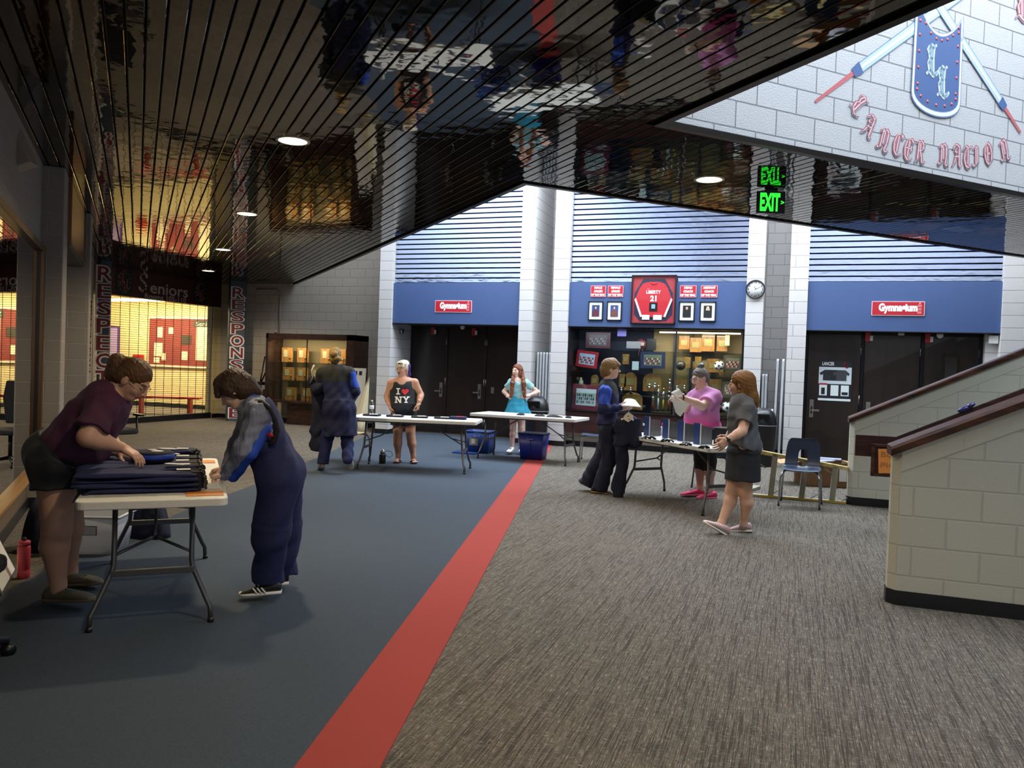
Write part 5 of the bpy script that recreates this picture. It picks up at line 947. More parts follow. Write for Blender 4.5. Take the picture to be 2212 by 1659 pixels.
# ================================================================ people: smooth implicit bodies meshed with surface nets
class SDF:
    """union of rounded cones, ellipsoids and elliptic frusta on a grid; every primitive only touches its own neighbourhood"""
    def __init__(s): s.p = []
    def cone(s, a, b, ra, rb=None, k=.03, op='u'): s.p.append(('c', np.array(a, float), np.array(b, float), ra, ra if rb is None else rb, k, op)); return s
    def ell(s, c, r, A=None, k=.03, op='u'): s.p.append(('e', np.array(c, float), np.array(r if hasattr(r, '__len__') else (r, r, r), float), np.eye(3) if A is None else np.array(A, float), 0, k, op)); return s
    def frus(s, a, b, ra, rb, side, k=.02, op='u'): s.p.append(('f', np.array(a, float), np.array(b, float), ra, rb, k, op, np.array(side, float))); return s
    def box(s, c, h, A, r=.004, k=.01, op='u'): s.p.append(('b', np.array(c, float), np.array(h, float), np.array(A, float), r, k, op)); return s
    def clip(s, p, n): s.p.append(('h', np.array(p, float), np.array(n, float), 0, 0, 0, 'h')); return s
    def bounds(s, pad=.02):
        lo, hi = np.full(3, 1e9), np.full(3, -1e9)
        for q in s.p:
            if q[6] != 'u': continue
            l, h = s._bb(q); lo = np.minimum(lo, l); hi = np.maximum(hi, h)
        return lo - pad, hi + pad
    def _bb(s, q):
        if q[0] == 'c': r = max(q[3], q[4]); return np.minimum(q[1], q[2]) - r, np.maximum(q[1], q[2]) + r
        if q[0] == 'e': r = q[2].max(); return q[1] - r, q[1] + r
        if q[0] == 'f': r = max(q[3] + q[4]); return np.minimum(q[1], q[2]) - r, np.maximum(q[1], q[2]) + r
        r = np.linalg.norm(q[2]); return q[1] - r, q[1] + r
    def grid(s, lo, hi, h, noise=None):
        n = np.maximum(np.ceil((hi - lo) / h).astype(int) + 1, 4); ax = [lo[i] + h * np.arange(n[i]) for i in range(3)]
        G = np.full(n, .12, np.float32)
        for q in s.p:
            if q[0] == 'h':
                d = (ax[0][:, None, None] - q[1][0]) * q[2][0] + (ax[1][None, :, None] - q[1][1]) * q[2][1] + (ax[2][None, None, :] - q[1][2]) * q[2][2]; G = np.maximum(G, d.astype(np.float32)); continue
            l, u = s._bb(q); m = .05 + q[5]; sl = tuple(slice(max(0, int((l[i] - m - lo[i]) / h)), max(0, min(n[i], int((u[i] + m - lo[i]) / h) + 2))) for i in range(3))
            if any(x.stop <= x.start for x in sl): continue
            X = ax[0][sl[0]][:, None, None]; Y = ax[1][sl[1]][None, :, None]; Z = ax[2][sl[2]][None, None, :]
            if q[0] == 'c':
                a, b = q[1], q[2]; v = b - a; L2 = max(v @ v, 1e-9); t = np.clip(((X - a[0]) * v[0] + (Y - a[1]) * v[1] + (Z - a[2]) * v[2]) / L2, 0, 1)
                d = np.sqrt((X - a[0] - t * v[0]) ** 2 + (Y - a[1] - t * v[1]) ** 2 + (Z - a[2] - t * v[2]) ** 2) - (q[3] + t * (q[4] - q[3]))
            elif q[0] in 'eb':
                A = q[3]; c = q[1]; P = [(X - c[0]) * A[i][0] + (Y - c[1]) * A[i][1] + (Z - c[2]) * A[i][2] for i in range(3)]
                if q[0] == 'e':
                    k0 = np.sqrt(sum((P[i] / q[2][i]) ** 2 for i in range(3))); k1 = np.sqrt(sum((P[i] / q[2][i] ** 2) ** 2 for i in range(3))) + 1e-9; d = k0 * (k0 - 1) / k1
                else:
                    Q = [np.abs(P[i]) - q[2][i] + q[4] for i in range(3)]; d = np.sqrt(sum(np.maximum(x, 0) ** 2 for x in Q)) + np.minimum(np.maximum(np.maximum(Q[0], Q[1]), Q[2]), 0) - q[4]
            else:
                a, b, sd = q[1], q[2], q[7]; v = b - a; L = np.linalg.norm(v); v = v / L; sd = sd - v * (sd @ v); sd = sd / np.linalg.norm(sd); w_ = np.cross(v, sd)
                t = (X - a[0]) * v[0] + (Y - a[1]) * v[1] + (Z - a[2]) * v[2]; uu = (X - a[0]) * sd[0] + (Y - a[1]) * sd[1] + (Z - a[2]) * sd[2]; vv = (X - a[0]) * w_[0] + (Y - a[1]) * w_[1] + (Z - a[2]) * w_[2]
                f_ = np.clip(t / L, 0, 1); r1 = q[3][0] + f_ * (q[4][0] - q[3][0]); r2 = q[3][1] + f_ * (q[4][1] - q[3][1]); ds = (np.sqrt((uu / r1) ** 2 + (vv / r2) ** 2) - 1) * np.minimum(r1, r2); d = np.maximum(ds, np.maximum(-t, t - L))
            g = G[sl]; k = q[5]
            if q[6] == 'u': hh = np.clip(.5 + .5 * (g - d) / k, 0, 1); G[sl] = g + (d - g) * hh - k * hh * (1 - hh)
            else: hh = np.clip(.5 - .5 * (-d - g) / k * -1, 0, 1); hh = np.clip(.5 + .5 * (-d - g) / k, 0, 1); G[sl] = g + (-d - g) * hh + k * hh * (1 - hh)
        if noise:
            amp, wl, seed = noise; r2 = np.random.RandomState(seed); N = 0
            for q in range(5):
                dv = r2.randn(3); dv[2] *= .45; dv = dv / np.linalg.norm(dv) * (2 * PI / (wl * (.6 + .9 * r2.rand()))); ph = r2.rand() * 6
                N = N + np.sin(ax[0][:, None, None] * dv[0] + ax[1][None, :, None] * dv[1] + ax[2][None, None, :] * dv[2] + ph + 1.3 * np.sin(ax[2][None, None, :] * 11 + q))
            G = G + (amp / 2.2 * N).astype(np.float32)
        return G, lo, h
def nets(G, lo, h):
    S = G < 0; n = G.shape; c = np.zeros((n[0] - 1, n[1] - 1, n[2] - 1), np.int8)
    cor = [(i, j, k) for i in (0, 1) for j in (0, 1) for k in (0, 1)]; sh = lambda A, o: A[o[0]:n[0] - 1 + o[0], o[1]:n[1] - 1 + o[1], o[2]:n[2] - 1 + o[2]]
    for o in cor: c += sh(S, o)
    act = np.argwhere((c > 0) & (c < 8)); 
    if len(act) == 0: return np.zeros((0, 3)), np.zeros((0, 4), int)
    idx = np.full(c.shape, -1, np.int64); idx[tuple(act.T)] = np.arange(len(act)); acc = np.zeros((len(act), 3)); cnt = np.zeros(len(act))
    for a in cor:
        for ax_ in range(3):
            if a[ax_] == 1: continue
            b = list(a); b[ax_] = 1; ga = G[act[:, 0] + a[0], act[:, 1] + a[1], act[:, 2] + a[2]]; gb = G[act[:, 0] + b[0], act[:, 1] + b[1], act[:, 2] + b[2]]
            m = (ga < 0) != (gb < 0); t = np.where(m, ga / np.where(ga == gb, 1, ga - gb), 0); p = np.tile(np.array(a, float), (len(act), 1)); p[:, ax_] = t; acc[m] += p[m]; cnt[m] += 1
    vs = lo + h * (act + acc / np.maximum(cnt, 1)[:, None]); F = []
    for ax_ in range(3):
        o1, o2 = [(1, 2), (2, 0), (0, 1)][ax_]; sl0 = [slice(None)] * 3; sl1 = [slice(None)] * 3; sl0[ax_] = slice(0, n[ax_] - 1); sl1[ax_] = slice(1, n[ax_])
        ed = S[tuple(sl0)] != S[tuple(sl1)]; ins = S[tuple(sl0)]; e = np.argwhere(ed)
        e = e[(e[:, o1] > 0) & (e[:, o2] > 0) & (e[:, o1] < n[o1] - 1) & (e[:, o2] < n[o2] - 1)]
        if len(e) == 0: continue
        q = []
        for d1, d2 in ((1, 1), (0, 1), (0, 0), (1, 0)): r = e.copy(); r[:, o1] -= d1; r[:, o2] -= d2; q.append(idx[tuple(r.T)])
        q = np.stack(q, 1); fl = ins[tuple(e.T)]; q[~fl] = q[~fl][:, ::-1]; F.append(q)
    return vs, np.concatenate(F)
def sdf_obj(name, parts, parent, mats, matfn=None, sub=None):
    """parts: (vs, fs) pieces joined into one smooth mesh"""
    off = 0; VS = []; FS = []
    for vs, fs in parts: VS.append(vs); FS.append(fs + off); off += len(vs)
    vs = np.concatenate(VS); fs = np.concatenate(FS); org = np.array(parent.matrix_world.translation) * 0
    pl_ = np.array(parent.location) if parent is not None else 0
    me = bpy.data.meshes.new(name); me.from_pydata((vs - pl_).tolist(), [], fs.tolist())
    for m in mats: me.materials.append(m)
    me.polygons.foreach_set('use_smooth', [True] * len(fs))
    if matfn is not None: me.polygons.foreach_set('material_index', matfn(vs[fs].mean(1)).astype(int))
    me.update(); o = bpy.data.objects.new(name, me); COL.objects.link(o); o.parent = parent; return o

def frame3(f, u):
    f = np.array(f, float); f /= np.linalg.norm(f); u = np.array(u, float); u = u - f * (u @ f); u /= np.linalg.norm(u); return np.array([np.cross(f, u), f, u])       # side(right), forward, up
class Person:
    def __init__(s, px, py, Z, label, name='person', cat='person'):
        s.Z = Z; g = s.J(px, py); s.root = thing(name, label, cat, (g[0], g[1], 0)); s.R = np.array(_A[0]); s.D = np.array(_A[1]); s.F = np.array(_A[2]); s.body = SDF(); s.fine = []
    def J(s, px, py, dz=0.0):
        Z = s.Z + dz; return np.array([0, 0, EYE]) + _A.T @ (np.array([(px - 1106) / F_PX, (py - 829.5) / F_PX, 1.0]) * Z)
    def dirv(s, r, d, f=0): v = s.R * r + s.D * d + s.F * f; return v / np.linalg.norm(v)
    def head(s, c, f, u, neck, sc_=1.0, nk=.05):
        A = frame3(f, u); s.hA, s.hc, s.hs = A, np.array(c), sc_; L = lambda x, y, z: s.hc + sc_ * (A[0] * x + A[1] * y + A[2] * z); s.hL = L; b = s.body; k = .012 * sc_; q = sc_
        H = SDF(); H.ell(L(0, -.012, .03), (.074 * q, .094 * q, .088 * q), A); H.ell(L(0, .028, -.032), (.060 * q, .068 * q, .082 * q), A, .03 * q); H.ell(L(0, .052, -.088), (.034 * q, .034 * q, .026 * q), A, .025 * q)
        for sx in (-1, 1): H.ell(L(sx * .032, .066, -.030), (.024 * q, .020 * q, .024 * q), A, .02 * q); H.ell(L(sx * .074, -.008, -.012), (.010 * q, .021 * q, .032 * q), A, .008 * q); H.ell(L(sx * .031, .098, .006), (.015 * q, .014 * q, .012 * q), A, .012 * q, 's')
        H.ell(L(0, .084, .024), (.046 * q, .014 * q, .011 * q), A, .015 * q); H.cone(L(0, .094, .012), L(0, .116, -.026), .008 * q, .012 * q, .010 * q)
        for sx in (-1, 1): H.ell(L(sx * .012, .106, -.030), .008 * q, A, .006 * q); H.ell(L(sx * .031, .081, .005), (.0135 * q, .0125 * q, .0125 * q), A, .003 * q)
        H.ell(L(0, .091, -.056), (.023 * q, .012 * q, .006 * q), A, .006 * q); H.ell(L(0, .089, -.066), (.019 * q, .012 * q, .007 * q), A, .005 * q)
        H.cone(L(0, -.02, -.04), neck, nk * q, nk * 1.12, .03); s.H = H
        for p in H.p: b.p.append(p)
    def face_mat(s, lidded=False, mouth_open=False):
        def fn(C):
            P = (C - s.hc) @ s.hA.T / s.hs; x, y, z = P[:, 0], P[:, 1], P[:, 2]; m = np.zeros(len(C)); fr = (y > .07) & (np.abs(x) < .06) & (np.abs(z) < .12)
            for sx in (-1, 1):
                dx, dz = x - sx * .031, z - .005
                if not lidded: m[fr & ((dx / .013) ** 2 + (dz / .007) ** 2 < 1)] = 1; m[fr & (dx ** 2 + dz ** 2 < .0055 ** 2)] = 2
                else: m[fr & (np.abs(dx) < .013) & (np.abs(dz + .004) < .0022)] = 2
                m[fr & (np.abs(x - sx * .032) < .018) & (np.abs(z - .030 + 3 * (dx) ** 2 * 8) < .0038)] = 3
            m[fr & (np.abs(x) < .022) & (z > -.071) & (z < -.051) & (y > .085)] = 4
            if mouth_open: m[fr & (np.abs(x) < .013) & (z > -.067) & (z < -.056) & (y > .08)] = 2
            return m
        return fn
    def hand(s, w_, d, n, side, curl=(25, 30, 30), spread=.10, sc_=1.0, thumb=.5, lens=(.068, .076, .071, .056)):
        """w_ wrist, d towards the fingers, n out of the palm, side towards the thumb"""
        d = np.array(d, float); d /= np.linalg.norm(d); n = np.array(n, float); n = n - d * (n @ d); n /= np.linalg.norm(n); sd = np.cross(d, n); sd *= np.sign(sd @ np.array(side)) or 1
        H = SDF(); w_ = np.array(w_); q = sc_; H.cone(w_ - d * .05, w_ + d * .01, .027 * q, .026 * q); A = np.array([d, sd, n]); H.ell(w_ + d * .048 * q, (.052 * q, .040 * q, .016 * q), A, .02)
        for i in range(4):
            o = (.030, .010, -.010, -.029)[i] * q; b = w_ + d * .078 * q + sd * o; dd = d + sd * (o / .03) * spread; dd /= np.linalg.norm(dd); H.cone(w_ + d * .03 * q + sd * o * .7, b, .012 * q, .0115 * q, .012); a = 0; p = b
            for j, fr_ in enumerate((.42, .32, .26)):
                a += math.radians(curl[j] * (1 + .12 * i)); e = p + (dd * math.cos(a) + n * math.sin(a)) * lens[i] * fr_ * q * 1.05; H.cone(p, e, (.0095, .0088, .0080)[j] * q, (.0088, .0080, .0070)[j] * q, .003); p = e
        t0 = w_ + d * .020 * q + sd * .030 * q; t1 = t0 + (d * .65 + sd * (.75 - thumb * .4) + n * thumb) * .042 * q; t2 = t1 + (d * .9 + sd * .2 + n * thumb * .7) * .034 * q; H.cone(w_ + d * .02 * q + sd * .012 * q, t0, .017 * q, .014 * q, .015); H.cone(t0, t1, .013 * q, .0105 * q, .008); H.cone(t1, t2, .010 * q, .008 * q, .004)
        s.fine.append(H); s.body.cone(w_ - d * .03, w_ + d * .004, .026 * q, .025 * q, .01); return H
    def arm(s, sh, el, wr, ru=.048, rl=.038, rw=.026, k=.03): b = s.body; b.cone(sh, el, ru, rl * 1.05, k); b.cone(el, el + (wr - el) * .35, rl * 1.02, rl * .98, .02); b.cone(el + (wr - el) * .3, wr, rl, rw, .02)
    def leg(s, hp, kn, an, rt=.085, rk=.056, rc=.055, ra=.035, back=None):
        b = s.body; b.cone(hp, kn, rt, rk, .04); m = kn + (an - kn) * .30; m = m + (back if back is not None else 0) * .018; b.cone(kn, m, rk * .95, rc, .03); b.cone(m, an, rc, ra, .03); b.cone(an, an + np.array([0, 0, -.03]), ra, ra, .02)
    def torso(s, pv, nk, side, g=(1, 1, 1), belly=0.0, shL=None, shR=None, S=None, off=0.0):
        b = S or s.body; up = nk - pv; L = np.linalg.norm(up); up /= L; sd = side - up * (side @ up); sd /= np.linalg.norm(sd); fw = np.cross(up, sd) * 1.0; fw *= 1; A = np.array([sd, fw, up]); P = lambda t, f=0: pv + up * L * t + fw * f
        s.tA = A; e = off
        b.ell(P(.02, -.02), (.160 * g[0] + e, .120 * g[0] + e, .13 + e), A, .05); b.ell(P(.34, .02 * belly), (.140 * g[1] + e, .105 * g[1] + e, .17 + e), A, .08)
        if belly: b.ell(P(.28, .055 * belly), (.12 * g[1] + e, .10 * g[1] + e, .13 + e), A, .08)
        b.ell(P(.70, .01), (.155 * g[2] + e, .110 * g[2] + e, .19 + e), A, .08); b.ell(P(.93, -.01), (.13 * g[2] + e, .065 * g[2] + e, .07 + e), A, .06)
        if shL is not None:
            for q in (shL, shR): b.cone(P(.90), q, .058 + e, .052 + e, .05)
        return A, P
    def finish(s, skin, hair=None, lidded=False, mouth=False, h=.0095, eye='3a2a20', brow='3a2a1c'):
        r = s.root; parts = []; lo, hi = s.body.bounds(); parts.append(nets(*s.body.grid(lo, hi, h)))
        hb = s.H; l, u = s.hc - .16 * s.hs, s.hc + .16 * s.hs; vs, fs = nets(*s.body.grid(l, u, .0042 if h < .01 else .005)); 
        # coarse head is replaced by the fine one
        v0, f0 = parts[0]; C = v0[f0].mean(1); keep = ~np.all((C > l + .012) & (C < u - .012), axis=1); parts[0] = (v0, f0[keep]); parts.append((vs, fs)); self_h = s.fine
        for H in s.fine: l2, u2 = H.bounds(.008); parts.append(nets(*H.grid(l2, u2, .0032 if h < .01 else .0042)))
        ms = [skin, mat('eye_white', 'd8d2cc', .3), mat('iris_' + eye, eye, .3), mat('brow_' + brow, brow, .7), mat('lips_' + skin.name, 'a8605a', .5)]
        return sdf_obj('body', parts, r, ms, s.face_mat(lidded, mouth))
    def garment(s, name, S, m, h=.0095, noise=(.004, .12, 1), mats=None, matfn=None):
        lo, hi = S.bounds(.015); return sdf_obj(name, [nets(*S.grid(lo, hi, h, noise))], s.root, mats or [m], matfn)
    def hair(s, m, extra=None, cut=.0, vol=1.0, h=.006, low=.0, part=None, name='hair', bald_face=True, strand=(.0016, .022)):
        S = SDF(); L, A, q = s.hL, s.hA, s.hs; v = vol; S.ell(L(0, -.016, .038), (.083 * q * v, .102 * q * v, .094 * q * v), A, .02); S.ell(L(0, -.045, -.01 + low), (.078 * q * v, .070 * q * v, .085 * q * v), A, .02)
        if extra: extra(S, L, A, q)
        S.ell(L(0, .095, -.055 - cut), (.070 * q, .062 * q, .115 * q), A, .008, 's')
        for sx in (-1, 1): S.ell(L(sx * .085, .008, -.030 - cut), (.022 * q, .026 * q, .042 * q), A, .006, 's')
        if part: part(S, L, A, q)
        lo, hi = S.bounds(.012); return sdf_obj(name, [nets(*S.grid(lo, hi, h, (strand[0], strand[1], 5)))], s.root, [m])
    def glasses(s, m, w_=.0016):
        L = s.hL; g = MB(); 
        for sx in (-1, 1):
            g.tube([L(sx * .034 + .021 * math.cos(t), .104 - .004 * abs(math.cos(t)), .004 + .015 * math.sin(t)) for t in np.linspace(0, 2 * PI, 15)[:-1]], w_, m, 5, closed=True); g.tube([L(sx * .055, .098, .008), L(sx * .074, .06, .008), L(sx * .080, .0, .004)], w_, m, 5)
        g.tube([L(-.013, .106, .008), L(.013, .106, .008)], w_, m, 5); o = g.build('glasses', s.root); o.location = -V(s.root.location); return o
    def shoe(s, heel, toe, w_, up_m, so_m, h_=.07, collar=.10, name='shoe', up=(0, 0, 1), strap=False, lace=None, extra=None):
        heel, toe = np.array(heel, float), np.array(toe, float); d = toe - heel; L_ = np.linalg.norm(d); d /= L_; u_ = np.array(up, float); u_ = u_ - d * (u_ @ d); u_ /= np.linalg.norm(u_); sd = np.cross(d, u_)
        prof = [(0, .30, collar * .75), (.06, .36, collar), (.22, .40, collar), (.36, .42, h_ * 1.05), (.55, .47, h_ * .9), (.75, .50, h_ * .7), (.92, .40, h_ * .48), (1.0, .20, h_ * .3)]
        def rg(z0, zf, kx): return [[tuple(heel + d * L_ * t + sd * w_ * wd * kx * math.copysign(abs(math.cos(a)) ** .8, math.cos(a)) + u_ * (z0 + (zf(hh) - z0) * (.5 + .5 * math.copysign(abs(math.sin(a)) ** .8, math.sin(a))))) for a in np.linspace(0, 2 * PI, 15)[:-1]] for t, wd, hh in prof]
        m1 = MB(); m1.loft(rg(.018, lambda hh: hh, .96), up_m)
        if lace is not None:
            for t in (.34, .42, .50, .58): c = heel + d * L_ * t + u_ * (h_ * 1.08 - (t - .3) * h_ * .6); m1.tube([c - sd * w_ * .2 - u_ * .006, c + u_ * .004, c + sd * w_ * .2 - u_ * .006], .0035, lace, 6)
        if extra: extra(m1, heel, d, L_, sd, u_, w_)
        o = m1.build(name, s.root); o.location = -V(s.root.location); m2 = MB(); m2.loft(rg(0.0, lambda hh: .028, 1.05), so_m); o2 = m2.build('sole', o); return o
def px_mb(P, u, name, parent=None):
    o = u.build(name, parent or P.root); o.location = -V(P.root.location) if parent is None else (0, 0, 0); return o

sk = lambda n, c: mat('skin_' + n, c, .5, bump=.12, scale=120, var=.05)
hairm = lambda n, c, s_=(1, 1, 1): mat('hair_' + n, c, .5, bump=.7, scale=110, var=.35, stretch=(1, 1, .14), spec=.35)
UPZ = np.array([0, 0, 1.0])

# ---- 1. woman in plum tee bending over the nearest table
P = Person(125, 1300, 4.77, 'person in plum T-shirt and black shorts bending over the pile of uniforms'); J = P.J; SD = -P.F
pv, nk = J(124, 990), J(246, 848); sh1, sh2 = J(224, 880, -.18), J(226, 872, .18)
A_, T_ = P.torso(pv, nk, SD, (1.22, 1.35, 1.22), 1.0, sh1, sh2); hp1, hp2 = J(122, 1010, -.10), J(132, 1008, .10); kn1, kn2 = J(124, 1143, -.10), J(152, 1140, .22); an1, an2 = J(126, 1262, -.06), J(152, 1232, .34)
P.leg(hp1, kn1, an1, .122, .080, .078, .044, -P.R); P.leg(hp2, kn2, an2, .118, .078, .072, .042, -P.R)
el1, wr1 = J(190, 944, -.27), J(263, 967, -.14); P.arm(sh1, el1, wr1, .066, .056, .031); el2, wr2 = J(228, 945, .24), J(258, 978, .12); P.arm(sh2, el2, wr2, .062, .052, .030)
P.head(J(288, 820), P.dirv(.74, .67), P.dirv(.67, -.74), nk, 1.0, .056)
P.hand(wr1, P.dirv(.86, .50, .1), P.dirv(-.45, .8, .1), P.F, (14, 18, 16), .12, 1.05); P.hand(wr2, P.dirv(.95, .28, -.05), P.dirv(-.1, .95, 0), -P.F, (10, 14, 14), .12)
S1 = sk('fair', 'c99f88'); P.finish(S1, h=.0085, lidded=True, brow='4a3220')
S = SDF(); P.torso(pv, nk, SD, (1.24, 1.38, 1.25), 1.05, S=S, off=.014)
for a, b in ((sh1, el1), (sh2, el2)): S.cone(T_(.88), a, .085, .082, .05); S.frus(a - (b - a) * .12, a + (b - a) * .74, (.082, .078), (.098, .092), P.F, .04)
S.clip(T_(.03), -A_[2]); S.ell(nk + A_[2] * .03 + A_[1] * .01, (.075, .07, .06), A_, .01, 's'); P.garment('tshirt', S, mat('plum', '4a2440', .8, bump=.3, scale=25), .0085, (.006, .15, 11))
S = SDF(); P.torso(pv, nk, SD, (1.24, 1.38, 1), 1.05, S=S, off=.024); S.cone(hp1 + A_[2] * .06, hp2 + A_[2] * .06, .152, .152, .05); S.clip(T_(.20), A_[2])
for a, b in ((hp1, kn1), (hp2, kn2)): S.frus(a + (a - b) * .1, a + (b - a) * .34, (.135, .135), (.145, .140), P.R, .05)
P.garment('shorts', S, mat('shorts_black', '12161f', .7, bump=.3, scale=30), .0085, (.005, .13, 12))
def bun1(S, L, A, q): S.cone(L(0, -.09, .055), L(0, -.145, .02), .032, .050, .02); S.cone(L(.01, -.14, .01), L(.0, -.125, -.07), .048, .038, .02); S.cone(L(.0, -.10, -.03), L(-.01, -.075, -.12), .045, .025, .03)
P.hair(hairm('brown', '5a3d26'), bun1); u = MB(); u.ball(P.hL(0, -.105, .06), .020, MATS['black_plastic'], 10); px_mb(P, u, 'hair_tie'); P.glasses(MATS['steel'])
ol = mat('shoe_olive', '6a6454', .8, bump=.3, scale=60); tl = mat('lace_teal', '47726e', .7); so = mat('sole_tan', '6f6450', .6)
P.shoe(J(100, 1300, -.04), J(204, 1299, -.10), .105, ol, so, .075, .095, lace=tl); P.shoe(J(140, 1268, .34), J(220, 1262, .30), .105, ol, so, .075, .095, lace=tl)

# ---- 2. student in navy bib overalls leaning on the table
P = Person(580, 1280, 5.06, 'person in navy bib overalls with grey sleeve leaning on the table, head down'); J = P.J; SD = P.F * -1.0 * -1.0
pv, nk = J(604, 1030), J(549, 875); sh1, sh2 = J(560, 896, -.16), J(546, 892, .16)
A_, T_ = P.torso(pv, nk, P.F, (.92, .92, .92), 0, sh1, sh2); hp1, hp2 = J(600, 1045, -.09), J(612, 1042, .09); kn1, kn2 = J(586, 1155, -.10), J(616, 1148, .14); an1, an2 = J(578, 1255, -.06), J(613, 1242, .16)
P.leg(hp1, kn1, an1, .078, .05, .048, .033, P.R); P.leg(hp2, kn2, an2, .078, .05, .048, .033, P.R)
el1, wr1 = J(528, 972, -.22), J(492, 1024, -.14); P.arm(sh1, el1, wr1); el2, wr2 = J(512, 965, .14), J(490, 1012, .06); P.arm(sh2, el2, wr2)
P.head(J(508, 842), P.dirv(-.78, .62), P.dirv(-.62, -.78), nk, .98, .046)
P.hand(wr1, P.dirv(-.97, .22), P.dirv(-.2, .95), P.F, (45, 60, 45), .04); P.hand(wr2, P.dirv(-.97, .15), P.dirv(-.2, .95), -P.F, (45, 60, 45), .04)
S2 = sk('pale', 'dcb8a8'); P.finish(S2, h=.0085, lidded=True)
greyj = mat('sleeve_grey', '777f96', .7, bump=.9, scale=55, var=.22, stretch=(1, 1, .12)); nv = mat('uniform_navy', '151d4a', .85, bump=.35, scale=28, var=.12); ry = MATS['royal_cloth']
S = SDF(); P.torso(pv, nk, P.F, (.9, .9, .97), 0, S=S, off=.012); S.clip(T_(.52), -A_[2])
for a, b in ((sh1, el1), (sh2, el2)): S.cone(T_(.90), a, .070, .074, .04)
S.cone(sh1, el1, .072, .062, .03); S.cone(el1, wr1, .064, .046, .03); S.cone(sh2, el2, .072, .058, .03); S.cone(el2, wr2, .058, .042, .03); P.garment('shirt', S, greyj, .0085, (.005, .07, 21))
S = SDF(); S.cone(el1 + P.R * .028 + P.D * .02, wr1 + P.R * .03 + P.D * .012, .048, .040, .02); S.cone(sh1 + P.R * .03 + P.D * .09, el1 + P.R * .028 + P.D * .02, .045, .048, .02); P.garment('royal_undersleeve', S, ry, .009, (.003, .1, 3))
S = SDF(); P.torso(pv, nk, P.F, (1.02, 1.02, .98), 0, S=S, off=.022); S.clip(T_(.96) - A_[1] * .05, (A_[2] * .75 + A_[1] * .66))
for a, b, r in ((hp1, kn1, .115), (hp2, kn2, .110)): S.cone(a, b, .125, r * .93, .05)
S.frus(kn1 + UPZ * .05, an1 - UPZ * .0, (.105, .100), (.098, .092), P.R, .03); S.frus(kn2 + UPZ * .05, an2 - UPZ * .0, (.095, .09), (.088, .082), P.R, .03)
S.cone(sh1 + P.D * .10, sh1 + P.D * .10 + P.R * .01, .075, .070, .01, 's')
S.clip(J(578, 1257), -UPZ); P.garment('bib_overalls', S, nv, .0085, (.007, .20, 22))
u = MB(); u.tube([J(550, 867, -.08), J(566, 868, -.17), (J(584, 884, -.215)), J(594, 906, -.20), J(598, 930, -.175), J(592, 952, -.165), J(582, 962, -.17)], [.012, .013, .014, .016, .020, .022, .012], MATS['black_cloth'], 8); px_mb(P, u, 'shoulder_strap')
u = MB(); u.ball(J(583, 940, -.19), (.026, .012, .016), mat('label_crimson', 'a51e32', .5), 10); px_mb(P, u, 'red_label')
S = SDF(); S.cone(nk + P.D * -.01, P.hL(0, -.03, -.085), .066, .058, .02); S.clip(nk + (P.hL(0, -.03, -.085) - nk) * .75, (P.hL(0, -.03, -.085) - nk) / np.linalg.norm(P.hL(0, -.03, -.085) - nk)); P.garment('collar', S, ry, .006, None)
def shag(S, L, A, q):
    S.cone(L(0, .03, .10), L(0, .105, .055), .035, .022, .03); S.cone(L(.03, .05, .095), L(.05, .10, .03), .03, .018, .03); S.cone(L(-.03, .05, .095), L(-.05, .10, .03), .03, .018, .03); S.cone(L(0, -.09, -.02), L(0, -.11, -.10), .055, .028, .03)
    for sx in (-1, 1): S.cone(L(sx * .07, .02, .03), L(sx * .078, .015, -.05), .028, .014, .03)
P.hair(hairm('darkbrown', '3a281a'), shag, cut=.035, vol=1.10, low=-.02)
def stripes(m1, heel, d, L_, sd, u_, w_):
    for sg in (-1, 1):
        for t in (.40, .50, .60): c = heel + d * L_ * t + u_ * .042 + sd * sg * w_ * .47; m1.cone(c - u_ * .018 - d * .012, c + u_ * .016 + d * .012, .006, .005, MATS['paper'], 6)
bs = mat('shoe_black', '15161a', .6); P.shoe(J(608, 1282, -.08), J(517, 1288, -.12), .10, bs, MATS['paper'], .065, .085, lace=bs, extra=stripes); P.shoe(J(624, 1262, .16), J(560, 1266, .12), .10, bs, MATS['paper'], .065, .085)

# ---- 3. person in long navy coat seen from behind
P = Person(722, 1015, 10.7, 'person seen from behind in a long navy coat, blond hair pinned up'); J = P.J
pv, nk = J(733, 884), J(724, 797); sh1, sh2 = J(696, 808), J(755, 806); A_, T_ = P.torso(pv, nk, P.R, (1.12, 1.12, 1.15), .3, sh1, sh2)
hp1, hp2 = J(719, 893), J(747, 893); kn1, kn2 = J(707, 945, .03), J(750, 942, .05); an1, an2 = J(697, 1000), J(751, 992, -.12); P.leg(hp1, kn1, an1); P.leg(hp2, kn2, an2)
el1, wr1 = J(684, 848, .08), J(684, 832, .28); P.arm(sh1, el1, wr1); el2, wr2 = J(769, 846, .03), J(757, 868, .20); P.arm(sh2, el2, wr2)
P.hand(wr1, P.dirv(0, -.2, 1), P.dirv(1, 0, 0), -P.D, (40, 45, 40), .03); P.hand(wr2, P.dirv(-.5, .3, .8), P.dirv(-.9, 0, 0), -P.D, (40, 45, 40), .03)
P.head(J(724, 770), P.F - P.R * .15, -P.D, nk); P.finish(sk('fair2', 'cfa58f'), h=.011)
def updo(S, L, A, q): S.ell(L(-.01, -.115, .03), (.05, .035, .045), A, .015); S.ell(L(.03, -.11, -.03), (.045, .03, .035), A, .015); S.cone(L(.05, -.08, -.03), L(.11, -.09, -.06), .02, .008, .015)
P.hair(hairm('blond', '9a7c48'), updo, low=-.01)
S = SDF(); P.torso(pv, nk, P.R, (1.12, 1.12, 1.15), .3, S=S, off=.028)
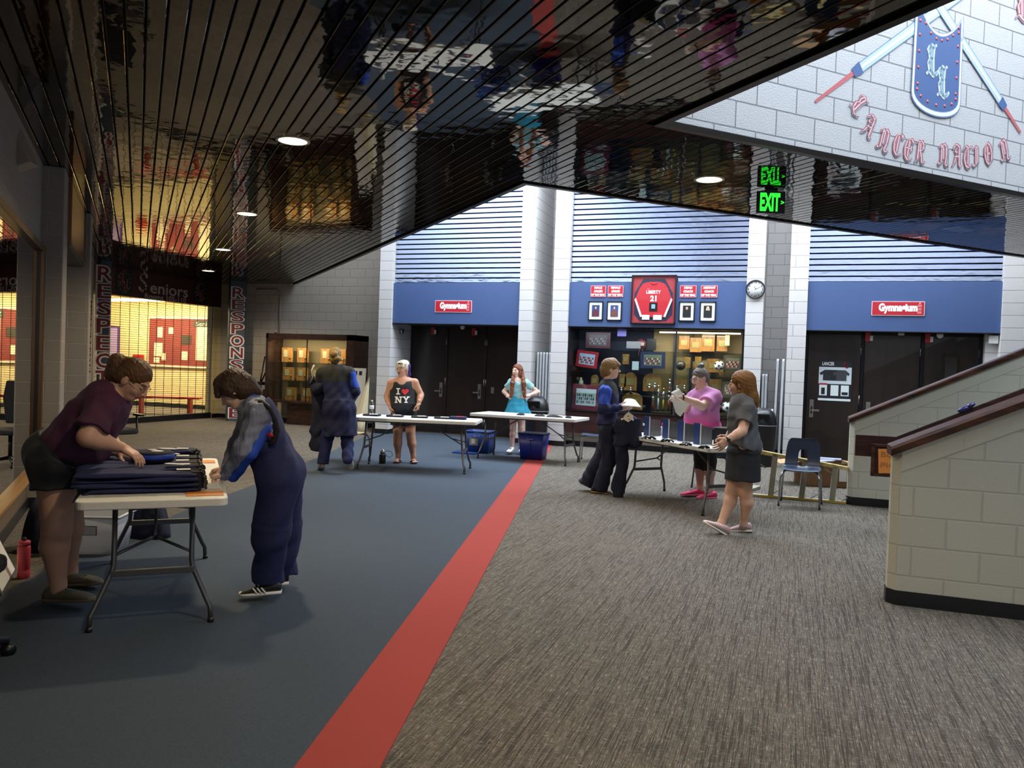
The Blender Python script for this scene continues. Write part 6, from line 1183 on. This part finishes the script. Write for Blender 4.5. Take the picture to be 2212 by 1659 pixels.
for a, b, c in ((sh1, el1, wr1), (sh2, el2, wr2)): S.cone(T_(.92), a, .085, .078, .05); S.cone(a, b, .078, .062, .04); S.cone(b, c, .062, .052, .03)
S.frus(J(733, 868), J(735, 942), (.195, .145), (.24, .16), P.R, .06); S.cone(J(733, 960), J(735, 890), .03, .001, .02, 's'); S.cone(nk, nk + UPZ * .05, .07, .062, .03)
def coatm(C):
    up = (C - nk) @ UPZ; r = (C - sh2) @ P.R; m = np.zeros(len(C)); m[up > -.16] = 1; m[(r > .03) & (up > -.24) & (up < -.03)] = 2; return m
P.garment('coat', S, None, .0105, (.006, .16, 31), [mat('coat_navy', '131a40', .8, bump=.3, scale=25), mat('yoke_black', '20221f', .8), ry], coatm)
S = SDF()
for a, b, c in ((hp1, kn1, an1), (hp2, kn2, an2)): S.cone(a, b, .11, .085, .04); S.cone(b, c, .085, .075, .03)
S.clip(J(720, 1003), -UPZ); P.garment('trousers', S, nv, .0105, (.006, .14, 32)); ws = mat('shoe_white', 'c8c2b4', .6)
P.shoe(J(697, 1005, -.03), J(693, 1016, .22), .10, ws, ws, .07, .09); P.shoe(J(752, 985, -.16), J(757, 1016, -.02), .10, ws, mat('sole_cream', 'b7aa98', .6), .07, .09, up=-P.F * -1 + 0 * UPZ)
o = thing('draped_uniform', 'dark uniform draped over the left arm of the person seen from behind', 'uniform', tuple(P.root.location)); S = SDF(); S.frus(J(688, 835, .05), J(688, 974, .05), (.085, .06), (.115, .05), P.R, .02); S.cone(J(688, 838, -.02), J(686, 838, .2), .085, .08, .04); S.ell(J(672, 822, .05), (.05, .04, .07), None, .03)
lo, hi = S.bounds(.015); sdf_obj('cloth', [nets(*S.grid(lo, hi, .010, (.010, .16, 33)))], o, [MATS['navy_dark']]); u = MB(); u.tube([J(679, 788, .05), J(673, 800, .03), (J(676, 815, -.03)), J(670, 828, 0)], .012, mat('braid', 'a89c8c', .4, .4), 6); ob = u.build('silver_braid', o); ob.location = -V(o.location)

# ---- 4. woman in black tank top
P = Person(877, 997, 12.0, 'person in black I heart NY tank top and black shorts behind the table'); J = P.J; RR = -P.R
pv, nk = J(872, 896), J(869, 819); sh1, sh2 = J(845, 827), J(896, 826); A_, T_ = P.torso(pv, nk, RR, (1.15, 1.25, 1.18), .8, sh1, sh2)
hp1, hp2 = J(861, 903), J(884, 903); kn1, kn2 = J(859, 947), J(888, 947); an1, an2 = J(860, 985), J(893, 985); P.leg(hp1, kn1, an1, .098, .064, .064, .038); P.leg(hp2, kn2, an2, .098, .064, .064, .038)
el1, wr1 = J(836, 856, .02), J(843, 880, -.10); P.arm(sh1, el1, wr1, .056, .046, .028); el2, wr2 = J(909, 853, .02), J(904, 873, -.12); P.arm(sh2, el2, wr2, .056, .046, .028)
P.hand(wr1, P.dirv(.3, 1, -.1), P.dirv(1, -.2, .2), -P.F, (30, 35, 30), .05); P.hand(wr2, P.dirv(-.15, 1, -.1), P.dirv(-1, -.2, .2), -P.F, (35, 40, 35), .05)
P.head(J(870, 797), -P.F - P.R * .55 + P.D * .1, -P.D + P.R * .06, nk); P.finish(sk('tan', 'bf8c70'), h=.011, mouth=True)
S = SDF(); P.torso(pv, nk, RR, (1.16, 1.28, 1.2), .85, S=S, off=.012); S.clip(J(870, 886), P.D * 1.0)
for a in (sh1, sh2): S.ell(a + (a - nk) * .10, (.065, .2, .11), A_, .01, 's')
S.ell(nk + P.D * -.005 - P.F * .08, (.075, .14, .095), A_, .01, 's'); S.clip(T_(.93), A_[2])
for a, sx in ((sh1, -1), (sh2, 1)): S.cone(nk + (a - nk) * .52 - UPZ * .10 - P.F * .08, nk + (a - nk) * .50 + UPZ * .02, .022, .018, .02); S.cone(nk + (a - nk) * .50 + UPZ * .02, nk + (a - nk) * .52 - UPZ * .10 + P.F * .08, .018, .022, .02)
tk = mat('tank_black', '15171b', .8, bump=.2, scale=20); P.garment('tank_top', S, tk, .0095, (.003, .16, 41))
fx = np.array(-P.F); c0 = J(871, 852) + fx * .175; M_ = Matrix(((P.R[0], -P.D[0], fx[0], c0[0]), (P.R[1], -P.D[1], fx[1], c0[1]), (P.R[2], -P.D[2], fx[2], c0[2]), (0, 0, 0, 1)))
from mathutils.bvhtree import BVHTree
TT = [o for o in kids(P.root) if o.name.startswith('tank_top')][0]; BV = BVHTree.FromPolygons([v.co + V(P.root.location) for v in TT.data.vertices], [tuple(p.vertices) for p in TT.data.polygons])
def wrap(u):                                                  # lay the print on the front of the shirt
    for i, p in enumerate(u.v):
        q = V(p) + V(fx) * .4; h_ = BV.ray_cast(q, -V(fx))[0]
        if h_ is not None: u.v[i] = tuple(h_ + V(fx) * .006)
u = MB(); im = mat('print_white', 'e4e2dc', .7)
def slab_r(x0, y0, x1, y1):
    n_ = 4
    for i in range(n_): a, b = x0 + (x1 - x0) * i / n_, x0 + (x1 - x0) * (i + 1) / n_; u.add([(a, y0, 0), (b, y0, 0), (b, y1, 0), (a, y1, 0)], [(0, 1, 2, 3)], im, False, M_)
def sl(x0, y0, x1, y1, t): u.add([(x0 - t, y0, 0), (x0 + t, y0, 0), (x1 + t, y1, 0), (x1 - t, y1, 0)], [(0, 1, 2, 3)], im, False, M_)
slab_r(-.085, .08, -.025, .098); slab_r(-.085, -.0, -.025, .018); slab_r(-.066, .01, -.044, .09)
for x0 in (-.105, -.035): slab_r(x0, -.125, x0 + .045, -.108) if x0 < -.1 else None; slab_r(x0, -.045, x0 + .045, -.028)
slab_r(-.092, -.12, -.074, -.035); slab_r(-.022, -.12, -.004, -.035); sl(-.013, -.125, -.083, -.03, .014); slab_r(.018, -.045, .058, -.028); slab_r(.078, -.045, .118, -.028); slab_r(.045, -.125, .092, -.108); slab_r(.059, -.12, .077, -.075); sl(.068, -.08, .038, -.035, .011); sl(.068, -.08, .098, -.035, .011)
wrap(u); px_mb(P, u, 'shirt_lettering'); u = MB(); pts = [(.05 + .0034 * 16 * math.sin(t) ** 3, .045 + .0034 * (13 * math.cos(t) - 5 * math.cos(2 * t) - 2 * math.cos(3 * t) - math.cos(4 * t))) for t in np.linspace(0, 2 * PI, 30)[:-1]]; u.add([(x, y, .002) for x, y in pts[::-1]] + [(.05 + .5 * (x - .05), .045 + .5 * (y - .045), .002) for x, y in pts[::-1]] + [(.05, .045, .002)], [(i, (i + 1) % 29, 29 + (i + 1) % 29, 29 + i) for i in range(29)] + [(29 + i, 29 + (i + 1) % 29, 58) for i in range(29)], mat('heart_red', 'cf2a35', .6), False, M_)
wrap(u); px_mb(P, u, 'red_heart')
S = SDF(); P.torso(pv, nk, RR, (1.16, 1.28, 1), .85, S=S, off=.014); S.clip(T_(.34), A_[2])
for a, b in ((hp1, kn1), (hp2, kn2)): S.frus(a, a + (b - a) * .34, (.115, .115), (.118, .118), P.R, .04)
P.garment('shorts', S, MATS['shorts_black'], .0105, (.003, .1, 42))
def mop(S, L, A, q):
    S.ell(L(0, .03, .085), (.075, .06, .035), A, .03); S.cone(L(.03, .08, .07), L(.055, .095, -.01), .026, .014, .02); S.cone(L(-.02, .05, .10), L(-.06, .08, .05), .026, .016, .02); S.ell(L(0, -.06, .09), (.06, .05, .04), A, .03)
P.hair(hairm('platinum', 'd3c7ae'), mop, cut=.03, vol=1.04); S = SDF(); S.cone(P.hL(-.075, -.05, .05), P.hL(-.085, -.06, -.10), .028, .016, .02); P.garment('purple_hair_streak', S, hairm('purple', '4c2a8c'), .007, (.004, .04, 4))
u = MB(); u.tube([P.hL(-.06, .075, .085), P.hL(0, .095, .09), P.hL(.06, .075, .085)], .010, MATS['black_plastic'], 6); px_mb(P, u, 'sunglasses'); u = MB(); u.tube([wr2 + .033 * (P.R * math.cos(t) + P.F * math.sin(t)) for t in np.linspace(0, 2 * PI, 13)[:-1]], .006, MATS['paper'], 6, closed=True); px_mb(P, u, 'bracelet')
def bare(P, an, toe_dx, m_):
    S = SDF(); g = np.array(an); z0 = .012; S.cone(np.array([g[0], g[1], .045]), np.array([g[0], g[1], .035]) - P.F * .09 + P.R * toe_dx * .09, .034, .030, .02)
    for i in range(5): q = np.array([g[0], g[1], .026]) - P.F * (.135 - .012 * i) + P.R * (toe_dx * .14 + (-.03 + .015 * i) * (1 if toe_dx >= 0 else -1)); S.cone(q + P.F * .03, q - P.F * .02, .013 - .001 * i, .010 - .001 * i, .008)
    lo, hi = S.bounds(.01); sdf_obj('foot', [nets(*S.grid(lo, hi, .006))], P.root, [m_])
    u = MB(); c = V((g[0], g[1], 0)) - V(P.F) * .045 + V(P.R) * toe_dx * .05; u.rbox((0, 0, .008), (.10, .27, .016), .045, MATS['black_plastic'], Matrix.Translation(c) @ Matrix.Rotation(YAW + toe_dx * .35, 4, 'Z'), 5); t0 = np.array([g[0], g[1], 0]); u.tube([t0 + P.R * -.045 + UPZ * .02 - P.F * .01, t0 - P.F * .07 + UPZ * .065 + P.R * toe_dx * .1, t0 + P.R * .05 + UPZ * .02 - P.F * .01], .008, MATS['black_plastic'], 6); px_mb(P, u, 'flip_flop')
bare(P, an1, -.1, MATS['skin_tan']); bare(P, an2, .3, MATS['skin_tan'])

# ---- 5. girl with long red hair, hands on hips
P = Person(1116, 975, 13.75, 'person with long red hair, pale blue top and turquoise skirt, hands on hips'); J = P.J; RR = -P.R
pv, nk = J(1117, 874), J(1119, 819); sh1, sh2 = J(1103, 827), J(1136, 827); A_, T_ = P.torso(pv, nk, RR, (.92, .86, .92), 0, sh1, sh2)
hp1, hp2 = J(1109, 880), J(1125, 880); kn1, kn2 = J(1108, 925), J(1126, 925); an1, an2 = J(1106, 967), J(1124, 967); P.leg(hp1, kn1, an1, .078, .052, .05, .034); P.leg(hp2, kn2, an2, .078, .052, .05, .034)
el1, wr1 = J(1089, 846, .06), J(1101, 858, -.06); P.arm(sh1, el1, wr1, .042, .036, .024); el2, wr2 = J(1162, 847, .08), J(1137, 856, -.08); P.arm(sh2, el2, wr2, .042, .036, .024)
P.hand(wr1, P.dirv(.9, .3, -.2), P.dirv(.2, .1, 1), P.dirv(0, -1), (20, 20, 20), .06, .9); P.hand(wr2, P.dirv(-.95, .1, -.3), P.dirv(-.2, .1, 1), P.dirv(0, -1), (20, 20, 20), .06, .9)
P.head(J(1117, 801), -P.F - P.R * .7, -P.D, nk, .95, .045); P.finish(sk('rosy', 'dcb5a4'), h=.011, mouth=True, brow='8a5a38')
S = SDF(); P.torso(pv, nk, RR, (.94, .9, .95), 0, S=S, off=.012); S.clip(J(1117, 864), P.D); S.clip(T_(1.0), A_[2]); S.ell(nk - P.F * .06, (.06, .08, .06), A_, .01, 's')
for a, b in ((sh1, el1), (sh2, el2)): S.cone(T_(.88), a, .066, .06, .04); S.frus(a, a + (b - a) * .52, (.062, .06), (.062, .06), P.F, .03)
P.garment('crop_top', S, mat('top_aqua', '8fb9bd', .8, bump=.3, scale=30), .0105, (.004, .12, 51))
S = SDF(); S.frus(J(1117, 856), J(1117, 874), (.135, .115), (.17, .15), P.R, .02); S.frus(J(1117, 871), J(1118, 897), (.165, .15), (.24, .20), P.R, .02); P.garment('skirt', S, mat('skirt_teal', '1f86a3', .75, bump=.3, scale=20), .0105, (.010, .16, 52))
def longh(S, L, A, q):
    S.cone(L(.068, .0, .02), L(.078, .02, -.10), .030, .028, .03); S.cone(L(-.068, .0, .02), L(-.078, .02, -.10), .030, .028, .03); S.cone(L(0, -.07, .0), L(0, -.09, -.28), .07, .06, .04)
P.hair(hairm('auburn', '6e3a20'), longh, h=.007)
for a_, b_, c_ in ((J(1109, 808, -.09), J(1107, 828, -.17), J(1104, 856, -.17)), (J(1129, 806, -.06), J(1131, 828, -.16), J(1133, 856, -.17))): S = SDF(); S.cone(a_, b_, .026, .036, .02); S.cone(b_, c_, .038, .030, .02); P.garment('hair_lock', S, MATS['hair_auburn'], .007, (.004, .04, 5))
for x0, x1 in ((1106, 1099), (1124, 1128)): P.shoe(J(x0 + 2, 975, .03), J(x1 - 2, 979, -.22), .095, MATS['paper'], mat('shoe_grey', '8a8890', .6), .065, .085, lace=MATS['black_plastic'])

# ---- 6. boy with glasses carrying a uniform on a hanger
P = Person(1296, 1062, 9.76, 'person with glasses in navy vest and royal blue sleeves holding papers and a hanger'); J = P.J; SD = -P.F
pv, nk = J(1314, 922), J(1311, 829); sh1, sh2 = J(1307, 846, -.16), J(1315, 844, .16); A_, T_ = P.torso(pv, nk, SD, (.92, .86, .94), 0, sh1, sh2)
hp1, hp2 = J(1311, 932, -.08), J(1315, 932, .08); kn1, kn2 = J(1316, 994, -.08), J(1298, 990, .08); an1, an2 = J(1296, 1050, -.05), J(1266, 1040, .1); P.leg(hp1, kn1, an1, .078, .052, .05, .034, -P.R); P.leg(hp2, kn2, an2, .078, .052, .05, .034, -P.R)
el1, wr1 = J(1303, 884, -.24), J(1338, 881, -.20); P.arm(sh1, el1, wr1); el2, wr2 = J(1322, 886, .12), J(1347, 878, .02); P.arm(sh2, el2, wr2)
P.head(J(1319, 797), P.R + P.D * .05, -P.D + P.R * .05, nk); P.hand(wr1, P.dirv(1, -.05), P.dirv(0, -.3, 1), P.dirv(0, -1), (35, 45, 35), .04); P.hand(wr2, P.dirv(1, .05), P.dirv(0, -.5, -1), P.dirv(0, -1), (40, 45, 35), .04); P.finish(sk('light', 'd8ae9a'), h=.0095, brow='6a5030')
S = SDF()
for a, b, c in ((sh1, el1, wr1), (sh2, el2, wr2)): S.cone(T_(.9), a, .066, .07, .04); S.cone(a, b, .076, .060, .03); S.cone(b, c, .060, .044, .03)
def slv(C): z = C @ UPZ; return (z < J(1310, 871)[2]).astype(float)
P.garment('sleeves', S, None, .0095, (.006, .09, 61), [ry, nv], slv)
S = SDF(); P.torso(pv, nk, SD, (.98, .96, 1.0), 0, S=S, off=.018); S.clip(T_(.06), -A_[2]); S.cone(T_(.93), sh1 - (sh1 - nk) * .25, .058, .055, .03); S.cone(T_(.93), sh2 - (sh2 - nk) * .25, .058, .055, .03)
def vst(C): return (C @ UPZ > J(1310, 852)[2]).astype(float)
P.garment('vest', S, None, .0095, (.004, .14, 62), [mat('vest_navy', '242650', .8, bump=.3, scale=25), MATS['yoke_black']], vst)
S = SDF(); S.cone(nk - UPZ * .01, nk + UPZ * .055 + P.R * .012, .062, .054, .02); S.clip(nk + UPZ * .065, UPZ); P.garment('collar', S, ry, .0065, None)
S = SDF(); S.ell(pv, (.155, .125, .12), A_, .05)
for a, b, c in ((hp1, kn1, an1), (hp2, kn2, an2)): S.cone(a, b, .108, .085, .05); S.frus(b + UPZ * .04, c - UPZ * .045 , (.082, .08), (.105, .095), P.R, .03)
P.garment('trousers', S, MATS['navy_dark'], .0095, (.006, .13, 63))
def mopb(S, L, A, q):
    S.cone(L(0, .03, .10), L(.03, .10, .055), .034, .022, .03); S.cone(L(-.02, .03, .10), L(-.04, .09, .05), .034, .022, .03); S.cone(L(0, -.08, -.02), L(0, -.085, -.075), .055, .035, .03)
P.hair(hairm('sandy', '8a6c44'), mopb, cut=.01, vol=1.06, low=-.01); P.glasses(MATS['black_plastic'], .0028)
bt = mat('sole_gum', '8d7450', .6); P.shoe(J(1276, 1064, -.05), J(1324, 1069, -.08), .10, bs, bt, .065, .085); P.shoe(J(1252, 1044, .1), J(1288, 1060, .08), .10, bs, bt, .065, .085, up=UPZ * .8 + P.R * .5)
pt = P; o = thing('hanging_uniform', 'dark bib uniform on a hanger held by the boy with glasses', 'uniform', tuple(J(1350, 1075, -.32)[:2]) + (0,)); q = -.30
S = SDF(); S.frus(J(1359, 905, q), J(1356, 962, q), (.15, .05), (.16, .06), P.R, .03); S.frus(J(1346, 950, q), J(1333, 1074, q), (.060, .035), (.062, .035), P.R, .03); S.frus(J(1352, 950, q + .06), J(1345, 1068, q + .06), (.045, .03), (.03, .025), P.R, .03); S.ell(J(1368, 955, q), (.09, .05, .08), None, .04)
S.ell(J(1357, 900, q), (.045, .12, .055), None, .01, 's'); lo, hi = S.bounds(.02); sdf_obj('garment', [nets(*S.grid(lo, hi, .0095, (.009, .17, 64)))], o, [MATS['navy_dark']])
u = MB(); u.tube([J(1357, 876, q), J(1360, 880, q), J(1359, 886, q), J(1357, 892, q)], .005, mat('hanger_blue', '7fa0d8', .4), 6); u.tube([J(1357, 893, q), J(1345, 906, q)], .012, MATS['paper'], 6); u.tube([J(1357, 893, q), J(1388, 915, q)], .014, mat('hanger_blue2', '2c4f9c', .4), 6); u.ball(J(1390, 917, q), .016, MATS['paper'], 8); ob = u.build('hanger', o); ob.location = -V(o.location)
u = MB(); u.add([J(1346, 905, q - .07), J(1368, 904, q - .07), J(1368, 897, q - .07), J(1357, 890, q - .07), J(1349, 897, q - .07), J(1357, 912, q - .08)], [(0, 5, 1, 2, 3, 4)], mat('hanger_cream', 'd8ccb4', .5)); 
for x, y in ((1357, 899), (1359, 906)): u.ball(J(x, y, q - .075), .008, MATS['black_plastic'], 6)
for x, y in ((1343, 906), (1367, 907)): u.ball(J(x, y, q - .07), .011, MATS['paper'], 6)
ob = u.build('hanger_clip_plate', o); ob.location = -V(o.location)
def sheet(P, pts, name, label, cat, m_, curve=.0):
    o = thing(name, label, cat, tuple(pts[0])); u = MB(); n_ = 6; q = [np.array(p) for p in pts]; vs = []
    nrm = np.cross(q[1] - q[0], q[3] - q[0]); nrm /= np.linalg.norm(nrm)
    for th in (0, .0015):
        for i in range(n_):
            for j in range(n_):
                a, b = i / (n_ - 1), j / (n_ - 1); p = (q[0] * (1 - a) + q[1] * a) * (1 - b) + (q[3] * (1 - a) + q[2] * a) * b; vs.append(p + nrm * (th + curve * math.sin(PI * a) * (.4 + b)) - np.array(pts[0]))
    fs = []; m2 = n_ * n_
    for i in range(n_ - 1):
        for j in range(n_ - 1): a = i * n_ + j; fs += [(a, a + n_, a + n_ + 1, a + 1), (m2 + a, m2 + a + 1, m2 + a + n_ + 1, m2 + a + n_)]
    for i in range(n_ - 1): fs += [(i, i + 1, m2 + i + 1, m2 + i), (i * n_, m2 + i * n_, m2 + (i + 1) * n_, (i + 1) * n_)]
    u.add(vs, fs, m_, True); u.build('sheet', o); return o
sheet(P, (J(1342, 877, -.28), J(1385, 880, -.28), J(1372, 864, -.05), J(1350, 862, -.05)), 'paper_form', 'white paper held flat by the boy with glasses', 'paper', MATS['paper'], .008)

# ---- 7. woman in pink tee
P = Person(1508, 1074, 9.64, 'person in pink ombre T-shirt, black leggings and pink shoes behind the hat cases'); J = P.J; fd = P.dirv(-.82, 0, -.55); RR = np.cross(fd, UPZ)
pv, nk = J(1521, 928), J(1521, 846); sh1, sh2 = J(1545, 858, -.10), J(1499, 858, .10)
A_, T_ = P.torso(pv, nk, RR, (1.22, 1.42, 1.25), 1.5, sh1, sh2); hp1, hp2 = J(1533, 940, -.03), J(1512, 938, .05); kn1, kn2 = J(1534, 1000), J(1513, 998, .1); an1, an2 = J(1533, 1060, .0), J(1512, 1054, .12)
P.leg(hp1, kn1, an1, .10, .064, .062, .038); P.leg(hp2, kn2, an2, .10, .064, .062, .038)
el1, wr1 = J(1517, 877, -.28), J(1472, 858, -.30); P.arm(sh1, el1, wr1, .060, .050, .030); el2, wr2 = J(1487, 886, .02), J(1466, 866, -.15); P.arm(sh2, el2, wr2, .058, .048, .030)
P.head(J(1512, 817), P.dirv(-.86, .22, -.35), P.dirv(-.16, -1, 0), nk, 1.0, .056); P.hand(wr1, P.dirv(-.95, -.18), P.dirv(0, .9, .3), P.F, (28, 34, 30), .05); P.hand(wr2, P.dirv(-.9, -.35), P.dirv(.2, .2, -1), P.dirv(0, -1), (40, 45, 35), .04); P.finish(sk('pink', 'dab4a2'), h=.0095, lidded=True, brow='6a5a50')
S = SDF(); P.torso(pv, nk, RR, (1.28, 1.46, 1.28), 1.6, S=S, off=.016); S.clip(J(1521, 926), P.D); S.ell(nk + UPZ * .03 + fd * .03, (.07, .07, .07), A_, .01, 's')
for a, b in ((sh1, el1), (sh2, el2)): S.cone(T_(.9), a, .082, .08, .04); S.frus(a, a + (b - a) * .72, (.082, .08), (.096, .09), P.F, .04)
def ombre(name, c1, c2, z0, z1):
    m, nt, b = nmat(name); N, L = nt.nodes, nt.links; g = N.new('ShaderNodeNewGeometry'); x = N.new('ShaderNodeSeparateXYZ'); r = N.new('ShaderNodeMapRange'); mx = N.new('ShaderNodeMix'); mx.data_type = 'RGBA'; nz = N.new('ShaderNodeTexNoise'); nz.inputs['Scale'].default_value = 3; ad = N.new('ShaderNodeMath'); ad.operation = 'MULTIPLY_ADD'; ad.inputs[1].default_value = .12
    tc = N.new('ShaderNodeTexCoord'); L.new(tc.outputs['Object'], x.inputs[0]); L.new(tc.outputs['Object'], nz.inputs['Vector']); L.new(nz.outputs['Fac'], ad.inputs[0]); L.new(x.outputs['Z'], ad.inputs[2]); L.new(ad.outputs[0], r.inputs[0]); r.inputs[1].default_value = z0; r.inputs[2].default_value = z1
    mx.inputs[6].default_value = lin(c1); mx.inputs[7].default_value = lin(c2); L.new(r.outputs[0], mx.inputs[0]); L.new(mx.outputs[2], b.inputs['Base Color']); b.inputs['Roughness'].default_value = .75; return m
P.garment('tshirt', S, ombre('ombre_pink', 'd81e80', 'c47fb8', .90, 1.12), .0095, (.005, .14, 71))
S = SDF(); S.ell(pv, (.19, .16, .14), A_, .05)
for a, b, c in ((hp1, kn1, an1), (hp2, kn2, an2)): S.cone(a, b, .108, .074, .05); S.frus(b + UPZ * .03, b + (c - b) * .28, (.076, .076), (.070, .070), P.R, .03)
P.garment('leggings', S, mat('leggings_black', '101114', .7), .0095, (.002, .1, 72))
def bun7(S, L, A, q): S.ell(L(0, -.055, .145), (.045, .045, .03), A, .012); S.cone(L(0, -.03, .15), L(.0, -.10, .17), .022, .012, .01); S.cone(L(0, -.09, -.02), L(0, -.10, -.07), .03, .02, .03)
P.hair(hairm('grey', '6f6a68'), bun7, vol=.99, strand=(.002, .03)); P.glasses(MATS['steel'])
u = MB(); u.tube([wr1 + .034 * (P.F * math.cos(t) + P.D * math.sin(t)) + P.R * .02 for t in np.linspace(0, 2 * PI, 13)[:-1]], .010, MATS['black_plastic'], 6, closed=True); u.ball(wr1 - P.D * .036 + P.R * .02, (.018, .018, .008), MATS['silver'], 8); px_mb(P, u, 'wristwatch')
ps_, pk = mat('shoe_pink', 'e0306c', .6), mat('sole_pink', 'e87a9c', .6)
for a, hx, tx, y, dz in ((an1, 1546, 1506, 1077, .0), (an2, 1519, 1471, 1070, .12)):
    P.shoe(J(hx, y, dz + .02), J(tx, y + 1, dz - .10), .10, ps_, pk, .07, .09, lace=ps_); u = MB(); u.cone(a + UPZ * .015, a - UPZ * .03, .040, .042, MATS['paper'], 12); px_mb(P, u, 'sock')
sheet(P, (J(1449, 848, -.36), J(1466, 839, -.30), J(1485, 862, -.30), J(1462, 862, -.36)), 'paper_form', 'upper white sheet held in both hands by the woman in pink', 'paper', MATS['paper'], .005); sheet(P, (J(1450, 858, -.36), J(1490, 872, -.34), J(1470, 900, -.33), J(1459, 890, -.36)), 'paper_form', 'lower white sheet hanging from the hands of the woman in pink', 'paper', MATS['paper'], .02)
u = MB(); u.cyl(J(1443, 866, -.37), J(1450, 860, -.36), .005, MATS['paper'], 8); tag(u.build('marker_pen'), 'white marker pen in the hand of the woman in pink', 'pen')

# ---- 8. woman in grey tee and black skirt
P = Person(1590, 1152, 7.57, 'person in grey T-shirt and black skirt with long light brown hair, seen from behind'); J = P.J; fd = P.dirv(-.86, 0, .45); RR = np.cross(fd, UPZ)
pv, nk = J(1606, 965), J(1606, 862); sh1, sh2 = J(1617, 883, -.15), J(1596, 881, .17)
A_, T_ = P.torso(pv, nk, RR, (1.05, .95, 1.0), 0, sh1, sh2); hp1, hp2 = J(1611, 975, -.06), J(1598, 973, .08); kn1, kn2 = J(1611, 1066, -.02), J(1580, 1062, .04); an1, an2 = J(1606, 1130, .04), J(1558, 1130, -.02)
P.leg(hp1, kn1, an1, .09, .058, .058, .036, -fd); P.leg(hp2, kn2, an2, .09, .058, .058, .036, -fd)
el1, wr1 = J(1603, 932, -.22), J(1572, 950, -.26); P.arm(sh1, el1, wr1, .052, .043, .027); el2, wr2 = J(1585, 930, .22), J(1570, 945, .20); P.arm(sh2, el2, wr2, .050, .041, .027)
P.head(J(1600, 829), P.dirv(-.88, .05, .42), P.dirv(0, -1, 0), nk, 1.0, .048); P.hand(wr1, P.dirv(-.72, .62, -.1), P.dirv(-.3, -.1, 1), P.dirv(-.6, -.8), (18, 22, 18), .22, 1.05); P.hand(wr2, P.dirv(-.8, .5, 0), P.dirv(0, 0, -1), P.dirv(0, -1), (25, 30, 25), .05); P.finish(sk('warm', 'cda189'), h=.0095)
S = SDF(); P.torso(pv, nk, RR, (1.10, 1.04, 1.04), 0, S=S, off=.018); S.ell(nk + UPZ * .045, (.065, .065, .055), A_, .01, 's'); S.frus(J(1604, 925), J(1609, 965), (.140, .115), (.155, .138), RR, .05); S.clip(J(1560, 950), P.dirv(-.42, 1, 0))
for a, b in ((sh1, el1), (sh2, el2)): S.cone(T_(.9), a, .070, .070, .04); S.frus(a, a + (b - a) * .62, (.072, .070), (.078, .074), P.F, .04)
P.garment('tshirt', S, mat('tee_grey', '55565a', .85, bump=.3, scale=30), .0090, (.006, .13, 81))
S = SDF(); S.frus(J(1607, 945), J(1607, 975), (.155, .135), (.175, .16), RR, .02); S.frus(J(1607, 970), J(1604, 1037), (.17, .155), (.185, .165), RR, .03); P.garment('skirt', S, mat('skirt_black', '1c1d22', .8, bump=.2, scale=20), .0095, (.004, .2, 82))
def long8(S, L, A, q):
    S.cone(L(.05, -.01, .03), L(.06, .02, -.19), .045, .030, .04); S.cone(L(-.05, -.02, .03), L(-.06, -.01, -.18), .045, .035, .04); S.cone(L(0, -.07, .03), L(0, -.10, -.16), .07, .06, .05); S.cone(L(0, -.10, -.13), L(.02, -.13, -.22), .05, .025, .04)
P.hair(hairm('golden', '7d5428'), long8, h=.0065, vol=1.03); u = MB(); u.cone(P.hL(.01, -.115, .045), P.hL(.01, -.14, .045), .022, .016, MATS['black_plastic'], 10); px_mb(P, u, 'hair_clip')
u = MB(); u.tube([wr1 + .031 * (P.F * math.cos(t) + P.dirv(.5, .8) * math.sin(t)) for t in np.linspace(0, 2 * PI, 13)[:-1]], .009, MATS['black_plastic'], 6, closed=True); u.box(tuple(wr1 - P.F * .03), (.03, .012, .03), MATS['black_plastic'], YAW); px_mb(P, u, 'smartwatch')
sp, sw = mat('shoe_blush', 'b79a98', .7), mat('sole_white', 'd9d5cc', .6)
P.shoe(J(1568, 1159, -.06), J(1519, 1129, -.10), .10, sp, sw, .075, .095, up=UPZ * .8 + P.R * .5, lace=sw); P.shoe(J(1625, 1149, .05), J(1570, 1149, .12), .10, sp, sw, .07, .09, lace=sw)
for a in (an1, an2): u = MB(); u.cone(a + UPZ * .0, a - UPZ * .04, .037, .040, mat('sock_lilac', 'b8a8c0', .7), 12); px_mb(P, u, 'sock')
